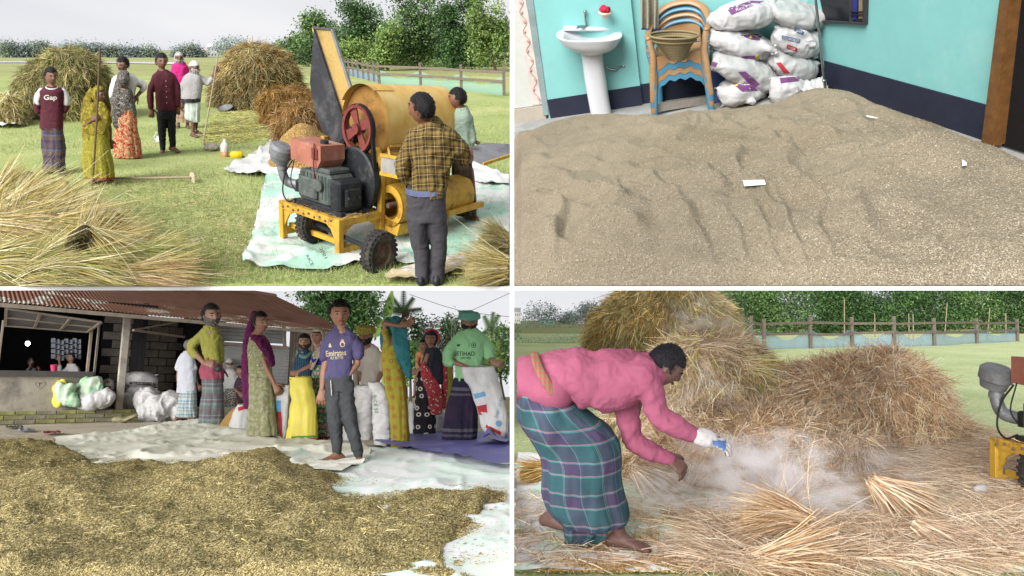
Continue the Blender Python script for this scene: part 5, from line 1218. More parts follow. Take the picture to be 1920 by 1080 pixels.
p = Person(TLS, (313, 287), 'young man in a maroon button shirt and black trousers', (303, 115, 29, 14), tone=(110, 76, 60), hair='full', group=FP, neck=(304, 136))
p.leg((303, 208), (304, 245), (305, 280), -10); p.leg((322, 208), (322, 242), (324, 274), 35)
p.torso([(138, 294, 322), (205, 296, 328)])
p.arm((287, 144), (281, 176), (283, 203), curl=25); p.arm((329, 144), (334, 172), (333, 198), curl=25)
sh = p.top('shirt', MAROON, [(131, 296, 314), (137, 288, 326), (150, 287, 329), (175, 291, 328), (206, 293, 331)], [([(289, 142), (282, 172), (283, 200)], [8, 7, 5.5]), ([(326, 142), (333, 170), (333, 196)], [8, 7, 5.5])])
p.collar(MAROON, 304, 134, 9, 8)
for y in (152, 162, 172, 182, 193): decal('button', mat('pearl_button', (210, 196, 196), bump=0), sh, *disc2(311 + (y - 150) * .04, y, 1.0, 1.0, 8))
for x in (300, 319): patch('pocket', MAROON, sh, [(x - 6, 149), (x + 6, 149), (x + 6, 161), (x - 6, 161)], 5, 5, off=.007)
p.trousers('trousers', mat('black_denim', (36, 36, 42)), [(200, 295, 329), (215, 295, 329), (222, 297, 328)], [([(303, 215), (304, 245), (305, 279)], [9, 7.2, 5.2]), ([(321, 215), (322, 242), (324, 273)], [9, 7.2, 5.2])]); p.done()

PINK = mat('magenta_shawl', (206, 40, 128), var=.15); GREYH = (206, 202, 196)
p = Person(TLS, (343, 240), 'white bearded old man wrapped in a magenta shawl', (335, 109, 23, 10), tone=(100, 72, 58), hair='short', hairc=GREYH, beard=('long_beard', (214, 210, 204)), group=FP, neck=(336, 124))
p.leg((337, 185), (337, 215), (334, 234), -15); p.leg((350, 185), (350, 215), (352, 234), 15); p.torso([(128, 326, 348), (180, 330, 352)])
p.top('shawl', PINK, [(117, 327, 347), (124, 321, 354), (140, 320, 356), (165, 324, 354), (195, 328, 352)], [], wr=.012, ratio=.7)
p.skirt('lungi', plaid('tan_lungi', [(0, (186, 166, 134)), (.5, (150, 120, 104))], [(0, (190, 170, 140)), (.6, (160, 110, 100))], 6, 6), [(185, 329, 356), (210, 330, 357), (229, 330, 357)], amp=.06); p.done()

GREYSW = mat('grey_sweater', (182, 178, 178), var=.08)
p = Person(TLS, (362, 256), 'white capped old man in grey sweater holding a thin pole', (364, 127, 24, 55), tone=(98, 70, 58), hair='cap', hairc=(226, 224, 218), beard=('long_beard', (216, 212, 206)), group=FP, neck=(361, 142))
p.leg((356, 195), (361, 222), (362, 249), 30); p.leg((368, 195), (369, 222, 6), (367, 243, 12), 40, r=.9); p.torso([(142, 348, 372), (185, 346, 374)])
p.arm((346, 146), (341, 168), (341, 190), curl=30); p.arm((379, 146), (393, 157), (402, 136), (405, 128), curl=70, flip=-1)
p.top('sweater', GREYSW, [(136, 354, 368), (140, 346, 378), (150, 343, 381), (170, 342, 379), (187, 339, 376)], [([(347, 145), (341, 166), (341, 186)], [7, 6.2, 5]), ([(378, 145), (390, 155), (396, 149)], [7.5, 6.5, 6])])
p.skirt('waistband', ENGB, [(184, 338, 377), (191, 339, 376)], amp=0, ratio=.66); p.skirt('lungi', plaid('pale_striped_lungi', [(0, (216, 226, 216)), (.7, (150, 170, 160)), (.8, (220, 228, 220))], [(0, (214, 224, 214))], 16, 3), [(188, 345, 376), (205, 347, 376), (222, 347, 375), (229, 362, 375)], amp=.08); p.done()

CHK = plaid('olive_plaid_shirt', [(0, (150, 128, 74)), (.28, (74, 60, 44)), (.58, (196, 176, 116)), (.66, (84, 66, 48)), (.82, (140, 112, 62))], [(0, (150, 128, 74)), (.3, (70, 56, 42)), (.6, (200, 180, 118)), (.68, (80, 62, 46)), (.86, (146, 110, 56))], 15, 15, src='XZ')
JEAN = mat('grey_jeans', (78, 76, 80), var=.15, scale=8)
p = Person(TLS, (806, 531), 'young man in olive checked shirt and grey jeans, his back to the camera', (791, 203, 57, -118), tone=(120, 80, 60), hair='short', group=FP, neck=(805, 240), voxel=.009)
p.leg((784, 380), (784, 450), (790, 512), 175, shoe=ENGB, fl=.95); p.leg((815, 380), (824, 450), (820, 512), 170, shoe=ENGB, fl=.95)
p.torso([(240, 785, 840), (300, 775, 850), (360, 764, 834)])
p.arm((768, 262), (754, 318, 8), (778, 345, -34 * 0 + 30), curl=40); p.arm((862, 262), (874, 300, 8), (880, 300, 40), curl=40)
p.top('shirt', CHK, [(226, 792, 822), (236, 780, 836), (248, 766, 856), (275, 767, 856), (310, 773, 846), (340, 772, 838), (352, 770, 838), (366, 773, 835)], [([(772, 256), (758, 300, 4), (757, 330, 10), (776, 340, 22)], [19, 15, 13, 12]), ([(850, 256), (868, 284, 4), (872, 300, 30)], [19, 15, 13])], wr=.014, ratio=.6)
p.trousers('jeans', JEAN, [(350, 764, 834), (372, 761, 836), (400, 763, 836), (412, 766, 834)], [([(782, 405), (786, 450), (792, 490), (791, 524)], [19, 15.5, 12.5, 12]), ([(817, 405), (823, 450), (822, 490), (820, 524)], [19, 14.5, 12.5, 12])], ratio=.62)
p.collar(CHK, 806, 234, 20, 17, r=3)
p.skirt('shorts_waistband', mat('blue_waistband', (110, 118, 152)), [(350, 761, 836), (361, 760, 837)], amp=0, ratio=.64)
p.done()

LGREEN = mat('sage_shirt', (166, 186, 166), var=.1)
p = Person(TLS, (872, 418), 'man in a sage green shirt standing beyond the feed table, facing left', (858, 184, 39, -95), tone=(116, 82, 66), hair='short', group=FP, neck=(866, 208))
p.leg((862, 320), (866, 365), (878, 404, 10), 60); p.leg((880, 320), (886, 362, 6), (889, 404, 6), 50); p.torso([(210, 852, 880), (300, 850, 880)])
p.arm((850, 222), (848, 256), (838, 280, -10), curl=40); p.arm((884, 222), (884, 262), (872, 292), curl=40)
p.top('shirt', LGREEN, [(200, 856, 876), (208, 848, 884), (222, 844, 888), (260, 846, 886), (306, 848, 884)], [([(851, 218), (846, 250), (846, 264)], [11, 9, 8]), ([(882, 218), (885, 256), (884, 274)], [11, 9, 8])], wr=.009)
p.collar(LGREEN, 866, 204, 11, 10, r=2)
p.skirt('lungi', plaid('brown_check_lungi', [(0, (86, 72, 60)), (.4, (120, 108, 84)), (.5, (78, 66, 58))], [(0, (92, 78, 64)), (.5, (124, 110, 86)), (.6, (80, 68, 58))], 14, 14), [(296, 848, 884), (340, 846, 888), (380, 848, 892), (402, 852, 894)], amp=.06); p.done()
# ================================================================== the room with the grain on its floor
ALB = .62
U = TRS.n
def plane_at(px, py, o, n):
    d = at(px, py, 1.0); return d * (np.dot(o, n) / np.dot(d, n))
C0 = TRS.g(965, 229); C1 = TRS.g(1512, 150); C2 = TRS.g(1868, 270); EX = unit(C1 - C0); RXd = unit(C2 - C1)
NB = unit(np.cross(EX, U)); NR = unit(np.cross(RXd, U))
if NB[1] > 0: NB = -NB
if NR[1] > 0: NR = -NR
TEAL = mat('teal_wall_paint', (146, 214, 210), rough=.7, var=.07, scale=1.6, bump=.08, bscale=12, dirt=(168, 222, 218), dscale=1.1, spec=.25)
NAVY = mat('navy_skirting', (44, 48, 66), rough=.75, var=.15, bump=.1)
GREYF = mat('cement_floor', (168, 168, 164), rough=.9, var=.15, scale=3, bump=.25, dirt=(196, 194, 188), dscale=3)
def wall(name, a, b, n, h=2.7, z0=-.05, th=.12):
    mb = MB(); mb.prism([a + U * z0, b + U * z0, b + U * h, a + U * h], -n * th); return tag(mb.build(name, TEAL), kind='structure')
A0 = C0 + (C0 - C1) * .012
mb = MB(); mb.prism([plane_at(963.6, 232, C0, NB), C1 + EX * .1 - U * .05, C1 + EX * .1 + U * 2.7, plane_at(963.6, -60, C0, NB)], -NB * .12); v = mb.v[0]; v[:, 0] = np.maximum(v[:, 0], .0095); tag(mb.build('wall_sink', TEAL), kind='structure'); wall('wall_window', C1, C1 + RXd * np.linalg.norm(C2 - C1) * 1.0, NR)
# proud pier behind the wash basin
pl = lambda px, py: plane_at(px, py, C0, NB); pr = lambda px, py: plane_at(px, py, C1, NR)
a, b = pl(1031, 219), pl(1206, 206)
def onfloor(p): return p - U * (np.dot(p - C0, U))
a, b = onfloor(a), onfloor(b)
mb = MB(); mb.prism([a, b, b + U * 2.7, a + U * 2.7], NB * .05); tag(mb.build('wall_pier', TEAL), kind='structure')
def skirting(name, p, q, n, h=.2, off=.0, th=.012):
    mb = MB(); mb.prism([p + n * off, q + n * off, q + U * h + n * off, p + U * h + n * off], n * th); tag(mb.build(name, NAVY), kind='structure')
s0 = onfloor(pl(1034, 218)); skirting('skirting_pier', s0, b, NB, off=.05); skirting('skirting_corner', b, C1 - EX * .02, NB); skirting('skirting_window_wall', C1 + NB * .01, onfloor(pr(1869, 270)), NR, h=.23)
fl = MB(); e0, e1 = TRS.g(963.5, 537), TRS.g(2300, 537); fl.prism([e0, e1, e1 + np.array((2, 9, 0)) * 0 + (TRS.g(2300, 150) - e1), A0 - NB * .1 + (A0 - C1) * 0, ] if False else [e0, e1, TRS.g(2300, 190), C1 - NB * .12, TRS.g(963.6, 224)], -U * .02)
tag(fl.build('room_floor', GREYF), kind='structure')
# curtained doorway at the left
CURT = mat('pale_door_curtain', (222, 224, 216), rough=.8, var=.05, scale=6, bump=.1, col2=(206, 222, 206), thr=(.6, .7))
T = thing('door_curtain', 'pale door panel with a pink leafy vine border at the left edge', 'door', C0)
def qd(pts, n, th): return [np.asarray(p) for p in pts]
off = NB * .015
def quad_on(P, name, m, parent, th=.012, lift=.0, fn=pl, n=NB):
    mb = MB(); q = [fn(*p) + n * lift - np.array(parent.location) for p in P]; mb.prism(q, n * th); return mb.build(name, m, parent)
quad_on([(964.5, -20), (975, -20), (1014, 196), (964.5, 203)], 'panel', CURT, T, .012)
quad_on([(968, -20), (983, -20), (1021, 194), (998, 196)], 'border', mat('cream_border', (234, 222, 212)), T, .018)
PK = mat('pink_print', (214, 158, 150), bump=0)
cl = lambda t: (975.5 + 34 * t, -5 + 198 * t)
mb = MB(); mb.tube([pl(cl(t)[0] + 5 * math.sin(t * 34), cl(t)[1]) + NB * .02 - C0 for t in np.linspace(0, 1, 60)], .0035, n=6, sub=1); mb.build('vine', PK, T, smooth=True)
for k in range(11):
    t = (k + .5) / 11; x, y = cl(t); x += 6 * math.sin(t * 34 + 1.6)
    mb = MB(); mb.ball(pl(x, y) + NB * .02 - C0, (.012, .004, .022), rot('Y', 40 if k % 2 else -40), n=8, m=6); mb.build('leaf', PK, T, smooth=True)
T = thing('door_frame', 'grey plastered jamb and threshold beside the sink wall', 'door frame', C0)
quad_on([(986, -20), (999, -20), (1031, 212), (1021, 214)], 'jamb', mat('grey_plaster', (150, 168, 168)), T, .06); quad_on([(964.5, 204), (1022, 196), (1026, 221), (964.5, 232)], 'threshold', mat('beige_step', (190, 180, 164)), T, .05)
# wash basin on its pedestal
PORC = mat('white_porcelain', (238, 240, 244), rough=.18, var=.02, bump=0, spec=.5); CHROME = mat('chrome', (190, 192, 196), rough=.2, metal=.9, bump=0)
px = Px(TRS, 1127, 216); T = thing('wash_basin', 'white pedestal wash basin against the teal wall', 'sink', px.origin)
G, _ = ring_rows([(92, 1088, 1131), (110, 1091, 1131), (150, 1096, 1137), (190, 1103, 1143), (216, 1108, 1148)], px, n=32, ratio=.75, power=2.6); mb = MB(); loft(mb, G); mapped(mb, px); mb.build('pedestal', PORC, T, smooth=True)
mb = MB(); R_ = [(96, 1088, 1130), (90, 1072, 1148), (82, 1056, 1158), (72, 1047, 1164), (66, 1043, 1167), (64.5, 1045, 1165), (66.5, 1055, 1155), (72, 1064, 1146), (78, 1080, 1130), (80, 1100, 1110)]
G, _ = ring_rows(R_, px, n=44, depth=None, ratio=.72, power=2.7, nsub=3); loft(mb, G); mb.box((1056, 22, -65.5), (1156, 40, -58), bev=2); mapped(mb, px); mb.build('bowl', PORC, T, smooth=True)
mb = MB(); mb.tube([px.J((1101, 57, 26)), px.J((1098, 40, 26)), px.J((1097, 22, 26))], [2.2, 1.8, 1.6], n=10); mb.ball(px.J((1097, 22, 26)), (3.4, 3, 3.6)); mb.tube([px.J((1099, 50, 26)), px.J((1090, 50, 18)), px.J((1082, 51, 8))], [2.4, 2.8, 3.2], n=10); mapped(mb, px); mb.build('tap', CHROME, T, smooth=True)
T = thing('water_pipe', 'short chrome water pipe with valve right of the pedestal', 'pipe', px.origin)
mb = MB(); mb.tube([px.J((1135, 124, 16)), px.J((1142, 129, 15)), px.J((1152, 131, 15)), px.J((1160, 126, 17)), px.J((1171, 125, 20))], [1.8, 1.8, 2.2, 2.6, 2.6], n=10); mb.ball(px.J((1170, 124, 18)), (4, 3.5, 3.5)); mapped(mb, px); mb.build('valve', CHROME, T, smooth=True)
T = thing('soap_shelf', 'small beige corner shelf holding a red cloth above the basin', 'shelf', px.origin)
mb = MB(); mb.lathe([(2, 0), (5, 2), (7, 8), (13.5, 11.5), (14, 13), (.3, 13)], n=24, c=px.J((1135, 36, 6))); mapped(mb, px); mb.build('shelf', mat('beige_plastic', (228, 206, 184), rough=.5), T, smooth=True)
T = thing('red_cloth', 'crumpled red cloth on the little soap shelf', 'cloth', px.origin); mb = MB(); mb.ball(px.J((1134, 17, 6)), (11, 9, 6.5)); mapped(mb, px); me = fuse(mb, 'rag', .006, 1); wrinkle(me, .012, 40, 2); obj('rag', me, mat('red_rag', (206, 42, 74)), T)
# hanging towel
px = Px(TRS, 1217, 205); T = thing('towel', 'beige towel with blue hem hanging above the plastic chairs', 'towel', px.origin)
n_ = 24; Gt = np.array([[px.J((1197 + (3 + t * 2) + (35 - 2 * t) * u, -20 + 74 * t, 4 - 5 * math.sin(u * 17 + t) * (.4 + t) - 3 * math.sin(u * 7))) for u in np.linspace(0, 1, n_)] for t in np.linspace(0, 1, 14)]); mb = MB(); mb.grid(Gt); mapped(mb, px); mb.build('cloth', mat('beige_towel', (176, 170, 150), var=.12, scale=10, bump=.3), T, smooth=True)
mb = MB(); mb.grid(np.stack((Gt[-1] + (0, -.8, 1), Gt[-1] + (0, -.8, -1.6)))); mapped(mb, px); mb.build('hem', mat('blue_hem', (70, 86, 176)), T, smooth=True)
# stacked plastic armchairs
BRNP = mat('brown_plastic', (182, 146, 104), rough=.35, var=.12, scale=6, bump=.05, col2=(176, 128, 78), thr=(.45, .65), spec=.45); BLUP = mat('blue_plastic', (76, 142, 174), rough=.35, var=.06, bump=.03, spec=.45)
def armchair(M, m, label, lift):
    T = thing('plastic_chair', label, 'chair', M=M @ Matrix.Translation((0, 0, lift)), group='stacked plastic armchairs')
    mb = MB(); a = .265; s = .43
    k = 14; G = np.array([[( (u - .5) * .46, -.22 + .44 * v, s - .02 * math.sin(PI * u) * math.sin(PI * v)) for u in np.linspace(0, 1, k)] for v in np.linspace(0, 1, k)]); mb.grid(G); mb.grid(G[::-1] - (0, 0, .02))
    mb.build('seat', m, T, smooth=True)
    mb = MB(); xs = np.linspace(-.23, .23, 25); top = [(x, -.235, s + .005) for x in xs]; bot = [(x, -.245, s - .075 - .10 * (abs(x) / .23) ** 4 + .012 * math.cos(x * 60)) for x in xs]
    mb.grid(np.array([top, bot])); mb.grid(np.array([bot, top]) + (0, .02, 0)); mb.grid(np.array([bot, np.array(bot) + (0, .02, 0)])); mb.build('apron', m, T, smooth=True)
    for sx in (-1, 1):
        mb = MB(); mb.tube([(sx * .29, -.27, 0), (sx * .265, -.26, .3), (sx * .25, -.235, s + .02), (sx * .285, -.20, .62)], [(.032, .020), (.034, .020), (.034, .02), (.03, .018)], n=10, side=(1, 0, 0)); mb.build('leg', m, T, smooth=True)
        mb = MB(); mb.tube([(sx * .28, .27, 0), (sx * .26, .25, .3), (sx * .24, .23, s)], [(.03, .02), (.03, .02), (.03, .02)], n=10, side=(1, 0, 0)); mb.build('leg', m, T, smooth=True)
    mb = MB(); p = [(-.285, -.21, .62), (-.30, -.10, .635), (-.30, .10, .66), (-.24, .27, .76), (-.10, .325, .83), (.10, .325, .83), (.24, .27, .76), (.30, .10, .66), (.30, -.10, .635), (.285, -.21, .62)]
    mb.tube(p, [(.028, .012)] + [(.034, .014)] * 2 + [(.04, .016)] * 4 + [(.034, .014)] * 2 + [(.028, .012)], n=10, sub=5, side=(1, 0, 0)); mb.build('arm_rail', m, T, smooth=True)
    mb = MB(); G = np.array([[(-.2 + .4 * u, .25 + .06 * math.sin(PI * u) + .03 * v, s + .0 + v * (.30 + .08 * math.sin(PI * u))) for u in np.linspace(0, 1, 12)] for v in np.linspace(0, 1, 6)]); mb.grid(G); mb.build('backrest', m, T, smooth=True)
    return T
MC = TRS.frame(1283, 200, yaw=-6, scale=.90)
for k, (m, lb) in enumerate(((BLUP, 'lowest blue plastic armchair of the stack'), (BRNP, 'brown plastic armchair between the two blue ones in the stack'), (BLUP, 'upper blue plastic armchair of the stack'), (BRNP, 'topmost brown plastic armchair holding the basket'))): armchair(MC, m, lb, .058 * k)
BASK = plaid('basket_weave', [(0, (168, 152, 116)), (.5, (128, 112, 82))], [(0, (176, 160, 124)), (.5, (120, 104, 76))], 50, 60)
px = Px(TRS, 1270, 205); T = thing('wicker_basket', 'woven cane basket sitting on the topmost chair', 'basket', px.origin)
G, Uv = ring_rows([(66, 1219, 1309, -34), (69, 1220, 1308, -34), (78, 1226, 1302, -34), (92, 1238, 1294, -34), (110, 1252, 1286, -34)], px, n=48, ratio=.62, power=2.0)
me = fastmesh('basket_wall', px.local(G.reshape(-1, 3)), grid_faces(*G.shape[:2], wrap=True), smooth=True); set_uv(me, Uv.reshape(-1, 2)); obj('basket_wall', me, BASK, T)
for y, x0, x1 in ((66, 1218, 1310), (75, 1223, 1305)):
    mb = MB(); cx = (x0 + x1) / 2; mb.tube([px.J((cx + (x1 - x0) / 2 * math.cos(a), y, -34)) + np.array((0, (x1 - x0) / 2 * .62 * math.sin(a), 0)) for a in np.linspace(0, 2 * PI, 28)], 2.2, n=8, sub=2, round_ends=False); mapped(mb, px); mb.build('rim_hoop', mat('cane_hoop', (160, 142, 104)), T, smooth=True)
T, px = px_thing('blue_board', 'blue sheet leaning beside the chairs and the lowest sack', 'board', TRS, (1352, 192)); mb = MB(); mb.prism([px.J((1333, 193)), px.J((1350, 190)), px.J((1371, 138, 10)), px.J((1332, 124, 10))], (1, 2, 0)); mapped(mb, px); mb.build('board', mat('blue_board', (84, 110, 168), rough=.6), T)
T, px = px_thing('timber_block', 'grey timber beam on the floor under the stacked chairs', 'beam', TRS, (1290, 205)); mb = MB(); mb.beam(px.J((1222, 203, 6)), px.J((1345, 184, 14)), 10, 14); mapped(mb, px); mb.build('beam', mat('grey_timber', (164, 156, 146), bump=.4), T)
# ------------------------------------------------------------------ sacks
def sack_mat(name, c, dirt): return mat(name, c, rough=.55, var=.06, scale=5, bump=.35, bscale=9, dirt=dirt, dscale=2.5, spec=.35)
SK_W = sack_mat('white_sack', (214, 212, 212), (180, 178, 177)); SK_G = sack_mat('grey_sack', (194, 194, 192), (168, 168, 166))
PUR = mat('purple_print', (124, 76, 128), bump=.1); YPR = mat('yellow_print', (226, 206, 60), bump=0); REDP = mat('red_print', (188, 58, 66), bump=0); BLUPR = mat('blue_print', (84, 112, 150), bump=0); BLKP = mat('black_print2', (52, 50, 56), bump=0)
def sack(st, base, c, r, ang, m, label, group=None, knot=None, ears=True, wr=.012, seed=0, yaw=0., vox=.014, name='grain_sack', mat_knot=None, power=.62):
    """filled bag: pillow form with pinched corners, tied or sewn end"""
    px = Px(st, *base); T = thing(name, label, 'sack', px.origin, group=group); C = px.J(c); Rm = rot('Z', yaw) @ rot('Y', ang); rx, ry, rd = r
    def fn(v):
        s = np.sign(v) * np.abs(v) ** power; s /= np.maximum(1e-6, (np.abs(s) ** 2.6).sum(1, keepdims=True) ** (1 / 2.6))
        s[:, 2] *= 1 - .28 * np.abs(s[:, 0]) ** 3; s[:, 1] *= 1 - .25 * np.abs(s[:, 0]) ** 3
        return s
    mb = MB(); mb.ball(C, (rx, rd, ry), Rm, n=32, m=22, fn=fn)
    if ears:
        for sx in (-1, 1):
            for sz in (-1, 1): mb.tube([C + Rm @ np.array((sx * rx * .62, 0, sz * ry * .5)), C + Rm @ np.array((sx * rx * .98, -rd * .1, sz * ry * .72))], [ry * .34, ry * .07], n=8)
    if knot:
        kx, ky, kr = knot; K = px.J((kx, ky, c[2] - rd * .9 if len(c) > 2 else -rd * .9)); mb.tube([C * .4 + K * .6 + np.array((0, 0, 0)), K], [kr * 1.6, kr * .5], n=12)
        for a in range(7):
            q = a * 2 * PI / 7; mb.tube([K, K + np.array((math.cos(q) * kr * 1.1, -kr * .5, math.sin(q) * kr * 1.1))], [kr * .45, kr * .22], n=6, sub=1)
    me = fuse(mapped(mb, px), 'bag', vox, 3); wrinkle(me, wr * .9, 4.5, seed, (1, 1, 1), 2); folds(me, wr * 1.6, 6, seed, (.5, 1, 1.4)); wrinkle(me, wr * .25, 26, seed + 9, (.5, 1, 1.6), 2)
    return T, obj('bag', me, m, T)
SG = 'sacks piled in the corner of the room'
S = [((1385, 196), (1388, 172, 4), (46, 27, 34), -14, SK_W, 'lowest front white sack with purple and yellow tie', (1411, 192, 7)),
     ((1478, 190), (1476, 168, 20), (36, 25, 30), 6, SK_W, 'tied white sack at the foot of the pile by the heap', (1492, 166, 7)),
     ((1405, 196), (1402, 134, 22), (74, 29, 36), 22, SK_G, 'long sack slanting down in the third layer at the left', None),
     ((1490, 186), (1486, 121, 40), (50, 23, 32), 16, SK_G, 'grey sewn sack with a red band under the printed feed sack', None),
     ((1400, 196), (1394, 86, 30), (72, 26, 36), 12, SK_W, 'tied white sack with purple print in the second layer', (1449, 91, 10)),
     ((1492, 186), (1492, 78, 48), (46, 32, 34), 8, SK_W, 'white feed sack with blue and red print at the right of the pile', (1522, 80, 8)),
     ((1405, 196), (1394, 28, 40), (70, 28, 38), -12, SK_W, 'top left white sack with a purple patch', None),
     ((1490, 186), (1490, 28, 56), (66, 23, 34), 12, SK_G, 'top right grey sewn sack below the window', None)]
sk = []
for i, (b, c, r, a, m, lb, kn) in enumerate(S): sk.append(sack(TRS, b, c, r, a, m, lb, SG, kn, seed=i * 3, wr=.016)[1])
patch('purple_patch', PUR, sk[0], [(1368, 152), (1400, 150), (1422, 170), (1392, 172)]); patch('yellow_patch', YPR, sk[0], [(1376, 160), (1386, 151), (1389, 153), (1379, 163)])
patch('purple_patch', PUR, sk[1], [(1462, 146), (1500, 143), (1498, 152), (1464, 156)])
patch('purple_patch', PUR, sk[2], [(1384, 135), (1398, 134), (1425, 158), (1412, 166)]); patch('purple_patch', PUR, sk[2], [(1332, 114), (1346, 118), (1342, 126), (1331, 122)])
patch('red_band', REDP, sk[3], [(1455, 118), (1464, 117), (1482, 138), (1470, 138)])
patch('purple_patch', PUR, sk[4], [(1388, 66), (1432, 62), (1424, 76), (1408, 74)]); patch('yellow_patch', YPR, sk[4], [(1404, 70), (1412, 64), (1415, 66), (1407, 73)]); lettering('Golden Harvest', mat('purple_letters', (150, 110, 150), bump=0), sk[4], 1392, 99, 40, 6, ang=6) if False else None
patch('yellow_patch', YPR, sk[4], [(1418, 102), (1424, 102), (1424, 111), (1418, 110)]); patch('purple_patch', PUR, sk[4], [(1390, 106), (1416, 104), (1416, 110), (1392, 110)])
patch('blue_band', BLUPR, sk[5], [(1466, 66), (1501, 74), (1499, 81), (1466, 73)]); lettering('DG BROILER', OFFW, sk[5], 1484, 74, 30, 5, ang=12, off=.008)
patch('blue_band', BLUPR, sk[5], [(1492, 52), (1508, 60), (1506, 66), (1488, 58)]); lettering('DG', OFFW, sk[5], 1498, 59, 10, 4, ang=22, off=.008)
patch('red_band', REDP, sk[5], [(1476, 83), (1495, 90), (1494, 97), (1475, 91)]); lettering('SPECIAL', OFFW, sk[5], 1485, 90.5, 15, 4, ang=18, off=.008)
patch('purple_patch', PUR, sk[6], [(1362, 16), (1408, 1), (1432, 2), (1372, 28)]); lettering('Rice Mill', OFFW, sk[6], 1396, 13, 34, 6, ang=-18, off=.008)
o, _ = sheet('empty_sack', TRS, [(1500, 188), (1510, 172), (1530, 168), (1548, 176), (1552, 184), (1530, 190)], SK_W, cloth_h(.05, 6, 3, .05), step=2, sub=2, lift=.05); tag(o, 'flattened white sack at the foot of the steel pole', 'sack')
# steel pole, window, wooden door post
T, px = px_thing('steel_pole', 'thin steel pole standing in the corner before the sacks', 'pole', TRS, (1549, 182)); mb = MB(); mb.tube([px.J((1527, -20, -18)), px.J((1536, 60, -14)), px.J((1549, 183, -8))], [2.6, 2.8, 3.0], n=12); mb.lathe([(4.4, -2), (4.4, 2)], n=12, c=px.J((1546, 151, -10))); mapped(mb, px); mb.build('tube', CHROME, T, smooth=True)
T = thing('window', 'dark barred window with a blue curtain at the top of the wall', 'window', C1)
quad_on([(1533, -30), (1630, -30), (1627, 42), (1548, 38)], 'pane', mat('dark_glass', (30, 32, 38), rough=.2, bump=0), T, .01, fn=pr, n=NR)
quad_on([(1545, 37), (1628, 41), (1628, 45), (1546, 41)], 'sill', mat('dark_sill', (64, 62, 64)), T, .04, fn=pr, n=NR); quad_on([(1598, -30), (1601, -30), (1602, 40), (1599, 40)], 'mullion', mat('dark_sill', (64, 62, 64)), T, .03, fn=pr, n=NR); quad_on([(1624, -30), (1630, -30), (1628, 42), (1624, 42)], 'frame', mat('dark_sill', (64, 62, 64)), T, .03, fn=pr, n=NR)
quad_on([(1603, -30), (1612, -30), (1609, 34), (1602, 38)], 'curtain', mat('blue_curtain', (48, 60, 150)), T, .015, fn=pr, n=NR); quad_on([(1614, -30), (1623, -30), (1622, 34), (1613, 34)], 'shutter', mat('tan_shutter', (160, 140, 108)), T, .015, fn=pr, n=NR)
for y in (20, 26): quad_on([(1600, y), (1626, y), (1626, y + 1.6), (1600, y + 1.6)], 'bar', ROPE, T, .03, fn=pr, n=NR)
WDOOR = mat('varnished_wood', (120, 82, 44), rough=.4, var=.3, scale=9, bump=.15, spec=.4)
T = thing('door_post', 'brown varnished door post at the right end of the teal wall', 'door frame', C2)
quad_on([(1908, -30), (1925, -30), (1890, 268), (1867, 268)], 'post', WDOOR, T, .10, fn=pr, n=NR)
quad_on([(1922, -30), (2300, -30), (2300, 400), (1884, 272)], 'dark_doorway', mat('dark_room', (22, 20, 20)), T, .02, fn=lambda x, y: plane_at(x, y, C2 + NR * 0, NR), n=NR)  # near-black sheet paints the unlit space beyond the door
# the grain itself
ALB = .60
TRC = [(194, 182, 158), (172, 158, 134), (212, 202, 182), (138, 124, 100), (184, 168, 138)]
TRH = mat('stored_grain', (182, 168, 142), rough=1, var=.16, scale=1.2, bump=1.0, bscale=140, dirt=(164, 146, 114), dscale=.5)
def ridg(P, W3):
    """shallow scalloped ripples left by raking: gentle backs, steep faces"""
    w = W3 + .30 * np.stack((fbm(W3 * 1.1, 3, 3), fbm(W3 * 1.1 + 9, 4, 3), W3[:, 0] * 0), 1); out = 0.
    for (ax, ay, kk, amp, sd_) in ((1., .35, 1.9, .034, 1), (.75, .8, 2.6, .026, 2), (1., -.25, 3.3, .018, 3), (.3, 1., 2.4, .022, 4)):
        ph = (w[:, 0] * ax + w[:, 1] * ay) * kk + 1.1 * fbm(W3 * .9 + sd_ * 5, sd_ + 40, 3); fr = ph - np.floor(ph)
        saw = np.where(fr < .80, fr / .80, (1 - fr) / .20); mk = smoothstep(.6 + 1.0 * fbm(W3 * 1.2 + sd_ * 7, sd_ + 60, 2))
        out = out + 1.8 * amp * saw ** 1.3 * mk
    return out
oG, W3g, Fqg = heap('grain_floor', TRS, [(964, 262), (1000, 244), (1040, 228), (1100, 216), (1180, 217), (1235, 220), (1300, 210), (1380, 203), (1440, 198), (1500, 191), (1545, 183), (1592, 188), (1640, 204), (1700, 216), (1760, 236), (1800, 254), (1830, 266), (1872, 280), (1922, 304), (2000, 340), (2000, 536.8), (1700, 536.8), (1300, 536.8), (964, 536.8), (964, 400)], [mound(1560, 215, 120, 25, .10), mound(1250, 330, 300, 120, .10), mound(1150, 480, 120, 60, .10)], 'wide drift of brown rice grain covering the room floor', 'grain', TRH, n=90000, gs=.011, cols=TRC, edge=22, base=.05, rough=.018, freq=4, step=3.2, ystep=2.2, ridges=ridg, lift=.004)
for nm, q, lb in (('paper_slip', [(1392, 338), (1433, 337), (1436, 346), (1396, 349)], 'white paper slip lying on the middle of the grain'), ('paper_scrap', [(1804, 299), (1812, 304), (1813, 310), (1804, 311)], 'tiny folded white scrap near the right wall'), ('paper_scrap', [(1624, 216), (1644, 220), (1646, 222), (1626, 219)], 'thin white strip on the far part of the grain')):
    o = patch(nm, WHITEP, oG, q, 2, 1, off=.05); o.parent = None; M_ = wmat(oG); o.matrix_world = M_; tag(o, lb, 'paper')
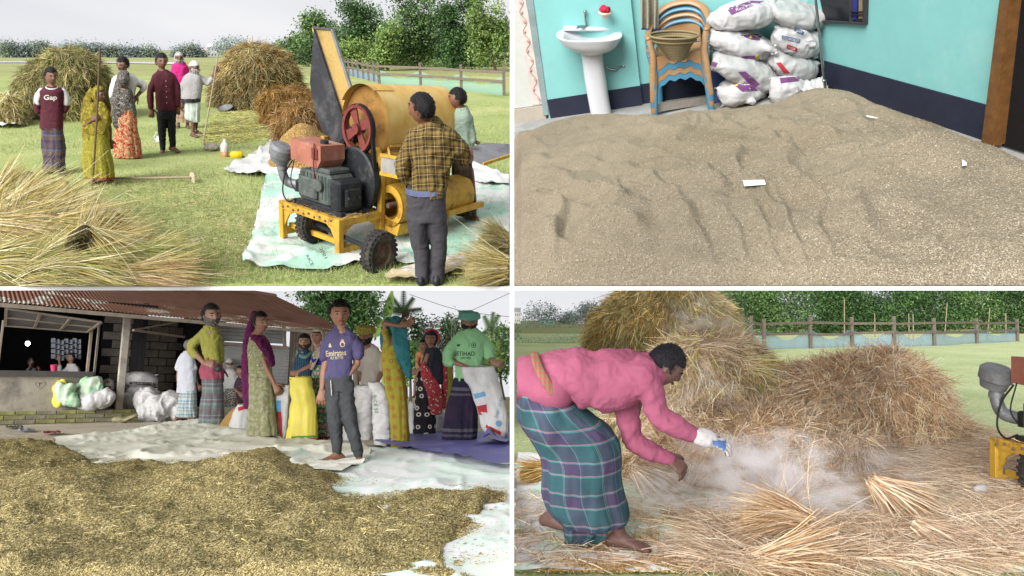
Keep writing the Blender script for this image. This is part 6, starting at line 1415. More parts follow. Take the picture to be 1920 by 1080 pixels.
# ================================================================== the yard with the shop house and the grain
ALB = .95
H0, H1 = BLS.g(0, 797), BLS.g(620, 779); HU = BLS.n; HX = unit(H1 - H0); HY = np.cross(HU, HX); HY = HY if HY[1] > 0 else -HY; HLEN = np.linalg.norm(H1 - H0)
MH = Matrix(((HX[0], HY[0], HU[0], H0[0]), (HX[1], HY[1], HU[1], H0[1]), (HX[2], HY[2], HU[2], H0[2]), (0, 0, 0, 1)))
def hp(px, py, y=0.):
    """picture point on the house plane y metres behind the plinth front, in house coordinates"""
    p = plane_at(px, py, H0 + HY * y, HY); q = p - H0; return np.array((q @ HX, y, q @ HU))
HOUSE = thing('shop_house', 'low tin roofed village shop with veranda, plinth and dark counter window', 'house', M=MH)
TIN = mat('rusty_tin', (162, 116, 106), rough=.6, var=.18, scale=2.2, bump=.1, bscale=20, col2=(226, 222, 218), thr=(.54, .57), dirt=(140, 96, 86), dscale=1.6)  # tin colour lifted to make up for shade on the roof
TIN2 = mat('rusty_tin_plain', (158, 116, 108), rough=.6, var=.15, scale=2, bump=.1, dirt=(134, 94, 86), dscale=1.5)
TING = mat('grey_tin', (166, 168, 168), rough=.5, var=.15, scale=3, bump=.1, metal=.2, dirt=(122, 118, 114), dscale=2)
CONC = mat('old_plaster', (176, 168, 156), rough=.95, var=.2, scale=2, bump=.3, dirt=(112, 106, 100), dscale=1.4)
MOSS = mat('mossy_brick', (140, 138, 104), rough=.95, var=.3, scale=6, bump=.5, dirt=(142, 150, 70), dscale=2.5)
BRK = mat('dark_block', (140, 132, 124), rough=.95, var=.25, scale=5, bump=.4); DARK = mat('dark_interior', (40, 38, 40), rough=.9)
TIMB = mat('grey_timber_batten', (150, 138, 126), rough=.9, var=.2, scale=8, bump=.3)
def roof_sheets(e0, e1, r0, r1, n, m, parent, name='roof_sheet', pitch=.076, amp=.014):
    """corrugated sheets between an eave line and an upper line (house coordinates)"""
    e0, e1, r0, r1 = (np.asarray(a, float) for a in (e0, e1, r0, r1)); L = np.linalg.norm(e1 - e0); nn = unit(np.cross(e1 - e0, r0 - e0)); nn = nn if nn[2] > 0 else -nn
    for k in range(n):
        a, b = k / n, (k + 1) / n + .012; c = max(8, int(L / n / pitch * 6)); T_ = np.linspace(a, b, c); S_ = np.linspace(0, 1, 4)
        G = np.array([[(e0 * (1 - t) + e1 * t) * (1 - s) + (r0 * (1 - t) + r1 * t) * s + nn * (amp * math.sin(t * L / pitch * 2 * PI) + (.004 if k % 2 else 0)) for t in T_] for s in S_])
        mb = MB(); mb.grid(G); mb.grid(G[::-1] - nn * .004); mb.build(name, m, parent, smooth=True)
ev0, ev1 = hp(-40, 562, -.55), hp(632, 622, -.55)
up0, up1 = hp(-40, 525, .9), hp(566, 608, .9)
roof_sheets(ev0, ev1, up0, up1, 12, TIN, HOUSE)
m0, m1 = hp(-40, 522, .85), hp(640, 606, .85); rd0, rd1 = hp(-40, 470, 3.0), hp(515, 556, 3.0)
m0 = up0 + np.array((0, -.10, -.035)); m1 = up1 + unit(up1 - up0) * 1.3 + np.array((0, -.10, -.035))
roof_sheets(m0, m1, rd0, rd1, 10, TIN2, HOUSE, 'main_roof_sheet')
mb = MB(); mb.beam(ev0 + (0, .02, -.06), ev1 + (0, .02, -.06), .05, .08); mb.build('eave_beam', TIMB, HOUSE)
mb = MB(); mb.tube([rd0 + (0, 0, .02), rd1 + (0, 0, .02)], .07, n=10, sub=1); mb.build('ridge_cap', TIN2, HOUSE, smooth=True)
# plinth: courses of mossy bricks
zp = hp(100, 769)[2]; x1 = hp(420, 780)[0]
mb = MB(); mb.box((-2.5, .03, -.02), (x1 + 3, 4.0, zp - .012)); mb.build('plinth', CONC, HOUSE)
bl_, bh = .34, zp / 3; bmesh_ = None
for r in range(3):
    for c in range(int((x1 + 2.5) / bl_)):
        x = -2.5 + c * bl_ + (bl_ / 2 if r % 2 else 0)
        if bmesh_ is None:
            bmesh_ = []
            for mm in (MOSS, mat('grey_brick', (142, 134, 120), rough=.95, var=.3, scale=6, bump=.5, dirt=(118, 122, 78), dscale=3), mat('pale_mossy_brick', (150, 150, 96), rough=.95, var=.3, scale=6, bump=.5, dirt=(112, 112, 84), dscale=3)):
                q = MB(); q.box((.006, .0, .006), (bl_ - .008, .05, bh - .008), bev=.006); k_ = q.mesh('brick', False); k_.materials.append(mm); bmesh_.append(k_)
        b = obj('brick', bmesh_[int(RNG.integers(0, 3))], None, HOUSE); b.location = (x, RNG.random() * .012 - .006, r * bh)
# shop front: counter wall, posts, dark room behind
def hbox(px0, py0, px1, py1, y, th, name, m, parent=HOUSE, bev=0):
    a, b = hp(px0, py1, y), hp(px1, py0, y); mb = MB(); mb.box((a[0], y, a[2]), (b[0], y + th, b[2]), bev=bev); return mb.build(name, m, parent)
cw = hbox(-60, 703, 172, 772, .45, .14, 'counter_wall', CONC); hbox(-60, 697, 176, 705, .36, .3, 'counter_sill', mat('dark_counter', (88, 84, 82)))
v_, f_ = [], []
a_ = np.linspace(0, 2 * PI, 40)
hx, hy = 76 + 9.5 * np.sin(a_) ** 3 * 1.05, 722 - (9 * np.cos(a_) - 3.4 * np.cos(2 * a_) - 1.4 * np.cos(3 * a_) - .6 * np.cos(4 * a_)) * .72
ring = np.stack((hx, hy), 1); inn = ring + (np.array((76, 721)) - ring) * .09
decal('scratched_heart', mat('scratch', (92, 86, 80), bump=0), cw, np.vstack((ring, inn)), [(i, (i + 1) % 40, (i + 1) % 40 + 40, i + 40) for i in range(40)], off=.008); lettering('r', mat('scratch', (92, 86, 80), bump=0), cw, 76, 721, 5, 7, off=.008)
hbox(-4, 600, 5, 703, .42, .12, 'window_post', TIMB); hbox(166, 600, 172, 703, .42, .12, 'window_post', TIMB); hbox(172, 605, 187, 770, .5, .2, 'pier', CONC)
w0, w1 = hp(-60, 500, 2.9), hp(190, 500, 2.9)
mb = MB(); mb.box((w0[0], 2.9, 0), (w1[0] + .8, 3.0, 2.7)); mb.box((w1[0] + .6, .7, 0), (w1[0] + .7, 2.9, 2.7)); mb.box((w0[0] - .1, .5, 0), (w0[0], 2.9, 2.7)); mb.box((w0[0], .3, 2.55), (w1[0] + .8, 2.9, 2.62)); mb.build('inner_wall', DARK, HOUSE)  # gloom of the shop is put into the near-black wall colour
# propped awning panel with battens
A_, B_, C_, D_ = hp(12, 577, -.35), hp(190, 603, -.35), hp(164, 621, .42), hp(10, 609, .42)
mb = MB(); mb.prism([A_, B_, C_, D_], (0, 0, .012)); aw = mb.build('awning_panel', mat('dull_sheet', (106, 102, 100), var=.15), HOUSE)
for p, q in ((A_, B_), (D_, C_), (A_, D_), (B_, C_), ((A_ + D_) / 2, (B_ + C_) / 2), (A_ * .66 + B_ * .34, D_ * .66 + C_ * .34), (A_ * .34 + B_ * .66, D_ * .34 + C_ * .66)):
    mb = MB(); mb.beam(p + (0, 0, -.02), q + (0, 0, -.02), .05, .035); mb.build('batten', TIMB, aw)
# veranda post and rear brick wall
pp = hp(222, 772, .08); pt = hp(222, 592, .08); mb = MB(); mb.box((pp[0] - .07, .02, zp - .01), (pp[0] + .07, .15, pt[2]), bev=.01); mb.build('veranda_post', mat('whitewashed_post', (168, 160, 150), var=.25, scale=5, bump=.3, dirt=(120, 112, 104)), HOUSE)
wx0, wx1 = hp(186, 700, 1.7)[0], hp(345, 700, 1.7)[0]
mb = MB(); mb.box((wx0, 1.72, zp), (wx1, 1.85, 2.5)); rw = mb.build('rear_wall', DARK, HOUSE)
q = MB(); q.box((.008, 0, .008), (.40, .05, .19), bev=.006); bk = q.mesh('block', False); bk.materials.append(BRK)
for r in range(11):
    for c in range(int((wx1 - wx0) / .41)):
        b = obj('block', bk, None, rw); b.location = (wx0 + c * .41 + (.2 if r % 2 else 0), 1.685 + RNG.random() * .01, zp + r * .2)
# tin fronted stalls to the right
sx0, sx1 = hp(392, 700, .9)[0], hp(540, 700, .9)[0]
def tin_front(px0, px1, py0, py1, y, name, m, vert=False, parent=HOUSE, n=3):
    a, b, c, d = hp(px0, py1, y), hp(px1, py1, y), hp(px1, py0, y), hp(px0, py0, y)
    x0, x1, z0, z1 = a[0], b[0], (a[2] + b[2]) / 2, (c[2] + d[2]) / 2
    for k in range(n):
        if vert:
            xs = np.linspace(x0 + (x1 - x0) * k / n, x0 + (x1 - x0) * (k + 1) / n, 40); G = np.array([[(x, y + .018 * math.sin(x * 2 * PI / .09) + .006 * k, z) for x in xs] for z in (z0, z1)])
        else:
            zs = np.linspace(z0 + (z1 - z0) * k / n, z0 + (z1 - z0) * (k + 1) / n, 28); G = np.array([[(x, y + .016 * math.sin(z * 2 * PI / .09) + .008 * k, z) for x in (x0, x1)] for z in zs])
        mb = MB(); mb.grid(G); mb.build(name, m, parent, smooth=True)
tin_front(330, 412, 596, 775, 1.3, 'dark_opening', DARK, True, n=2)  # near-black sheet painted in place of the shaded openings
tin_front(408, 536, 612, 642, .95, 'upper_tin', TING, n=1); tin_front(408, 536, 647, 775, .9, 'shutter_tin', TING, n=3); tin_front(536, 640, 618, 775, 1.0, 'side_tin', mat('rust_streaked_tin', (150, 138, 130), var=.2, dirt=(126, 92, 76), dscale=3), True, n=3)
for a, b in (((408, 643), (540, 652)), ((532, 612), (534, 650)), ((408, 612), (410, 650))):
    p, q = hp(*a, .84), hp(*b, .84); mb = MB(); mb.beam(p, q, .06, .08); mb.build('stall_rail', TIMB, HOUSE)
mb = MB(); mb.beam(hp(250, 619, -.1), hp(345, 632, .9), .05, .05); mb.beam(hp(250, 619, -.1), hp(330, 604, .8), .04, .04); mb.build('rafter', TIMB, HOUSE)
# lit bulb hanging in the shop, sachets on strings
bp = np.array(MH @ Vector(hp(52, 644, 1.6))); T = thing('light_bulb', 'lit white bulb hanging in the dark shop', 'lamp', bp)
mb = MB(); mb.ball((0, 0, 0), (.045, .045, .055), n=16, m=10); mb.mesh
m_, n_, p_ = new_mat('bulb_glow'); p_.inputs['Emission Color'].default_value = (1, .98, .94, 1); p_.inputs['Emission Strength'].default_value = 6.; mb.build('glass', m_, T, smooth=True)
mb = MB(); mb.lathe([(.018, .05), (.018, .09)], n=10); mb.tube([(0, 0, .09), (0, 0, .7)], .004, n=6); mb.build('holder', ENGB, T)
for k in range(7):
    q = hp(100 + k * 8, 634 + (k * 7) % 5, 1.3); T = thing('sachet_string', 'string of silvery sachets hanging in the shop window, %s' % ('leftmost', 'second', 'third', 'middle one', 'third from the right', 'second from the right', 'rightmost')[k], 'sachets', np.array(MH @ Vector(q)), group='sachet strings')
    for j in range(4): mb = MB(); mb.box((-.05, -.008, -.12 * j - .1), (.05, .008, -.12 * j), bev=.006); mb.build('sachet', mat('silver_sachet', (150, 156, 166), rough=.3), T)
T = thing('pink_tub', 'small pink tub on the shop counter', 'tub', np.array(MH @ Vector(hp(101, 697, .45)))); mb = MB(); mb.lathe([(.05, 0), (.06, .14), (.065, .15), (.01, .15)], n=18); mb.build('tub', mat('pink_plastic', (206, 70, 110)), T)

# ------------------------------------------------------------------ trees behind
YT = 'trees behind the yard'
MANGO = FOL['dark']
tree(BLS, (668, 752), [(585, 556, 26, 14), (612, 572, 30, 22), (650, 556, 40, 26), (690, 575, 24, 26), (640, 592, 34, 18), (600, 590, 22, 14), (668, 600, 24, 20)], 'dark leafy mango tree rising behind the tin roof', n=5200, leaf=9, pal='dark', trunk=6, group=YT, seed=3, flat=.38, trunk_top=(660, 585))
for i, (b, lb, lobes, pal) in enumerate((((800, 750), 'dark tree behind the shawled woman with the child', [(785, 612, 20, 12), (795, 632, 24, 16), (780, 655, 20, 18), (808, 660, 20, 20)], 'dark'), ((848, 750), 'dark tree between the shawled woman and the green shirt man', [(842, 612, 17, 9), (850, 630, 18, 14), (846, 655, 18, 16)], 'dark'), ((945, 750), 'green tree at the right edge behind the sugar sack', [(945, 630, 14, 14), (930, 655, 22, 14), (946, 680, 14, 22), (920, 680, 18, 16)], 'wood'), ((912, 752), 'low bright shrub behind the green shirt man', [(905, 650, 18, 12), (915, 672, 20, 14), (898, 690, 14, 12)], 'bright'), ((770, 752), 'dull shrub behind the mustard dress', [(775, 665, 18, 18), (762, 690, 18, 16)], 'wood'))):
    tree(BLS, b, lobes, lb, n=2200, leaf=6.5, pal=pal, trunk=2.5, group=YT, seed=20 + i)
def frond(px, a, b, droop, w, m, root, name='frond', n=12, split=True):
    A, B = px.J(a), px.J(b); t = np.linspace(0, 1, n)[:, None]; mid = A * (1 - t) + B * t; mid[:, 2] -= droop * (t[:, 0] ** 2); d = unit(np.gradient(mid, axis=0)); s = unit(np.cross(d, (0, 1, 0.2)))
    mb = MB(); mb.tube(mid, np.linspace(w * .10, w * .02, n), n=6, sub=1)
    if split:
        for k in range(1, n):
            for q in np.linspace(0, .8, 3):
                p = mid[k - 1] * (1 - q) + mid[k] * q
                for sg in (-1, 1):
                    L = w * (1 - .5 * k / n); e = p + s[k] * sg * L + d[k] * L * .6 - np.array((0, 0, L * .35)); u = d[k] * w * .07; mb.add([p - u, p + u, e + u * .2], [(0, 1, 2)])
    else:
        W_ = w * np.sin(np.linspace(.25, PI * .97, n))[:, None]; mb.grid(np.stack((mid - s * W_, mid + (0, 0, -w * .12), mid + s * W_), 1))
    mapped(mb, px); return mb.build(name, m, root, smooth=True)
BAN = mat('banana_leaf', (140, 172, 92), rough=.5, var=.2, scale=6); PALM = mat('palm_leaf', (96, 122, 84), rough=.6, var=.2)
px = Px(BLS, 735, 752); T = thing('banana_plant', 'banana plant with a broad upright leaf behind the teal scarf woman', 'plant', px.origin)
mb = MB(); mb.tube([px.J((722, 745)), px.J((724, 660)), px.J((722, 610))], [8, 6, 4]); mapped(mb, px); mb.build('stem', mat('banana_stem', (140, 150, 96)), T, smooth=True)
for a, b, dr in (((722, 612), (736, 542), 0), ((722, 615), (700, 590), 8), ((724, 620), (752, 600), 12), ((720, 620), (690, 620), 14)): frond(px, a, b, dr, 9, BAN, T, 'leaf', split=False)
px = Px(BLS, 756, 750); T = thing('palm', 'thin palm with drooping fronds and green fruit above the teal scarf', 'palm tree', px.origin)
mb = MB(); mb.tube([px.J((760, 745)), px.J((757, 640)), px.J((756, 585))], [5, 4, 3]); mb.ball(px.J((763, 588)), (5, 5, 9)); mapped(mb, px); mb.build('stem', BARK, T, smooth=True)
for b, dr in (((757, 540), 0), ((725, 568), 6), ((790, 575), 4), ((712, 580), 10), ((735, 556), 0), ((775, 556), 2)): frond(px, (756, 585), b, dr, 11, PALM, T)
px = Px(BLS, 928, 750); T = thing('palm', 'palm with feathery fronds right of the green shirt man', 'palm tree', px.origin)
mb = MB(); mb.tube([px.J((926, 745)), px.J((924, 660)), px.J((920, 615))], [4, 3.5, 3]); mapped(mb, px); mb.build('stem', BARK, T, smooth=True)
for b, dr in (((908, 590), 2), ((935, 588), 2), ((950, 610), 8), ((945, 632), 14), ((900, 622), 10), ((925, 585), 0)): frond(px, (920, 618), b, dr, 10, PALM, T)
px = Px(BLS, 830, 752); T = thing('bare_tree', 'thin bare branched tree against the grey sky', 'tree', px.origin); mb = MB()
def twig(p, d, L, r, k):
    e = p + d * L; mb.tube([p, (p + e) / 2 + RNG.normal(size=3) * L * .06, e], [r, r * .8, r * .55], n=5, sub=1)
    if k:
        for _ in range(3): twig(e if _ else (p + e) / 2, unit(d + RNG.normal(size=3) * .45 + np.array((0, 0, .15))), L * .66, r * .55, k - 1)
twig(px.J((832, 745)), np.array((.02, 0, 1.)), 62, 2.0, 4); twig(px.J((795, 745)), np.array((.05, 0, 1.)), 60, 1.6, 4); mapped(mb, px); mb.build('branches', mat('grey_bark', (150, 142, 138)), T, smooth=True)
undergrowth('hedge', BLS, [(690, 700), (760, 690), (955, 690), (955, 760), (690, 760)], 500, FOL['dark'], 5)
for (a, b), lb in ((((768, 552), (955, 594)), 'thin overhead cable crossing the grey sky downwards'), (((955, 550), (770, 612)), 'thin overhead cable crossing the grey sky upwards')):
    p, q = at(*a, 20), at(*b, 20); o = np.array(p); mb = MB(); mb.tube([p - o, (p + q) / 2 - o - (0, 0, .15), q - o], .008, n=6); T = mb.build('power_cable', ROPE, None, smooth=True, loc=o); tag(T, lb, 'cable')

# ------------------------------------------------------------------ sheets on the yard
CREAM = tarp_mat('cream_tarp', (244, 240, 228), (236, 232, 220), (218, 212, 198)); GWT = tarp_mat('white_green_tarp', (248, 248, 244), (222, 238, 228), (228, 226, 218)); BLT = mat('blue_tarp', (98, 96, 156), rough=.5, var=.12, scale=3, bump=.3, bscale=10, dirt=(132, 130, 176), dscale=2)
o, _ = sheet('ground_sheet', BLS, [(100, 826), (200, 816), (300, 800), (345, 792), (400, 797), (470, 812), (540, 832), (640, 834), (700, 850), (640, 900), (480, 900), (300, 900), (180, 880), (120, 850)], CREAM, lambda P, sd, W3: .02 + .10 * np.exp(-((P[:, 1] - 812 - .06 * (P[:, 0] - 300)) / 7) ** 2) * smoothstep(sd / 10) * (.6 + .6 * fbm(W3 * 1.5, 5, 2)) + cloth_h(.01, 1.6, 13, .045)(P, sd, W3), step=4, ystep=1.5, sub=2, lift=.01); tag(o, 'cream woven sheet with rumpled far edge behind the grain', 'tarpaulin')
o, _ = sheet('ground_sheet', BLS, [(520, 868), (600, 845), (720, 842), (850, 860), (958, 880), (958, 1110), (700, 1110), (640, 960), (560, 900)], GWT, cloth_h(.012, 1.8, 9, .030), step=5, ystep=3, sub=2, lift=.02); tag(o, 'white and pale green sheet under the barefoot boy, spreading right', 'tarpaulin')
o, _ = sheet('ground_sheet', BLS, [(700, 842), (735, 832), (800, 822), (957, 826), (957, 890), (890, 880), (800, 862)], BLT, cloth_h(.01, 2.0, 5, .02), step=4, ystep=2, sub=2, lift=.085); tag(o, 'faded blue tarpaulin under the green shirt man', 'tarpaulin')
o, _ = sheet('ground_sheet', BLS, [(890, 850), (920, 838), (957, 812), (957, 850), (930, 856)], BLT, cloth_h(.10, 2.0, 2, .08), step=3, sub=2, lift=.06); tag(o, 'heaped dark blue fold of tarpaulin at the right edge', 'tarpaulin')
# ------------------------------------------------------------------ the grain pile
BLC = [(176, 160, 106), (156, 140, 90), (202, 188, 142), (128, 112, 70), (188, 174, 124), (108, 94, 58)]
YH = mat('fresh_grain', (138, 124, 80), rough=1, var=.3, scale=14, bump=1.0, bscale=70)
PO = [(-40, 838), (30, 826), (75, 828), (118, 838), (160, 862), (182, 872), (260, 866), (330, 870), (425, 866), (452, 852), (492, 845), (522, 850), (556, 872), (590, 888), (634, 892), (640, 906), (618, 916), (640, 934), (700, 944), (735, 942), (766, 926), (850, 925), (938, 930), (945, 946), (918, 960), (902, 992), (862, 1022), (842, 1050), (838, 1082), (838, 1110), (-40, 1110)]
heap('grain_pile', BLS, PO, [mound(440, 930, 130, 36, .16), mound(495, 862, 40, 14, .05), mound(60, 850, 80, 16, .05), mound(90, 930, 110, 30, .07), mound(440, 905, 30, 12, .04)], 'large pile of golden brown unhusked grain across the front of the yard', 'grain pile', YH, n=150000, gs=.0135, cols=BLC, edge=16, base=.03, rough=.035, freq=5, step=4, ystep=2.5, lift=.03, jag=1.6)
PE = np.array(PO[:-2], float)
for a_, b_ in ((0, 0),):
    q = PE[RNG.integers(0, len(PE) - 1, 9000)]; i_ = RNG.integers(0, len(PE) - 1, 9000); t_ = RNG.random((9000, 1)); q = PE[i_] * (1 - t_) + PE[i_ + 1] * t_ + RNG.normal(size=(9000, 2)) * (14, 4)
    d_ = BLS.depth(q[:, 0], q[:, 1]); w_ = np.stack(((q[:, 0] - CX) / F * d_, d_, (CY - q[:, 1]) / F * d_), 1) + BLS.n * .04; w_ = w_[(q[:, 0] < 950)]; n_ = len(w_)
    t3 = RNG.normal(size=(n_, 3)); t3 = unit(t3 - BLS.n * (t3 @ BLS.n)[:, None]); V_, Q_, C_ = blades(w_, t3, .016 * (.6 + .8 * RNG.random(n_)), .005, np.tile(-BLS.n * .05, (n_, 1)), pick(BLC, n_, .2), seg=1)
    tag(obj('edge_grain', fastmesh('edge_grain', V_, Q_, C_), GRAIN), kind='stuff')
litter('stray_straw', BLS, [(-20, 850), (600, 890), (830, 960), (840, 1079), (-20, 1079)], 700, .04, .0025, 'fresh', lift=.09, cols=[(222, 206, 140), (206, 190, 110), (232, 220, 170)], hfn=None)
litter('stray_grain', BLS, [(640, 900), (955, 930), (955, 1079), (840, 1079), (860, 1000), (740, 950)], 1500, .012, .004, 'thresh', lift=.03)
ALB = .72
# ------------------------------------------------------------------ sacks and bundles in the yard
YS = 'sacks in the yard'
GRS = tarp_mat('green_woven_sack', (150, 196, 152), (196, 214, 190), (214, 214, 204)); YLS = mat('yellow_sack', (226, 210, 88), rough=.5, var=.08, bump=.3, bscale=8)
def hpx(px_, py_, y): w = np.array(MH @ Vector((hp(px_, 760, y)[0], y, zp))); return w
class At:          # standing place inside the house, on the plinth
    def __init__(s, w): s.w = w; s.s = BLS.s; s.t = 0; s.n = BLS.n
    def depth(s, x, y): return s.w[1]
    def g(s, x, y): return at(x, y, s.w[1])
def crumple(st, base, c, r, m, label, name='empty_sack', seed=0, amp=.09, ang=0, cat='sack', group=None, vox=.02):
    px = Px(st, *base); T = thing(name, label, cat, px.origin, group=group); mb = MB(); C = px.J(c)
    for k in range(4): mb.ball(C + np.array((RNG.normal() * r[0] * .3, RNG.normal() * 3, RNG.normal() * r[1] * .18)), (r[0] * .75, r[0] * .5, r[1] * .85), rot('Y', ang + RNG.normal() * 20), n=14, m=10)
    me = fuse(mapped(mb, px), 'folds', vox, 1); v = mverts(me); nn = mnorm(me); f = 3.2; ww = v + .12 * np.stack((vnoise(v * 4 + seed, 3), vnoise(v * 4 + 9 + seed, 4), vnoise(v * 4 + 5, 5)), 1)
    d = (.5 - 1.6 * np.abs(vnoise(ww * 2.6 * np.array((1.5, 1, .8)) + seed, seed))) * amp * .8 + .45 * amp * (.5 - 1.4 * np.abs(vnoise(ww * 6.5 * np.array((1, 1, .5)) + seed, seed + 1))); me.vertices.foreach_set('co', (v + nn * d[:, None]).ravel()); me.update(); folds(me, amp * .12, 12, seed + 4, (.7, 1, 1)); return obj('folds', me, m, T)
EG = 'empty sacks heaped on the veranda'
crumple(At(hpx(117, 0, 0.30)), (117, 768), (116, 738, -2), (17, 27), YLS, 'empty yellow and green sack at the left end of the veranda heap', seed=1, group=EG)
crumple(At(hpx(128, 0, 0.25)), (128, 768), (124, 740, -8), (17, 24), GRS, 'pale green empty sack leaning on the yellow one', seed=2, group=EG)
crumple(At(hpx(168, 0, 0.20)), (168, 768), (164, 735, -8), (30, 30), GRS, 'large crumpled green sack in the middle of the veranda', seed=3, group=EG)
crumple(At(hpx(190, 0, 0.05)), (190, 772), (186, 750, -18), (32, 20), SK_W, 'crumpled white sack slumped against the veranda post', seed=4, group=EG)
crumple(At(hpx(235, 0, 0.35)), (235, 768), (234, 752, 0), (16, 18), SK_W, 'small white bag right of the veranda post', seed=9, group=EG)
crumple(BLS, (300, 790), (296, 762, -10), (46, 30), SK_W, 'big crumpled white sheet at the foot of the veranda', name='crumpled_sheet', seed=5, amp=.12, cat='sheet')
o = crumple(BLS, (235, 792), (236, 786, -6), (26, 6), mat('olive_rag', (150, 142, 112), var=.3), 'flat olive rag at the foot of the plinth', name='rag', seed=6, amp=.04, cat='cloth')
BG = 'full rice bags on the veranda'
for i, (c, lb) in enumerate((((264, 712, 8), 'upper white rice bag with a black band on the veranda'), ((264, 738, 8), 'middle white rice bag with a black band on the veranda'), ((258, 758, 8), 'lowest white rice bag on the veranda'))):
    T, b = sack(At(hpx(264, 0, .55)), (264, 772), c, (33, 15, 22), 2, SK_W, lb, BG, None, seed=i, wr=.01, vox=.016)
    if i < 2:
        y = c[1] + 3; patch('black_band', BLKP, b, [(243, y), (294, y + 3), (293, y + 8), (243, y + 5)]); lettering('RAJ BORAN RICE', OFFW, b, 268, y + 4.2, 44, 3.4, ang=3, off=.009)
T, b = sack(At(hpx(203, 0, .6)), (203, 768), (203, 722, 8), (11, 13, 12), 0, SK_W, 'small white flour bag with red print behind the post', None, None, seed=4, vox=.014); decal('red_disc', REDP, b, *disc2(203, 717, 3.4, 3.4)); lettering('FLOUR', REDP, b, 203, 727, 13, 4) if False else patch('red_line', REDP, b, [(196, 724), (208, 724), (208, 729), (196, 729)])
def open_sack(st, base, rows, m, label, lip=True, ratio=.6, amp=.05, k=7, name='open_sack', inner=True, dy=0.):
    px = Px(st, *base); T = thing(name, label, 'sack', px.origin); R_ = [(r[0], r[1], r[2], dy) for r in rows]
    G, Uv = ring_rows(R_, px, n=60, ratio=ratio, amp=amp, k=k, seed=base[0], power=2.6); G = np.concatenate((((G[:1] - G[:1].mean(1, keepdims=True)) * .93 + G[:1].mean(1, keepdims=True)) - (0, 0, 10), G)) if inner else G
    v = px.local(G.reshape(-1, 3)); nn = fbm(v * 9, int(base[0]), 3); v[:, 0] += nn * .015; v[:, 1] += nn * .02
    mb = MB(); mb.add(v, [tuple(f) for f in grid_faces(*G.shape[:2], wrap=True)] + [tuple(range(len(v) - 60, len(v)))]); return T, mb.build('bag', m, T, smooth=True)
T, yb = open_sack(BLS, (570, 831), [(706, 543, 580), (712, 543, 583), (740, 544, 590), (780, 542, 594), (815, 538, 595), (831, 537, 594)], YLS, 'tall bright yellow sack held open by the woman in blue blouse')
patch('green_line', mat('green_print', (90, 150, 70), bump=0), yb, [(546, 818), (592, 816), (592, 820), (546, 822)]); patch('red_line', REDP, yb, [(546, 822.5), (592, 820.5), (592, 823), (546, 825)]); lettering('2001 - 10', REDP, yb, 578, 809, 26, 5, off=.006) if False else None
T, wb = open_sack(BLS, (530, 828), [(721, 512, 547), (728, 513, 547), (760, 514, 544), (800, 512, 540), (828, 508, 534)], SK_W, 'white sack with blue and red print held by the purple scarf woman', dy=6)
patch('blue_panel', mat('sky_blue_print', (90, 150, 200), bump=0), wb, [(514, 751), (526, 751), (526, 772), (515, 772)]); patch('red_panel', REDP, wb, [(519, 772), (527, 772), (530, 822), (525, 818)])
T, wb = open_sack(BLS, (452, 812), [(757, 448, 470), (768, 440, 470), (790, 432, 470), (810, 430, 468)], SK_W, 'white sack lying open left of the purple scarf woman', dy=8, ratio=.8); patch('red_label', REDP, wb, [(446, 764), (464, 758), (464, 766), (447, 771)])
FS = 'full standing white sacks'
for b, rows, lb, kn in (((684, 826), [(722, 670, 700), (730, 664, 712), (750, 663, 703), (790, 662, 700), (826, 666, 698)], 'full white sack with a folded mouth behind the boy', None), ((715, 838), [(716, 690, 716), (728, 692, 722), (745, 698, 730), (790, 698, 733), (825, 700, 733), (838, 704, 728)], 'full ribbed white sack with green letters left of the mustard dress', None), ((660, 828), [(770, 642, 660), (790, 640, 664), (826, 642, 662)], 'small white sack behind the leg of the boy', None), ((818, 822), [(770, 815, 834), (790, 814, 836), (820, 818, 834)], 'small white bag behind the shawled woman', None), ((768, 822), [(752, 766, 776), (780, 766, 778), (822, 766, 780)], 'narrow white sack behind the mustard dress', None)):
    px = Px(BLS, *b); T = thing('full_sack', lb, 'sack', px.origin, group=FS); mb = MB(); G, _ = ring_rows(rows, px, n=32, ratio=.75, power=2.5); loft(mb, G); me = fuse(mapped(mb, px), 'bag', .013, 3); wrinkle(me, .012, 9, int(b[0]), (1, 1, 2), 3); wrinkle(me, .005, 34, 5, (.4, .4, 1.6), 2); so = obj('bag', me, SK_W, T)
    if b[0] == 715: lettering('RICE 50', mat('green_letters', (90, 140, 90), bump=0), so, 704, 758, 34, 6, ang=84, off=.006)
    if b[0] == 684: lettering('fresh', BLKP, so, 676, 757, 14, 5, ang=-30, off=.006) if False else None
px = Px(BLS, 430, 806); T = thing('grain_heap', 'small grain heap behind the yellow shirt man', 'grain heap', px.origin); mb = MB(); G, _ = ring_rows([(758, 452, 462), (770, 432, 476), (790, 416, 500), (806, 406, 520)], px, n=30, ratio=.7); loft(mb, G); mapped(mb, px); mb.build('grain', HEAPM, T, smooth=True)
for i, (x, y, lb, c) in enumerate(((97, 815, 'red rag on the yard ground', (170, 50, 66)), (48, 810, 'grey scrap of paper on the yard ground', (160, 162, 170)), (26, 804, 'bent wire scrap on the yard ground', (110, 104, 98)))):
    o, _ = sheet('litter_scrap', BLS, [(x - 16, y - 1), (x, y - 2.5), (x + 17, y - 1), (x + 12, y + 2), (x - 10, y + 2)], mat('scrap_%d' % i, c), cloth_h(.02, 6, i, .03), step=2, ystep=1, lift=.02); tag(o, lb, 'litter')

ALB = .60; TONEK = 1.45  # yard skin colours lifted to offset shade from the field deck
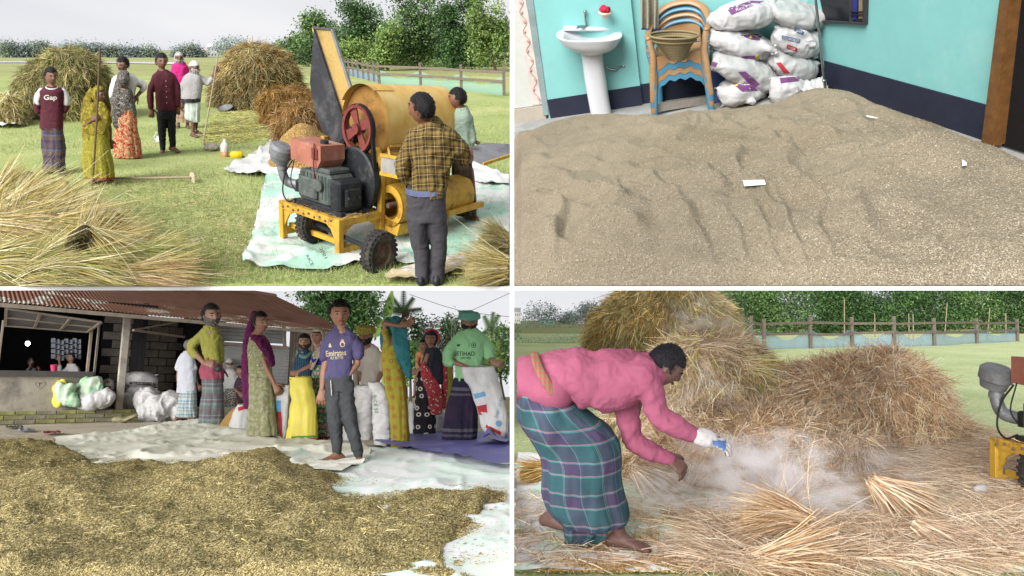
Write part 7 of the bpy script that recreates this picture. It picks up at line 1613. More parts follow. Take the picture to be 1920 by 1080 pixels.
# ------------------------------------------------------------------ people in the yard
YP = 'people in the yard'; SK1 = (104, 74, 60); SK2 = (92, 66, 54)
for (bx, hd, rows, tone, lb, m, arm) in ((131, (133, 671, 19, -60), [(682, 126, 142), (690, 120, 150), (705, 118, 152), (740, 120, 150)], (120, 90, 76), 'bald man in a white shirt holding up a phone inside the shop', OFFW, ((126, 692, -4), (113, 698, -10), (111, 676, -10))), (60, (58, 680, 17, 20), [(690, 52, 66), (697, 48, 68), (740, 48, 68)], (84, 66, 60), 'shadowy customer with raised arm inside the shop', mat('dusty_blue', (120, 136, 150)), ((52, 700, -2), (49, 708, -6), (57, 684, -10))), (72, (71, 694, 13, 10), [(701, 66, 77), (708, 64, 80), (740, 64, 80)], (84, 66, 60), 'small figure in an orange cap inside the shop', mat('dark_cloth', (60, 58, 62)), None)):
    p = Person(At(hpx(bx, 760, 1.1)), (bx, 745), lb, hd, tone=tone, hair='cap' if 'orange' in lb else ('thin' if 'bald' in lb else 'short'), hairc=(206, 96, 60) if 'orange' in lb else (60, 54, 52), group=YP, neck=(hd[0], rows[0][0] + 2))
    p.torso(rows); 
    if arm: p.arm(*arm, curl=45)
    p.top('shirt', m, rows, [([arm[0], arm[1], tuple(np.array(arm[1]) * .5 + np.array(arm[2]) * .5)], [5, 4.4, 4])] if arm else []); p.done()
WSH = mat('bluish_white_shirt', (204, 206, 216), var=.07)
BCHK = plaid('blue_white_check', [(0, (196, 206, 204)), (.4, (96, 150, 172)), (.55, (200, 208, 204)), (.8, (120, 160, 176))], [(0, (200, 208, 204)), (.4, (90, 146, 170)), (.6, (196, 204, 200)), (.85, (150, 110, 110))], 7, 7)
p = Person(BLS, (348, 793), 'old man in a white shirt and blue checked lungi walking by the veranda', (353, 648, 21, 120), tone=SK2, hair='thin', hairc=(120, 114, 110), group=YP, neck=(352, 661))
p.leg((345, 735), (338, 765), (329, 788, 4), 100); p.leg((358, 735), (358, 765), (358, 782, -6), 90, fl=1.0); p.torso([(664, 338, 362), (730, 336, 364)])
p.arm((362, 672), (364, 702), (371, 722), curl=40); p.arm((336, 672), (333, 702), (334, 726), curl=40)
p.top('shirt', WSH, [(658, 345, 359), (664, 337, 364), (690, 333, 367), (720, 332, 368), (737, 331, 369)], [([(361, 670), (364, 690)], [6.5, 6.5]), ([(338, 670), (333, 690)], [6.5, 6])]); p.skirt('lungi', BCHK, [(732, 336, 368), (755, 335, 369), (778, 331, 369), (783, 336, 368)], amp=.09); p.done()
OLV = mat('olive_yellow_polo', (160, 158, 74), var=.12)
LUN2 = plaid('grey_green_check_lungi', [(0, (110, 118, 118)), (.5, (126, 112, 116)), (.85, (150, 158, 160))], [(0, (108, 128, 124)), (.25, (118, 98, 106)), (.55, (90, 104, 110)), (.62, (150, 178, 182)), (.68, (112, 96, 104)), (.86, (140, 160, 160))], 6, 3.4)
p = Person(BLS, (396, 800), 'tall man in an olive yellow polo shirt with a pink sash, hand on hip', (396, 592, 43, 25), tone=(108, 80, 66), hair='full', hairc=(34, 31, 31), beard=('beard', (120, 114, 108)), group=YP, neck=(394, 622))
p.leg((388, 690), (387, 750), (386, 793), 0); p.leg((406, 690), (407, 750), (408, 793), 20); p.torso([(622, 378, 410), (690, 380, 412)])
p.arm((376, 626), (356, 652, 4), (382, 680, -12), (398, 682, -14), curl=30); p.arm((410, 628), (412, 660, 10), (412, 690, 4), curl=40)
p.top('polo_shirt', OLV, [(610, 384, 404), (617, 374, 412), (635, 373, 413), (660, 379, 413), (684, 381, 415)], [([(378, 624), (358, 650, 4), (366, 666, -2)], [11, 10, 8]), ([(408, 626), (411, 655, 6), (412, 676, 4)], [10, 9, 8])], wr=.009)
p.collar(OLV, 394, 613, 12, 11, r=2.2)
p.skirt('sash', mat('pink_sash', (160, 78, 98)), [(683, 378, 416), (695, 373, 420), (710, 376, 420)], amp=.05, ratio=.75); p.skirt('lungi', LUN2, [(700, 379, 418), (740, 378, 419), (770, 374, 420), (798, 371, 420)], amp=.05, k=7)
mb = MB(); mb.ball(p.px.J((408, 691, -17)), (8, 5, 6)); mapped(mb, p.px); mb.build('black_pouch', ENGB, p.root, smooth=True); p.done()
p = Person(BLS, (432, 782), 'white capped man in white seated by the stall', (430, 683, 20, 15), tone=SK2, hair='cap', hairc=(230, 228, 224), beard=('long_beard', (220, 216, 210)), group=YP, neck=(430, 696))
p.leg((425, 735), (426, 752, -8), (427, 772), 0, r=.9); p.leg((438, 735), (440, 752, -8), (440, 772), 10, r=.9); p.torso([(697, 420, 442), (730, 420, 444)]); p.arm((442, 702), (447, 716), (452, 718, -6), curl=40)
p.top('kurta', OFFW, [(692, 424, 438), (697, 418, 444), (715, 417, 446), (735, 418, 446)], [([(442, 700), (447, 714), (450, 716)], [5.5, 5, 4.5])]); p.skirt('lungi', printed('grey_print_lungi', [(0, (90, 88, 88)), (.3, (196, 190, 182)), (.5, (110, 106, 104))], 14), [(728, 418, 446), (750, 418, 447), (772, 420, 446)], amp=.07); p.done()
p = Person(BLS, (452, 785), 'boy in a dark flowered shirt between the capped man and the purple scarf', (451, 696, 20, -40), tone=SK1, hair='full', group=YP, neck=(452, 708))
p.torso([(710, 444, 460), (752, 444, 460)]); p.leg((447, 750), (447, 768), (447, 780), 0); p.leg((457, 750), (457, 768), (457, 780), 0); p.arm((444, 716), (441, 730), (447, 736, -6))
p.top('shirt', printed('dark_flower_shirt', [(0, (206, 160, 160)), (.16, (48, 42, 50)), (.4, (70, 56, 66))], 22, src='Object'), [(705, 447, 458), (711, 442, 462), (735, 442, 462), (756, 443, 462)], [([(444, 714), (442, 726)], [4.5, 4])]); p.skirt('lungi', DARK, [(750, 443, 462), (782, 443, 462)]); p.done()
PURS = printed('purple_speckled_scarf', [(0, (226, 130, 190)), (.12, (122, 44, 98)), (.4, (104, 36, 84))], 60, src='Object')
GRD = printed('green_block_print', [(0, (206, 206, 176)), (.14, (122, 140, 84)), (.30, (214, 210, 184)), (.40, (140, 110, 100)), (.52, (150, 160, 108))], 19)
GRDO = printed('green_block_print_bodice', [(0, (206, 206, 176)), (.14, (122, 140, 84)), (.30, (214, 210, 184)), (.40, (140, 110, 100)), (.52, (150, 160, 108))], 22, src='Object')
p = Person(BLS, (490, 828), 'woman in a long green printed dress with a purple scarf looking back', (488, 604, 40, 38), tone=(112, 80, 64), hair='tied', group=YP, neck=(482, 630))
p.leg((478, 720), (476, 780), (474, 816), -20, fl=.95); p.leg((498, 720), (504, 780), (507, 820), 30, fl=1.0); p.torso([(632, 470, 500), (720, 472, 508)])
p.arm((487, 652, -8), (500, 692, -10), (514, 719, -12), curl=45); p.arm((470, 650, 8), (472, 690, 10), (480, 715, 8))
p.top('dress_bodice', GRDO, [(626, 474, 492), (634, 466, 502), (655, 464, 508), (690, 466, 510), (720, 467, 513)], [([(486, 645, -6), (490, 662, -9)], [9.5, 9])], wr=.008)
p.skirt('dress', GRD, [(708, 466, 512), (740, 465, 515), (780, 463, 520), (816, 461, 523)], amp=.06, k=9)
p.drape('scarf', PURS, [([(478, 588, 8), (468, 620, 8), (462, 660, 6), (462, 710, 2), (468, 760, -4)], [(6, 8), (7, 7), (8, 6), (9, 5), (12, 4)]), ([(474, 628, 6), (484, 634, -13), (500, 655, -15), (510, 682, -14)], [(8, 5), (15, 4), (14, 3), (8, 2.5)])], wr=.01); p.done()
BLS_ = plaid('blue_stripe_shirt', [(0, (40, 66, 92)), (.6, (120, 150, 168)), (.75, (36, 60, 86))], [(0, (50, 76, 100))], 26, 1, src='XZ')
p = Person(BLS, (570, 812), 'bearded man in a blue striped shirt and green neck scarf at the back', (571, 642, 31, -10), tone=(116, 86, 70), hair='full', beard=('beard', (70, 64, 60)), group=YP, neck=(570, 660))
p.torso([(663, 558, 582), (740, 556, 584)]); p.leg((564, 740), (564, 780), (564, 806), 0); p.leg((578, 740), (578, 780), (578, 806), 0); p.arm((556, 670), (553, 700), (556, 725)); p.arm((584, 670), (587, 700), (584, 725))
p.top('shirt', BLS_, [(656, 562, 580), (664, 555, 585), (690, 553, 586), (745, 555, 586)], [([(557, 668), (553, 695), (554, 715)], [7, 6, 5.5]), ([(584, 668), (587, 695), (586, 715)], [7, 6, 5.5])]); p.skirt('lungi', DARK, [(740, 555, 586), (806, 555, 588)])
p.drape('neck_scarf', mat('green_scarf', (110, 150, 140)), [([(558, 660, 2), (566, 668, -9), (576, 668, -9), (583, 660, 2)], [(3, 3), (5, 3), (5, 3), (3, 3)])]); p.done()
FLS = printed('floral_sari', [(0, (210, 90, 120)), (.10, (226, 206, 210)), (.16, (196, 80, 130)), (.24, (96, 150, 110)), (.42, (74, 122, 100)), (.55, (180, 200, 160))], 11)
FLO = printed('floral_scarf', [(0, (210, 90, 90)), (.14, (206, 196, 150)), (.26, (110, 140, 120)), (.4, (196, 170, 150))], 22, src='Object'); BLB = printed('blue_blouse', [(0, (200, 170, 90)), (.07, (44, 52, 140)), (.4, (52, 60, 150))], 40, src='Object')
p = Person(BLS, (604, 828), 'woman in a blue blouse and floral sari holding the yellow sack open', (596, 632, 31, -30), tone=(106, 74, 60), hair='tied', group=YP, neck=(600, 650))
p.leg((597, 735), (598, 785), (600, 820), -30, fl=1.05); p.leg((610, 735), (611, 785), (612, 820), 0, fl=.95); p.torso([(655, 590, 612), (730, 588, 614)])
p.arm((594, 664, -8), (582, 686, -10), (560, 697, -12), (550, 700, -12), curl=55); p.arm((614, 664, 4), (616, 690, 4), (606, 705, -2))
p.top('blouse', BLB, [(648, 594, 608), (655, 588, 614), (675, 587, 614), (692, 590, 612)], [([(594, 662, -7), (588, 676, -9)], [8, 7])]); p.skirt('sari', FLS, [(684, 589, 613), (715, 583, 614), (760, 580, 616), (800, 586, 619), (818, 592, 620)], amp=.06, k=8); p.skirt('petticoat', mat('crimson_hem', (150, 44, 84)), [(808, 594, 618), (822, 596, 618)], amp=.05)
p.cover('hood', 'head_scarf', FLO); p.drape('sari_end', FLO, [([(606, 640, 6), (600, 656, -9), (592, 668, -12), (584, 690, -10)], [(7, 4), (10, 3), (8, 3), (5, 2.5)])]); p.done()
EMI = mat('faded_purple_tee', (86, 80, 118), var=.12); GRJ = mat('charcoal_trousers', (72, 74, 76), var=.18, scale=8)
p = Person(BLS, (648, 870), 'barefoot boy in a faded purple football shirt, hand in pocket', (637, 588, 50, 8), tone=(110, 78, 62), hair='full', hairc=(20, 18, 18), group=YP, neck=(640, 620), voxel=.009)
p.leg((622, 715), (627, 785), (631, 850), -60, fl=1.05, r=.8); p.leg((650, 715), (657, 787), (674, 857, -4), 12, fl=1.0, r=.8); p.torso([(625, 622, 660), (708, 612, 656)])
p.arm((612, 640), (607, 695), (604, 730), curl=35, r=.92); p.arm((668, 640), (670, 680, 4), (650, 708, -8), (640, 716, -8), curl=20, r=.92)
sh = p.top('football_shirt', EMI, [(610, 628, 650), (618, 616, 664), (632, 610, 668), (655, 612, 664), (685, 611, 661), (711, 608, 660)], [([(616, 632), (610, 650), (608, 668)], [12, 11.5, 11.5]), ([(663, 632), (669, 650), (671, 664)], [12, 11.5, 11.5])], wr=.008)
CR = mat('cream_print', (218, 204, 170), bump=0)
lettering('Emirates', CR, sh, 630, 662, 38, 11, bold=.015, ang=-4); lettering('FLY BETTER', CR, sh, 632, 671, 24, 5, bold=.02, ang=-4); decal('club_crest', CR, sh, *disc2(642, 645, 5, 6)); decal('crest_core', EMI, sh, *disc2(642, 646, 3, 3.6), off=.006); decal('crest_crown', mat('crest_pink', (206, 140, 130), bump=0), sh, *disc2(642, 638, 3.4, 2)); patch('maker_mark', CR, sh, [(617, 646), (619, 643), (622, 651), (616, 651)], 3, 3)
p.trousers('trousers', GRJ, [(704, 609, 660), (716, 608, 660), (732, 610, 660)], [([(624, 722), (628, 785), (632, 846)], [15.5, 12.5, 9.5]), ([(647, 722), (656, 787), (672, 850, -4)], [15.5, 12.5, 9.5])], wr=.010)
p.drape('drawstring', OFFW, [([(620, 713, -21), (621, 728, -21), (622, 742, -20)], [(1.2, 1), (1.2, 1), (1, 1)])], vox=.006, wr=0); p.done()
CRM = mat('cream_shirt', (216, 204, 194), var=.08); YTB = printed('yellow_check_turban', [(0, (120, 104, 50)), (.3, (196, 178, 96)), (.5, (150, 134, 66))], 40, src='Object')
p = Person(BLS, (692, 820), 'man in a cream shirt and yellow turban behind the white sacks', (686, 630, 36, -18), tone=SK1, hair=None, beard=('beard', (52, 46, 44)), group=YP, neck=(690, 650))
p.turban(YTB); p.torso([(656, 680, 708), (740, 680, 708)]); p.leg((686, 740), (686, 780), (686, 812), 0); p.leg((702, 740), (702, 780), (702, 812), 0); p.arm((678, 664), (676, 700), (682, 726)); p.arm((712, 664), (716, 696), (708, 716, -8))
p.top('shirt', CRM, [(645, 684, 702), (653, 678, 712), (680, 677, 714), (715, 676, 710), (745, 675, 708)], [([(680, 660), (677, 690)], [8, 8]), ([(711, 660), (716, 690)], [8, 8])]); p.skirt('lungi', DARK, [(738, 677, 710), (812, 677, 712)]); p.done()
TEALS = mat('teal_scarf', (50, 118, 126), var=.14); MUS = printed('mustard_motif_dress', [(0, (172, 84, 46)), (.12, (172, 158, 62)), (.20, (150, 84, 52)), (.26, (166, 154, 60))], 9, rand=.25); MUSO = printed('mustard_motif_bodice', [(0, (172, 84, 46)), (.12, (172, 158, 62)), (.20, (150, 84, 52)), (.26, (166, 154, 60))], 9, src='Object', rand=.25)
p = Person(BLS, (748, 842), 'woman in a mustard dress hiding her face behind a teal scarf and raised arm', (742, 613, 34, 60), tone=(104, 74, 58), hair='tied', group=YP, neck=(736, 634))
p.leg((740, 730), (742, 790), (742, 832), 20, fl=.9); p.leg((756, 730), (757, 790), (756, 832), 40, fl=.9); p.torso([(632, 722, 742), (700, 722, 754)])
p.arm((726, 640, -8), (720, 606, -14), (750, 611, -18), (768, 607, -18), curl=8, nrm=(0, -1, 0)); p.arm((738, 640, 8), (750, 622, 4), (762, 610, -8), curl=15)
p.top('dress_bodice', MUSO, [(626, 726, 738), (634, 719, 744), (652, 715, 746), (680, 715, 754), (700, 718, 758)], [([(726, 640, -7), (722, 622, -11)], [9, 8.5])]); p.skirt('dress', MUS, [(690, 716, 757), (715, 720, 760), (760, 728, 765), (800, 731, 767), (838, 732, 767)], amp=.05, k=7)
p.cover('hood', 'head_scarf', TEALS); p.drape('scarf', TEALS, [([(736, 600, -8), (748, 622, -16), (752, 650, -16), (758, 680, -14), (768, 704, -10)], [(8, 5), (15, 4), (16, 4), (14, 3), (7, 2)]), ([(728, 604, 6), (720, 630, 6), (717, 655, 4)], [(8, 6), (7, 5), (4, 4)])], wr=.012); p.done()
BWD = printed('black_dress_white_rounds', [(0, (60, 54, 56)), (.12, (214, 206, 196)), (.24, (40, 38, 44)), (.6, (36, 34, 40))], 8, rand=.5); RSH = printed('red_medallion_border', [(0, (214, 190, 100)), (.12, (60, 120, 130)), (.18, (226, 216, 200)), (.26, (160, 50, 62)), (.5, (176, 70, 76))], 20, src='Object'); BSH = mat('black_shawl', (40, 42, 54), var=.15)
p = Person(BLS, (800, 826), 'woman in a black and red shawl carrying a small child', (808, 636, 30, -12), tone=SK1, hair='tied', group=YP, neck=(810, 652))
p.leg((790, 730), (788, 785), (784, 818), -50, fl=1.0); p.leg((806, 730), (806, 785), (806, 818), 0, fl=.95); p.torso([(655, 796, 826), (730, 786, 820)]); p.arm((800, 662, -8), (794, 690, -12), (784, 694, -14), curl=45)
p.skirt('dress', BWD, [(690, 785, 824), (720, 781, 822), (770, 777, 818), (822, 774, 816)], amp=.06, k=8); p.top('shawl', BSH, [(650, 800, 820), (656, 794, 826), (680, 790, 832), (705, 794, 836), (720, 800, 836)], [], wr=.012, ratio=.75)
p.cover('hood', 'head_shawl', BSH); p.drape('shawl_border', RSH, [([(794, 682, -14), (800, 705, -16), (814, 735, -17), (818, 772, -14)], [(6, 3), (11, 3), (15, 3), (12, 2.5)]), ([(832, 678, -6), (834, 715, -8), (830, 762, -10)], [(5, 3), (6, 3), (8, 2.5)])], wr=.006); mb = MB()
p.drape('red_trim', mat('red_trim', (196, 48, 64)), [([(800, 622, -11), (812, 618, -8), (822, 626, -4), (824, 640, -4)], [(2, 2)] * 4)], vox=.008, wr=0); p.done()
p = Person(BLS, (790, 824), 'small child in an orange top carried on the hip of the shawled woman', (795, 648, 24, -30), tone=SK1, hair='full', group=YP, neck=(792, 662))
p.torso([(664, 782, 796), (690, 782, 798)]); p.arm((784, 668, -6), (783, 680, -8), (786, 688, -10), r=.7, hl=.55); p.leg((786, 694, -6), (779, 712, -8), (777, 742, -6), -30, r=.75, drop=4, fl=.7); p.top('top', mat('orange_top', (212, 146, 104)), [(659, 785, 796), (664, 780, 799), (690, 780, 799)], [([(784, 666, -4), (782, 674, -7)], [4, 4])]); p.done()
p = Person(BLS, (842, 818), 'half hidden figure in an olive dress behind the shawled woman', (836, 672, 22, 20), tone=SK2, hair='full', group=YP, neck=(838, 686))
p.torso([(688, 830, 846), (740, 830, 846)]); p.leg((834, 740), (834, 780), (834, 812), 0); p.leg((844, 740), (844, 780), (844, 812), 0); p.top('tunic', mat('olive_dress', (150, 152, 56)), [(684, 834, 844), (690, 829, 848), (740, 828, 848)], []); p.skirt('dress', mat('olive_dress', (150, 152, 56)), [(735, 829, 848), (775, 830, 847)], amp=.05); p.done()
MINT = mat('mint_football_shirt', (152, 206, 152), var=.07); NAVL = plaid('navy_stripe_lungi', [(0, (44, 40, 62)), (.5, (56, 46, 66))], [(0, (42, 40, 60)), (.22, (120, 118, 124)), (.30, (44, 42, 62)), (.36, (110, 108, 116)), (.42, (46, 40, 64)), (.7, (60, 44, 66))], 4, 2.0)
p = Person(BLS, (868, 838), 'man in a mint football shirt and green head cloth holding a sugar sack', (880, 604, 40, 4), tone=(104, 76, 62), hair='short', beard=('beard', (48, 42, 40)), group=YP, neck=(881, 626))
p.turban(mat('sea_green_cloth', (110, 168, 152), var=.12), turns=4, tall=.24, lo=.23); p.torso([(630, 858, 904), (700, 858, 904)])
p.leg((858, 720), (856, 780), (856, 826, 4), -65, fl=1.0); p.leg((880, 720), (876, 780), (872, 828), 0, fl=.95)
p.arm((850, 642), (840, 676, 2), (866, 684, -16), (878, 690, -16), curl=55); p.arm((912, 642), (918, 668, -2), (922, 677, -14), (930, 680, -16), curl=60, flip=-1)
sh = p.top('football_shirt', MINT, [(614, 872, 892), (622, 856, 906), (636, 850, 913), (660, 856, 908), (690, 854, 904), (714, 852, 896)], [([(855, 634), (844, 658), (840, 676, 2), (846, 680, -6)], [13, 11.5, 10, 9]), ([(908, 634), (916, 655), (918, 668, -3)], [13, 11.5, 10])], wr=.010)
DKP = mat('dark_green_print', (50, 78, 66), bump=0)
lettering('ETIHAD', DKP, sh, 873, 663, 34, 8, bold=.01); lettering('AIRWAYS', DKP, sh, 873, 671, 20, 3.6); decal('club_badge', DKP, sh, *disc2(888, 647, 4.6, 5)); decal('badge_core', MINT, sh, *disc2(888, 647, 3.4, 3.8), off=.006); decal('badge_mark', DKP, sh, *disc2(888, 647, 1.8, 2), off=.008); patch('maker_mark', DKP, sh, [(856, 646), (863, 645), (862, 649), (858, 650)], 3, 3)
mb = MB(); mb.tube([p.px.J((870, 620, -6)), p.px.J((874, 628, -13)), p.px.J((881, 631, -14)), p.px.J((890, 626, -12)), p.px.J((894, 618, -6))], 3, n=8); mapped(mb, p.px); mb.build('collar', mat('navy_collar', (40, 50, 90)), p.root, smooth=True)
p.skirt('lungi', NAVL, [(708, 852, 896), (735, 844, 896), (775, 834, 896), (822, 828, 894)], amp=.07, k=7); p.done()
T, sb = open_sack(BLS, (912, 836), [(686, 866, 926, -6), (700, 865, 930), (730, 882, 940), (770, 896, 950), (800, 902, 953), (822, 922, 950)], SK_W, 'empty white sugar sack with blue and red print held open by the mint shirt man', ratio=.45, dy=-48, amp=.08)
LB = mat('light_blue_print', (120, 170, 210), bump=0); patch('blue_wave', LB, sb, [(874, 742), (908, 734), (912, 742), (876, 752)], 10, 5); patch('red_mark', REDP, sb, [(892, 762), (912, 758), (914, 774), (898, 772)]); patch('red_mark', REDP, sb, [(884, 752), (894, 762), (904, 778), (898, 778)]); lettering('Sugar 50 Kg', LB, sb, 936, 764, 40, 9, ang=-72); decal('blue_seal', LB, sb, *disc2(935, 794, 6, 6)); patch('red_lines', REDP, sb, [(912, 796), (940, 810), (938, 816), (910, 802)])
ALB = .85
# ================================================================== the straw yard with the bending man
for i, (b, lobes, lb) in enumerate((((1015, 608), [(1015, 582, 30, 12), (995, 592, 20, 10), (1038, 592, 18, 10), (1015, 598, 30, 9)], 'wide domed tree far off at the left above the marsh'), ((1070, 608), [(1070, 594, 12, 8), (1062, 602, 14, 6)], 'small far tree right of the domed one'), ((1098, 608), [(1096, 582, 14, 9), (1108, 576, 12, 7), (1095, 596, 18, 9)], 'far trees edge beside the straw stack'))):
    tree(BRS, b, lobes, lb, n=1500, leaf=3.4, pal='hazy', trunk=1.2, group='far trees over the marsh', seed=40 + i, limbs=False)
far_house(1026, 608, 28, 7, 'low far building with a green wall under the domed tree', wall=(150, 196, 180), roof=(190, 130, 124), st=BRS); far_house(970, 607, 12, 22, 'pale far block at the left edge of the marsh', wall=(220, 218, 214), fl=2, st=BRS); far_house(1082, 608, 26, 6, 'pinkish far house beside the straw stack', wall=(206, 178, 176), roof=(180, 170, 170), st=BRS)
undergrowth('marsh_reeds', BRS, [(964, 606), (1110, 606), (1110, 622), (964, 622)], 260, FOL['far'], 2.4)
undergrowth('water_plants', BRS, [(964, 632), (1110, 628), (1110, 652), (964, 660)], 420, [(160, 186, 150), (140, 170, 130), (186, 202, 178)], 2.4)
WB = 'trees behind the net fence'
for i, (b, lobes, lb, pal) in enumerate((((1345, 622), [(1340, 560, 24, 18), (1360, 580, 24, 16), (1335, 590, 20, 12)], 'light green tree next to the tall straw stack', 'bright'), ((1400, 624), [(1400, 556, 30, 18), (1420, 578, 28, 18), (1385, 582, 22, 14)], 'leafy tree left of the fence corner', 'wood'), ((1470, 624), [(1465, 552, 34, 16), (1490, 572, 30, 18), (1455, 584, 28, 14)], 'mid green tree above the left net', 'wood'), ((1545, 624), [(1540, 552, 36, 18), (1565, 570, 30, 18), (1530, 584, 30, 14)], 'dark tree behind the second net', 'dark'), ((1612, 624), [(1600, 556, 32, 18), (1630, 560, 34, 20), (1610, 582, 34, 14)], 'grey limbed tree in the middle of the wood', 'dark'), ((1690, 624), [(1680, 554, 40, 18), (1710, 570, 34, 20), (1670, 584, 30, 14)], 'very dark tree right of the middle', 'dark'), ((1770, 624), [(1760, 552, 40, 18), (1785, 572, 36, 20), (1750, 584, 30, 14)], 'dense tree above the blue net', 'dark'), ((1850, 624), [(1840, 552, 40, 18), (1870, 570, 34, 20), (1830, 584, 30, 14)], 'dense tree near the right corner', 'wood'), ((1915, 624), [(1910, 552, 30, 18), (1925, 572, 30, 20), (1900, 588, 24, 12)], 'dark tree at the right edge', 'dark'))):
    tree(BRS, b, crown(lobes[0][0], 528 + (i * 7) % 12, 104, 84, 17, seed=i + 30), lb, n=6800, leaf=4.8, pal=pal, trunk=2.4, group=WB, seed=60 + i, shell=.35)
undergrowth('shaded_thicket', BRS, [(1320, 545), (1925, 545), (1925, 622), (1320, 622)], 1500, [(62, 88, 60), (76, 104, 70), (52, 76, 54), (86, 114, 80)], 6.5, base=(1620, 617))
undergrowth('fence_undergrowth', BRS, [(1330, 598), (1920, 596), (1920, 626), (1330, 628)], 300, FOL['wood'], 3.6)
fence(BRS, [(1433, 655), (1520, 653), (1598, 651), (1677, 651), (1752, 649), (1832, 644), (1908, 640)], 1.42, 'weathered fence with blue net behind the straw heaps', NETB, net_h=.42)
fence(BRS, [(1386, 650), (1409, 652.5), (1433, 655.5)], 1.42, 'short fence run with blue net beside the tall stack', NETB, net_h=.5)
for i, (x, y0, y1) in enumerate(((1704, 640, 588), (1712, 640, 590), (1770, 640, 568), (1850, 640, 578), (1640, 632, 588), (1583, 640, 560), (1886, 632, 588))):
    stick('garden_stake', 'thin pale stake standing behind the net fence, %s' % ('left of a close pair', 'right of a close pair', 'tall slanting one', 'leaning one near the right', 'short one in the middle', 'tall one with dry straw', 'last one on the right')[i], BRS, (x, y0), (x + (6 if i in (2, 3) else 0), y1), (x, y0), .9, 1.2, WOODP, cat='stake')
# straw stacks and heaps
ALB = 1.1
straw_stack(BRS, (1250, 692), [(505, 1215, 1275), (525, 1180, 1312), (548, 1158, 1334), (565, 1140, 1352), (590, 1114, 1372), (620, 1106, 1380), (645, 1102, 1388), (668, 1104, 1390), (692, 1112, 1390)], 'tall olive and brown straw stack behind the bending man', n=26000, length=17, width=1.5, pal='stack', pal2='brown', lump=.10, seed=11)
straw_stack(BRS, (1340, 815), [(628, 1300, 1345), (642, 1258, 1400), (668, 1222, 1440), (702, 1195, 1478), (742, 1172, 1514), (782, 1152, 1540), (815, 1140, 1552)], 'stepped pile of pale threshed sheaves in front of the tall stack', n=26000, length=26, width=1.7, pal='pale', pal2='fresh', lump=.16, seed=12, name='sheaf_pile', cat='straw pile', ratio=.6)
straw_stack(BRS, (1640, 828), [(670, 1650, 1682), (676, 1590, 1708), (690, 1530, 1726), (712, 1482, 1744), (745, 1455, 1770), (780, 1436, 1790), (828, 1420, 1818)], 'rounded heap of loose threshed straw right of the sheaf pile', n=26000, length=30, width=1.5, pal='pale', pal2='thresh', lump=.10, seed=13, name='straw_heap', cat='straw heap', ratio=.6, jit=1.1, down=.5, out=.25)
straw_stack(BRS, (1500, 770), [(692, 1470, 1560), (700, 1450, 1600), (725, 1440, 1620), (770, 1440, 1620)], 'low straw bank joining the sheaf pile and the rounded heap', n=9000, length=22, width=1.5, pal='thresh', pal2='pale', lump=.12, seed=15, name='straw_heap', cat='straw heap', jit=1.0, down=.5)
straw_stack(BRS, (1390, 892), [(775, 1290, 1470), (790, 1235, 1530), (815, 1195, 1580), (850, 1170, 1620), (892, 1165, 1640)], 'messy apron of straw running down from the sheaf pile to the hands', n=20000, length=30, width=1.7, pal='pale', pal2='thresh', lump=.22, seed=17, name='straw_heap', cat='straw heap', ratio=.42, jit=1.1, down=.5, out=.3)
SB = 'sheaves lying on the straw pile'
for b, A, B, r0, r1, lb, pl_ in (((1350, 815), (1290, 660), (1390, 672), 12, 26, 'topmost sheaf fanning right on the sheaf pile', 'pale'), ((1400, 815), (1350, 690), (1450, 712), 14, 30, 'upper right sheaf drooping over the pile', 'fresh'), ((1300, 815), (1270, 700), (1350, 740), 14, 32, 'sheaf behind the gloved hand of the man', 'pale'), ((1320, 815), (1300, 722), (1330, 790), 16, 40, 'round headed golden sheaf in the middle of the pile', 'fresh'), ((1440, 815), (1390, 740), (1470, 775), 16, 36, 'broad sheaf on the right slope of the pile', 'pale'), ((1500, 815), (1450, 765), (1535, 800), 14, 30, 'lowest right sheaf of the pile', 'thresh'), ((1260, 820), (1220, 760), (1270, 810), 12, 30, 'short sheaf at the foot of the pile near the hands', 'pale')):
    sheaf(BRS, b, A + (-60,), B + (-70,), r0, r1, lb, n=520, pal=pl_, width=1.7, group=SB, droop=.35, name='straw_sheaf')
# ground covers
o, _ = sheet('ground_sheet', BRS, [(964, 880), (990, 850), (1060, 860), (1300, 880), (1600, 880), (1800, 890), (1925, 920), (1925, 1079), (964, 1079)], tarp_mat('green_white_groundsheet', (196, 226, 208), (236, 234, 230), (222, 224, 216)), cloth_h(.008, 3, 4, .02), step=6, ystep=4, sub=2, lift=.008); tag(o, 'white and pale green sheet showing through the strewn straw', 'tarpaulin')
crumple(BRS, (1840, 935), (1838, 918, 0), (18, 12), SK_W, 'crumpled white cloth by the foot of the machine', name='crumpled_cloth', seed=3, amp=.03, cat='cloth', vox=.012)
GLD = [(206, 170, 104), (186, 146, 82), (222, 190, 130), (160, 124, 70)]
def gd(P): return np.clip(.25 + .9 * fbm(np.stack((P[:, 0] / 90, P[:, 1] / 40, P[:, 0] * 0), 1), 5, 3) + .5 * smoothstep((P[:, 0] - 1000) / 150) * (1 - smoothstep((P[:, 0] - 1300) / 120)), 0.02, 1)
litter('spilt_grain', BRS, [(966, 930), (1060, 900), (1200, 940), (1400, 980), (1420, 1079), (966, 1079)], 30000, .012, .006, 'thresh', lift=.014, cols=GLD, dens=gd, seg=1)
def sd_(P): return np.clip(.55 + .9 * fbm(np.stack((P[:, 0] / 110, P[:, 1] / 45, P[:, 0] * 0), 1), 8, 3), 0.05, 1)
litter('strewn_straw', BRS, [(1150, 860), (1300, 830), (1500, 800), (1800, 800), (1925, 830), (1925, 1079), (1330, 1079), (1280, 990), (1170, 960)], 44000, .18, .0034, 'pale', lift=.03, dens=sd_, jitter_up=.16)
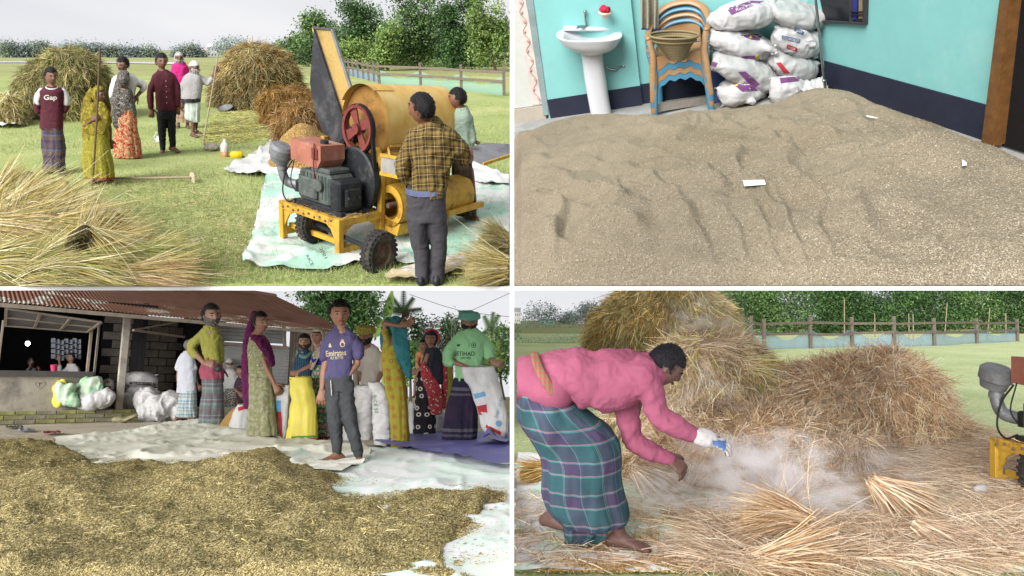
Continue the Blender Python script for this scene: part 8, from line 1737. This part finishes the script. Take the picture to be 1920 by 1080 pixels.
litter('strewn_straw', BRS, [(1420, 800), (1800, 790), (1925, 840), (1925, 940), (1500, 900)], 17000, .18, .0038, 'pale', lift=.04, jitter_up=.14)
litter('strewn_straw', BRS, [(1330, 1000), (1500, 985), (1925, 980), (1925, 1079), (1320, 1079)], 13000, .20, .0038, 'pale', lift=.05, jitter_up=.2)
litter('strewn_straw', BRS, [(966, 940), (1200, 960), (1330, 1079), (966, 1079)], 900, .2, .005, 'pale', lift=.03)
SF = 'sheaves on the strewn straw'
sheaf(BRS, (1470, 1036), (1512, 978, -10), (1392, 968, -10), 20, 42, 'dark dusty sheaf being beaten in front of the dust cloud', n=820, pal='thresh', pal2='pale', width=1.4, group=SF, droop=.3, name='straw_sheaf')
sheaf(BRS, (1500, 1015), (1490, 985), (1420, 905), 46, 84, 'loose straws thrown up leftward out of the beaten sheaf', n=80, pal='pale', pal2=None, width=1.2, group=SF, droop=.25, fan=4., name='straw_sheaf', inner=False)
sheaf(BRS, (1520, 1015), (1470, 975), (1560, 945), 46, 84, 'loose straws falling rightward out of the beaten sheaf', n=110, pal='pale', pal2=None, width=1.2, group=SF, droop=.4, fan=4., name='straw_sheaf', inner=False)
sheaf(BRS, (1680, 990), (1640, 905), (1720, 985), 14, 44, 'grey brown sheaf with bent stalks right of the dust', n=700, pal='pale', pal2='thresh', width=1.9, group=SF, droop=.3, name='straw_sheaf')
sheaf(BRS, (1780, 1040), (1720, 985), (1800, 1045), 12, 36, 'long flat sheaf trailing to the lower right', n=500, pal='pale', width=1.9, group=SF, droop=.2, name='straw_sheaf')
sheaf(BRS, (985, 905), (1030, 880), (978, 892), 12, 24, 'small sheaf end left of the checked lungi', n=420, pal='brown', pal2='fresh', width=1.6, group=SF, droop=.1, name='straw_sheaf')
sheaf(BRS, (1240, 930), (1190, 880), (1250, 930), 14, 40, 'grey dusty sheaf under the bare hand', n=500, pal='pale', width=1.7, group=SF, droop=.3, name='straw_sheaf')
sheaf(BRS, (1560, 1075), (1400, 1060), (1560, 1050), 14, 44, 'thick straws in the near foreground below the dust', n=500, pal='thresh', pal2='pale', width=2.2, group=SF, droop=.15, name='straw_sheaf')
# engine end of the thresher at the right edge
ML = BRS.frame(1868, 915, yaw=-52)
thresher(ML @ Matrix.Diagonal((.90, .85, 1, 1)) @ Matrix.Translation((.95, 0, 0)), 'engine end of a yellow thresher cut by the right edge', full=False)

# ------------------------------------------------------------------ the bending man
ALB = .60; TONEK = 1.25
PNK = mat('pink_shirt', (184, 100, 128), var=.16, scale=3, bump=.3, bscale=25, dirt=(160, 76, 104), dscale=1.6); SKB = (98, 72, 64)
LUN3 = plaid('teal_purple_check_lungi', [(0, (64, 108, 114)), (.16, (150, 186, 186)), (.175, (70, 112, 118)), (.20, (140, 176, 176)), (.215, (96, 82, 112)), (.5, (84, 78, 108)), (.62, (150, 160, 176)), (.635, (72, 104, 116)), (.8, (66, 106, 114))], [(0, (70, 104, 112)), (.20, (200, 150, 150)), (.235, (96, 170, 178)), (.27, (88, 80, 108)), (.62, (196, 150, 150)), (.655, (96, 170, 178)), (.69, (64, 104, 110))], 4.6, 5.6)
p = Person(BRS, (1110, 1032), 'man in a pink shirt and checked lungi bending over the straw', (1248, 684, 78, 96, 42), tone=SKB, hair='short', hairc=(30, 28, 34), voxel=.008)
J = p.px.J; B_ = p.B
B_.tube([J((1236, 706)), J((1215, 702)), J((1195, 700))], [19, 19, 20], n=14)
B_.tube([J((1000, 740, 4)), J((1060, 715)), J((1130, 715)), J((1195, 702))], [(20, 24), (22, 28), (28, 32), (22, 30)], n=20, side=(0, 0, 1))
p.leg((1050, 770, -18), (1122, 885, -12), (1164, 1004, -16), 72, fl=1.12, r=1.15, drop=24); p.leg((1010, 780, 24), (1045, 880, 34), (1036, 968, 40), 60, fl=1.05, r=1.1, drop=22)
p.arm((1205, 694, -38), (1232, 776, -44), (1322, 822, -40), (1360, 832, -40), curl=30, r=.9, nrm=(.2, -.3, 1), hl=.80); p.arm((1180, 740, 36), (1180, 815, 34), (1252, 860, 20), (1285, 880, 16), curl=62, r=.9, nrm=(.2, -.6, .9), hl=.80)
mb = MB(); tb = [((1012, 692, 4), 25, 38), ((1040, 693, 2), 35, 44), ((1080, 702), 48, 52), ((1118, 712), 59, 54), ((1155, 710), 56, 56), ((1190, 702), 46, 56), ((1212, 696), 33, 48)]
mb.tube([J(a) for a, _, _ in tb], [(r, d) for _, r, d in tb], n=28, side=(0, 0, 1), sub=4)
mb.tube([J((1200, 692, -36)), J((1222, 735, -42)), J((1234, 778, -44)), J((1280, 806, -42)), J((1310, 818, -40))], [29, 24, 21, 17, 13], n=18); mb.tube([J((1172, 744, 34)), J((1178, 800, 34)), J((1188, 826, 32)), J((1225, 848, 26)), J((1254, 861, 20))], [25, 21, 18, 15, 13], n=18)
me = fuse(mapped(mb, p.px), 'shirt', .009, 3); wrinkle(me, .006, 14, 5, (1.6, 1, 1.2), 3); folds(me, .016, 5.0, 5, (1.3, .6, .7)); folds(me, .006, 12, 8, (.6, 1, 1.3)); so = obj('shirt', me, PNK, p.root)
mb = MB(); mb.tube([J((968, 712, 6)), J((990, 710, 4)), J((1034, 722, 2))], [(34, 42), (42, 50), (50, 56)], n=22, side=(0, 0, 1)); mapped(mb, p.px); v = mb.v[0] + p.px.origin; v[:, 0] = np.maximum(v[:, 0], .0075 * v[:, 1]); mb.v = [v - p.px.origin]; mb.build('shirt_tail', PNK, p.root, smooth=True)
mb = MB(); mb.tube([J((1002, 664, -2)), J((1010, 690, -42)), J((1022, 712, -50)), J((1036, 734, -50))], [(9, 3)] * 4, n=12, side=(1, 0, 0)); mapped(mb, p.px); mb.build('waist_cloth', plaid('red_green_gamcha', [(0, (196, 92, 92)), (.5, (150, 150, 110))], [(0, (206, 100, 96)), (.5, (140, 140, 100))], 40, 40, src='XZ'), p.root, smooth=True)
lr = [(716, 967, 1040, 4), (735, 967, 1056, 2), (760, 967, 1085), (785, 969, 1118), (805, 978, 1146), (830, 996, 1162), (860, 1014, 1166), (890, 1018, 1166), (920, 1018, 1170), (950, 1026, 1178), (972, 1042, 1180), (980, 1052, 1172)]
p.skirt('lungi', LUN3, lr, ratio=.72, amp=.035, k=7, n=96, fold_from=.3)
p.skirt('lungi_tail', LUN3, [(960, 1052, 1146), (985, 1056, 1144), (1010, 1059, 1130), (1027, 1061, 1090)], ratio=.35, amp=.2, k=6, n=80, fold_from=0)
GLV = mat('white_glove', (222, 216, 214), var=.08, bump=.3, bscale=60); g = MB(); d = J((1360, 832, -40)) - J((1322, 822, -40)); hand(g, J((1322, 822, -40)), d, np.array((.2, -.3, 1)), 78 * .86, 30); g.tube([J((1314, 819, -40)), J((1330, 824, -40))], [17, 16], n=14); me = fuse(mapped(g, p.px), 'glove', .006, 2); wrinkle(me, .003, 40, 1); go = obj('glove', me, GLV, p.root)
patch('blue_palm', mat('blue_rubber', (100, 130, 186)), go, [(1336, 826), (1362, 826), (1360, 846), (1338, 840)], 8, 6)
p.done()
for o in p.root.children:
    if o.type == 'MESH':
        v = mverts(o.data) + p.px.origin; lim = .0068 * v[:, 1]; v[:, 0] = np.maximum(v[:, 0], lim); o.data.vertices.foreach_set('co', (v - p.px.origin).ravel()); o.data.update()
# ------------------------------------------------------------------ dust in the air
def dust(c, depth, r, dens, seed, label=None):
    m = bpy.data.materials.new('dust_%d' % seed); m.use_nodes = True; n = m.node_tree; n.nodes.remove(n.nodes['Principled BSDF'])
    v = N(n, 'VolumePrincipled'); v.inputs['Color'].default_value = (.97, .94, .95, 1); v.inputs['Anisotropy'].default_value = 0.; n.links.new(v.outputs[0], n.nodes['Material Output'].inputs['Volume'])
    tc = N(n, 'TexCoord'); ln = N(n, 'VectorMath'); ln.operation = 'LENGTH'; n.links.new(tc.outputs['Object'], ln.inputs[0])
    z = N(n, 'TexNoise'); z.inputs['Scale'].default_value = 3.2; z.inputs['Detail'].default_value = 6; mp = N(n, 'Mapping'); mp.inputs['Location'].default_value = (seed, seed * 2, 1); n.links.new(tc.outputs['Object'], mp.inputs[0]); n.links.new(mp.outputs[0], z.inputs['Vector'])
    a = N(n, 'MapRange'); a.inputs['From Min'].default_value = 1.0; a.inputs['From Max'].default_value = 0.0; n.links.new(ln.outputs['Value'], a.inputs['Value'])
    b = N(n, 'MapRange'); b.inputs['From Min'].default_value = .47; b.inputs['From Max'].default_value = .75; n.links.new(z.outputs['Fac'], b.inputs['Value'])
    k = N(n, 'Math'); k.operation = 'MULTIPLY'; n.links.new(a.outputs[0], k.inputs[0]); n.links.new(b.outputs[0], k.inputs[1])
    k2 = N(n, 'Math'); k2.operation = 'MULTIPLY'; n.links.new(k.outputs[0], k2.inputs[0]); k2.inputs[1].default_value = dens; n.links.new(k2.outputs[0], v.inputs['Density'])
    mb = MB(); mb.ball((0, 0, 0), 1.0, n=24, m=14); o = mb.build('dust_cloud', m, None, smooth=True, loc=at(*c, depth)); o.scale = r; m.volume_intersection_method if False else None
    return tag(o, kind='stuff')
for q in (((1455, 900), 4.1, (.52, .32, .36), 30., 1), ((1560, 950), 4.0, (.36, .25, .20), 20., 2), ((1235, 925), 4.2, (.30, .22, .18), 26., 3), ((1325, 625), 7.6, (.6, .5, .6), 5., 4), ((1360, 870), 4.5, (.5, .3, .26), 15., 5), ((1480, 960), 3.8, (.30, .2, .16), 22., 6), ((1640, 880), 4.8, (.6, .4, .3), 4., 7), ((1300, 760), 6.0, (.6, .4, .5), 2.5, 8)): dust(*q)
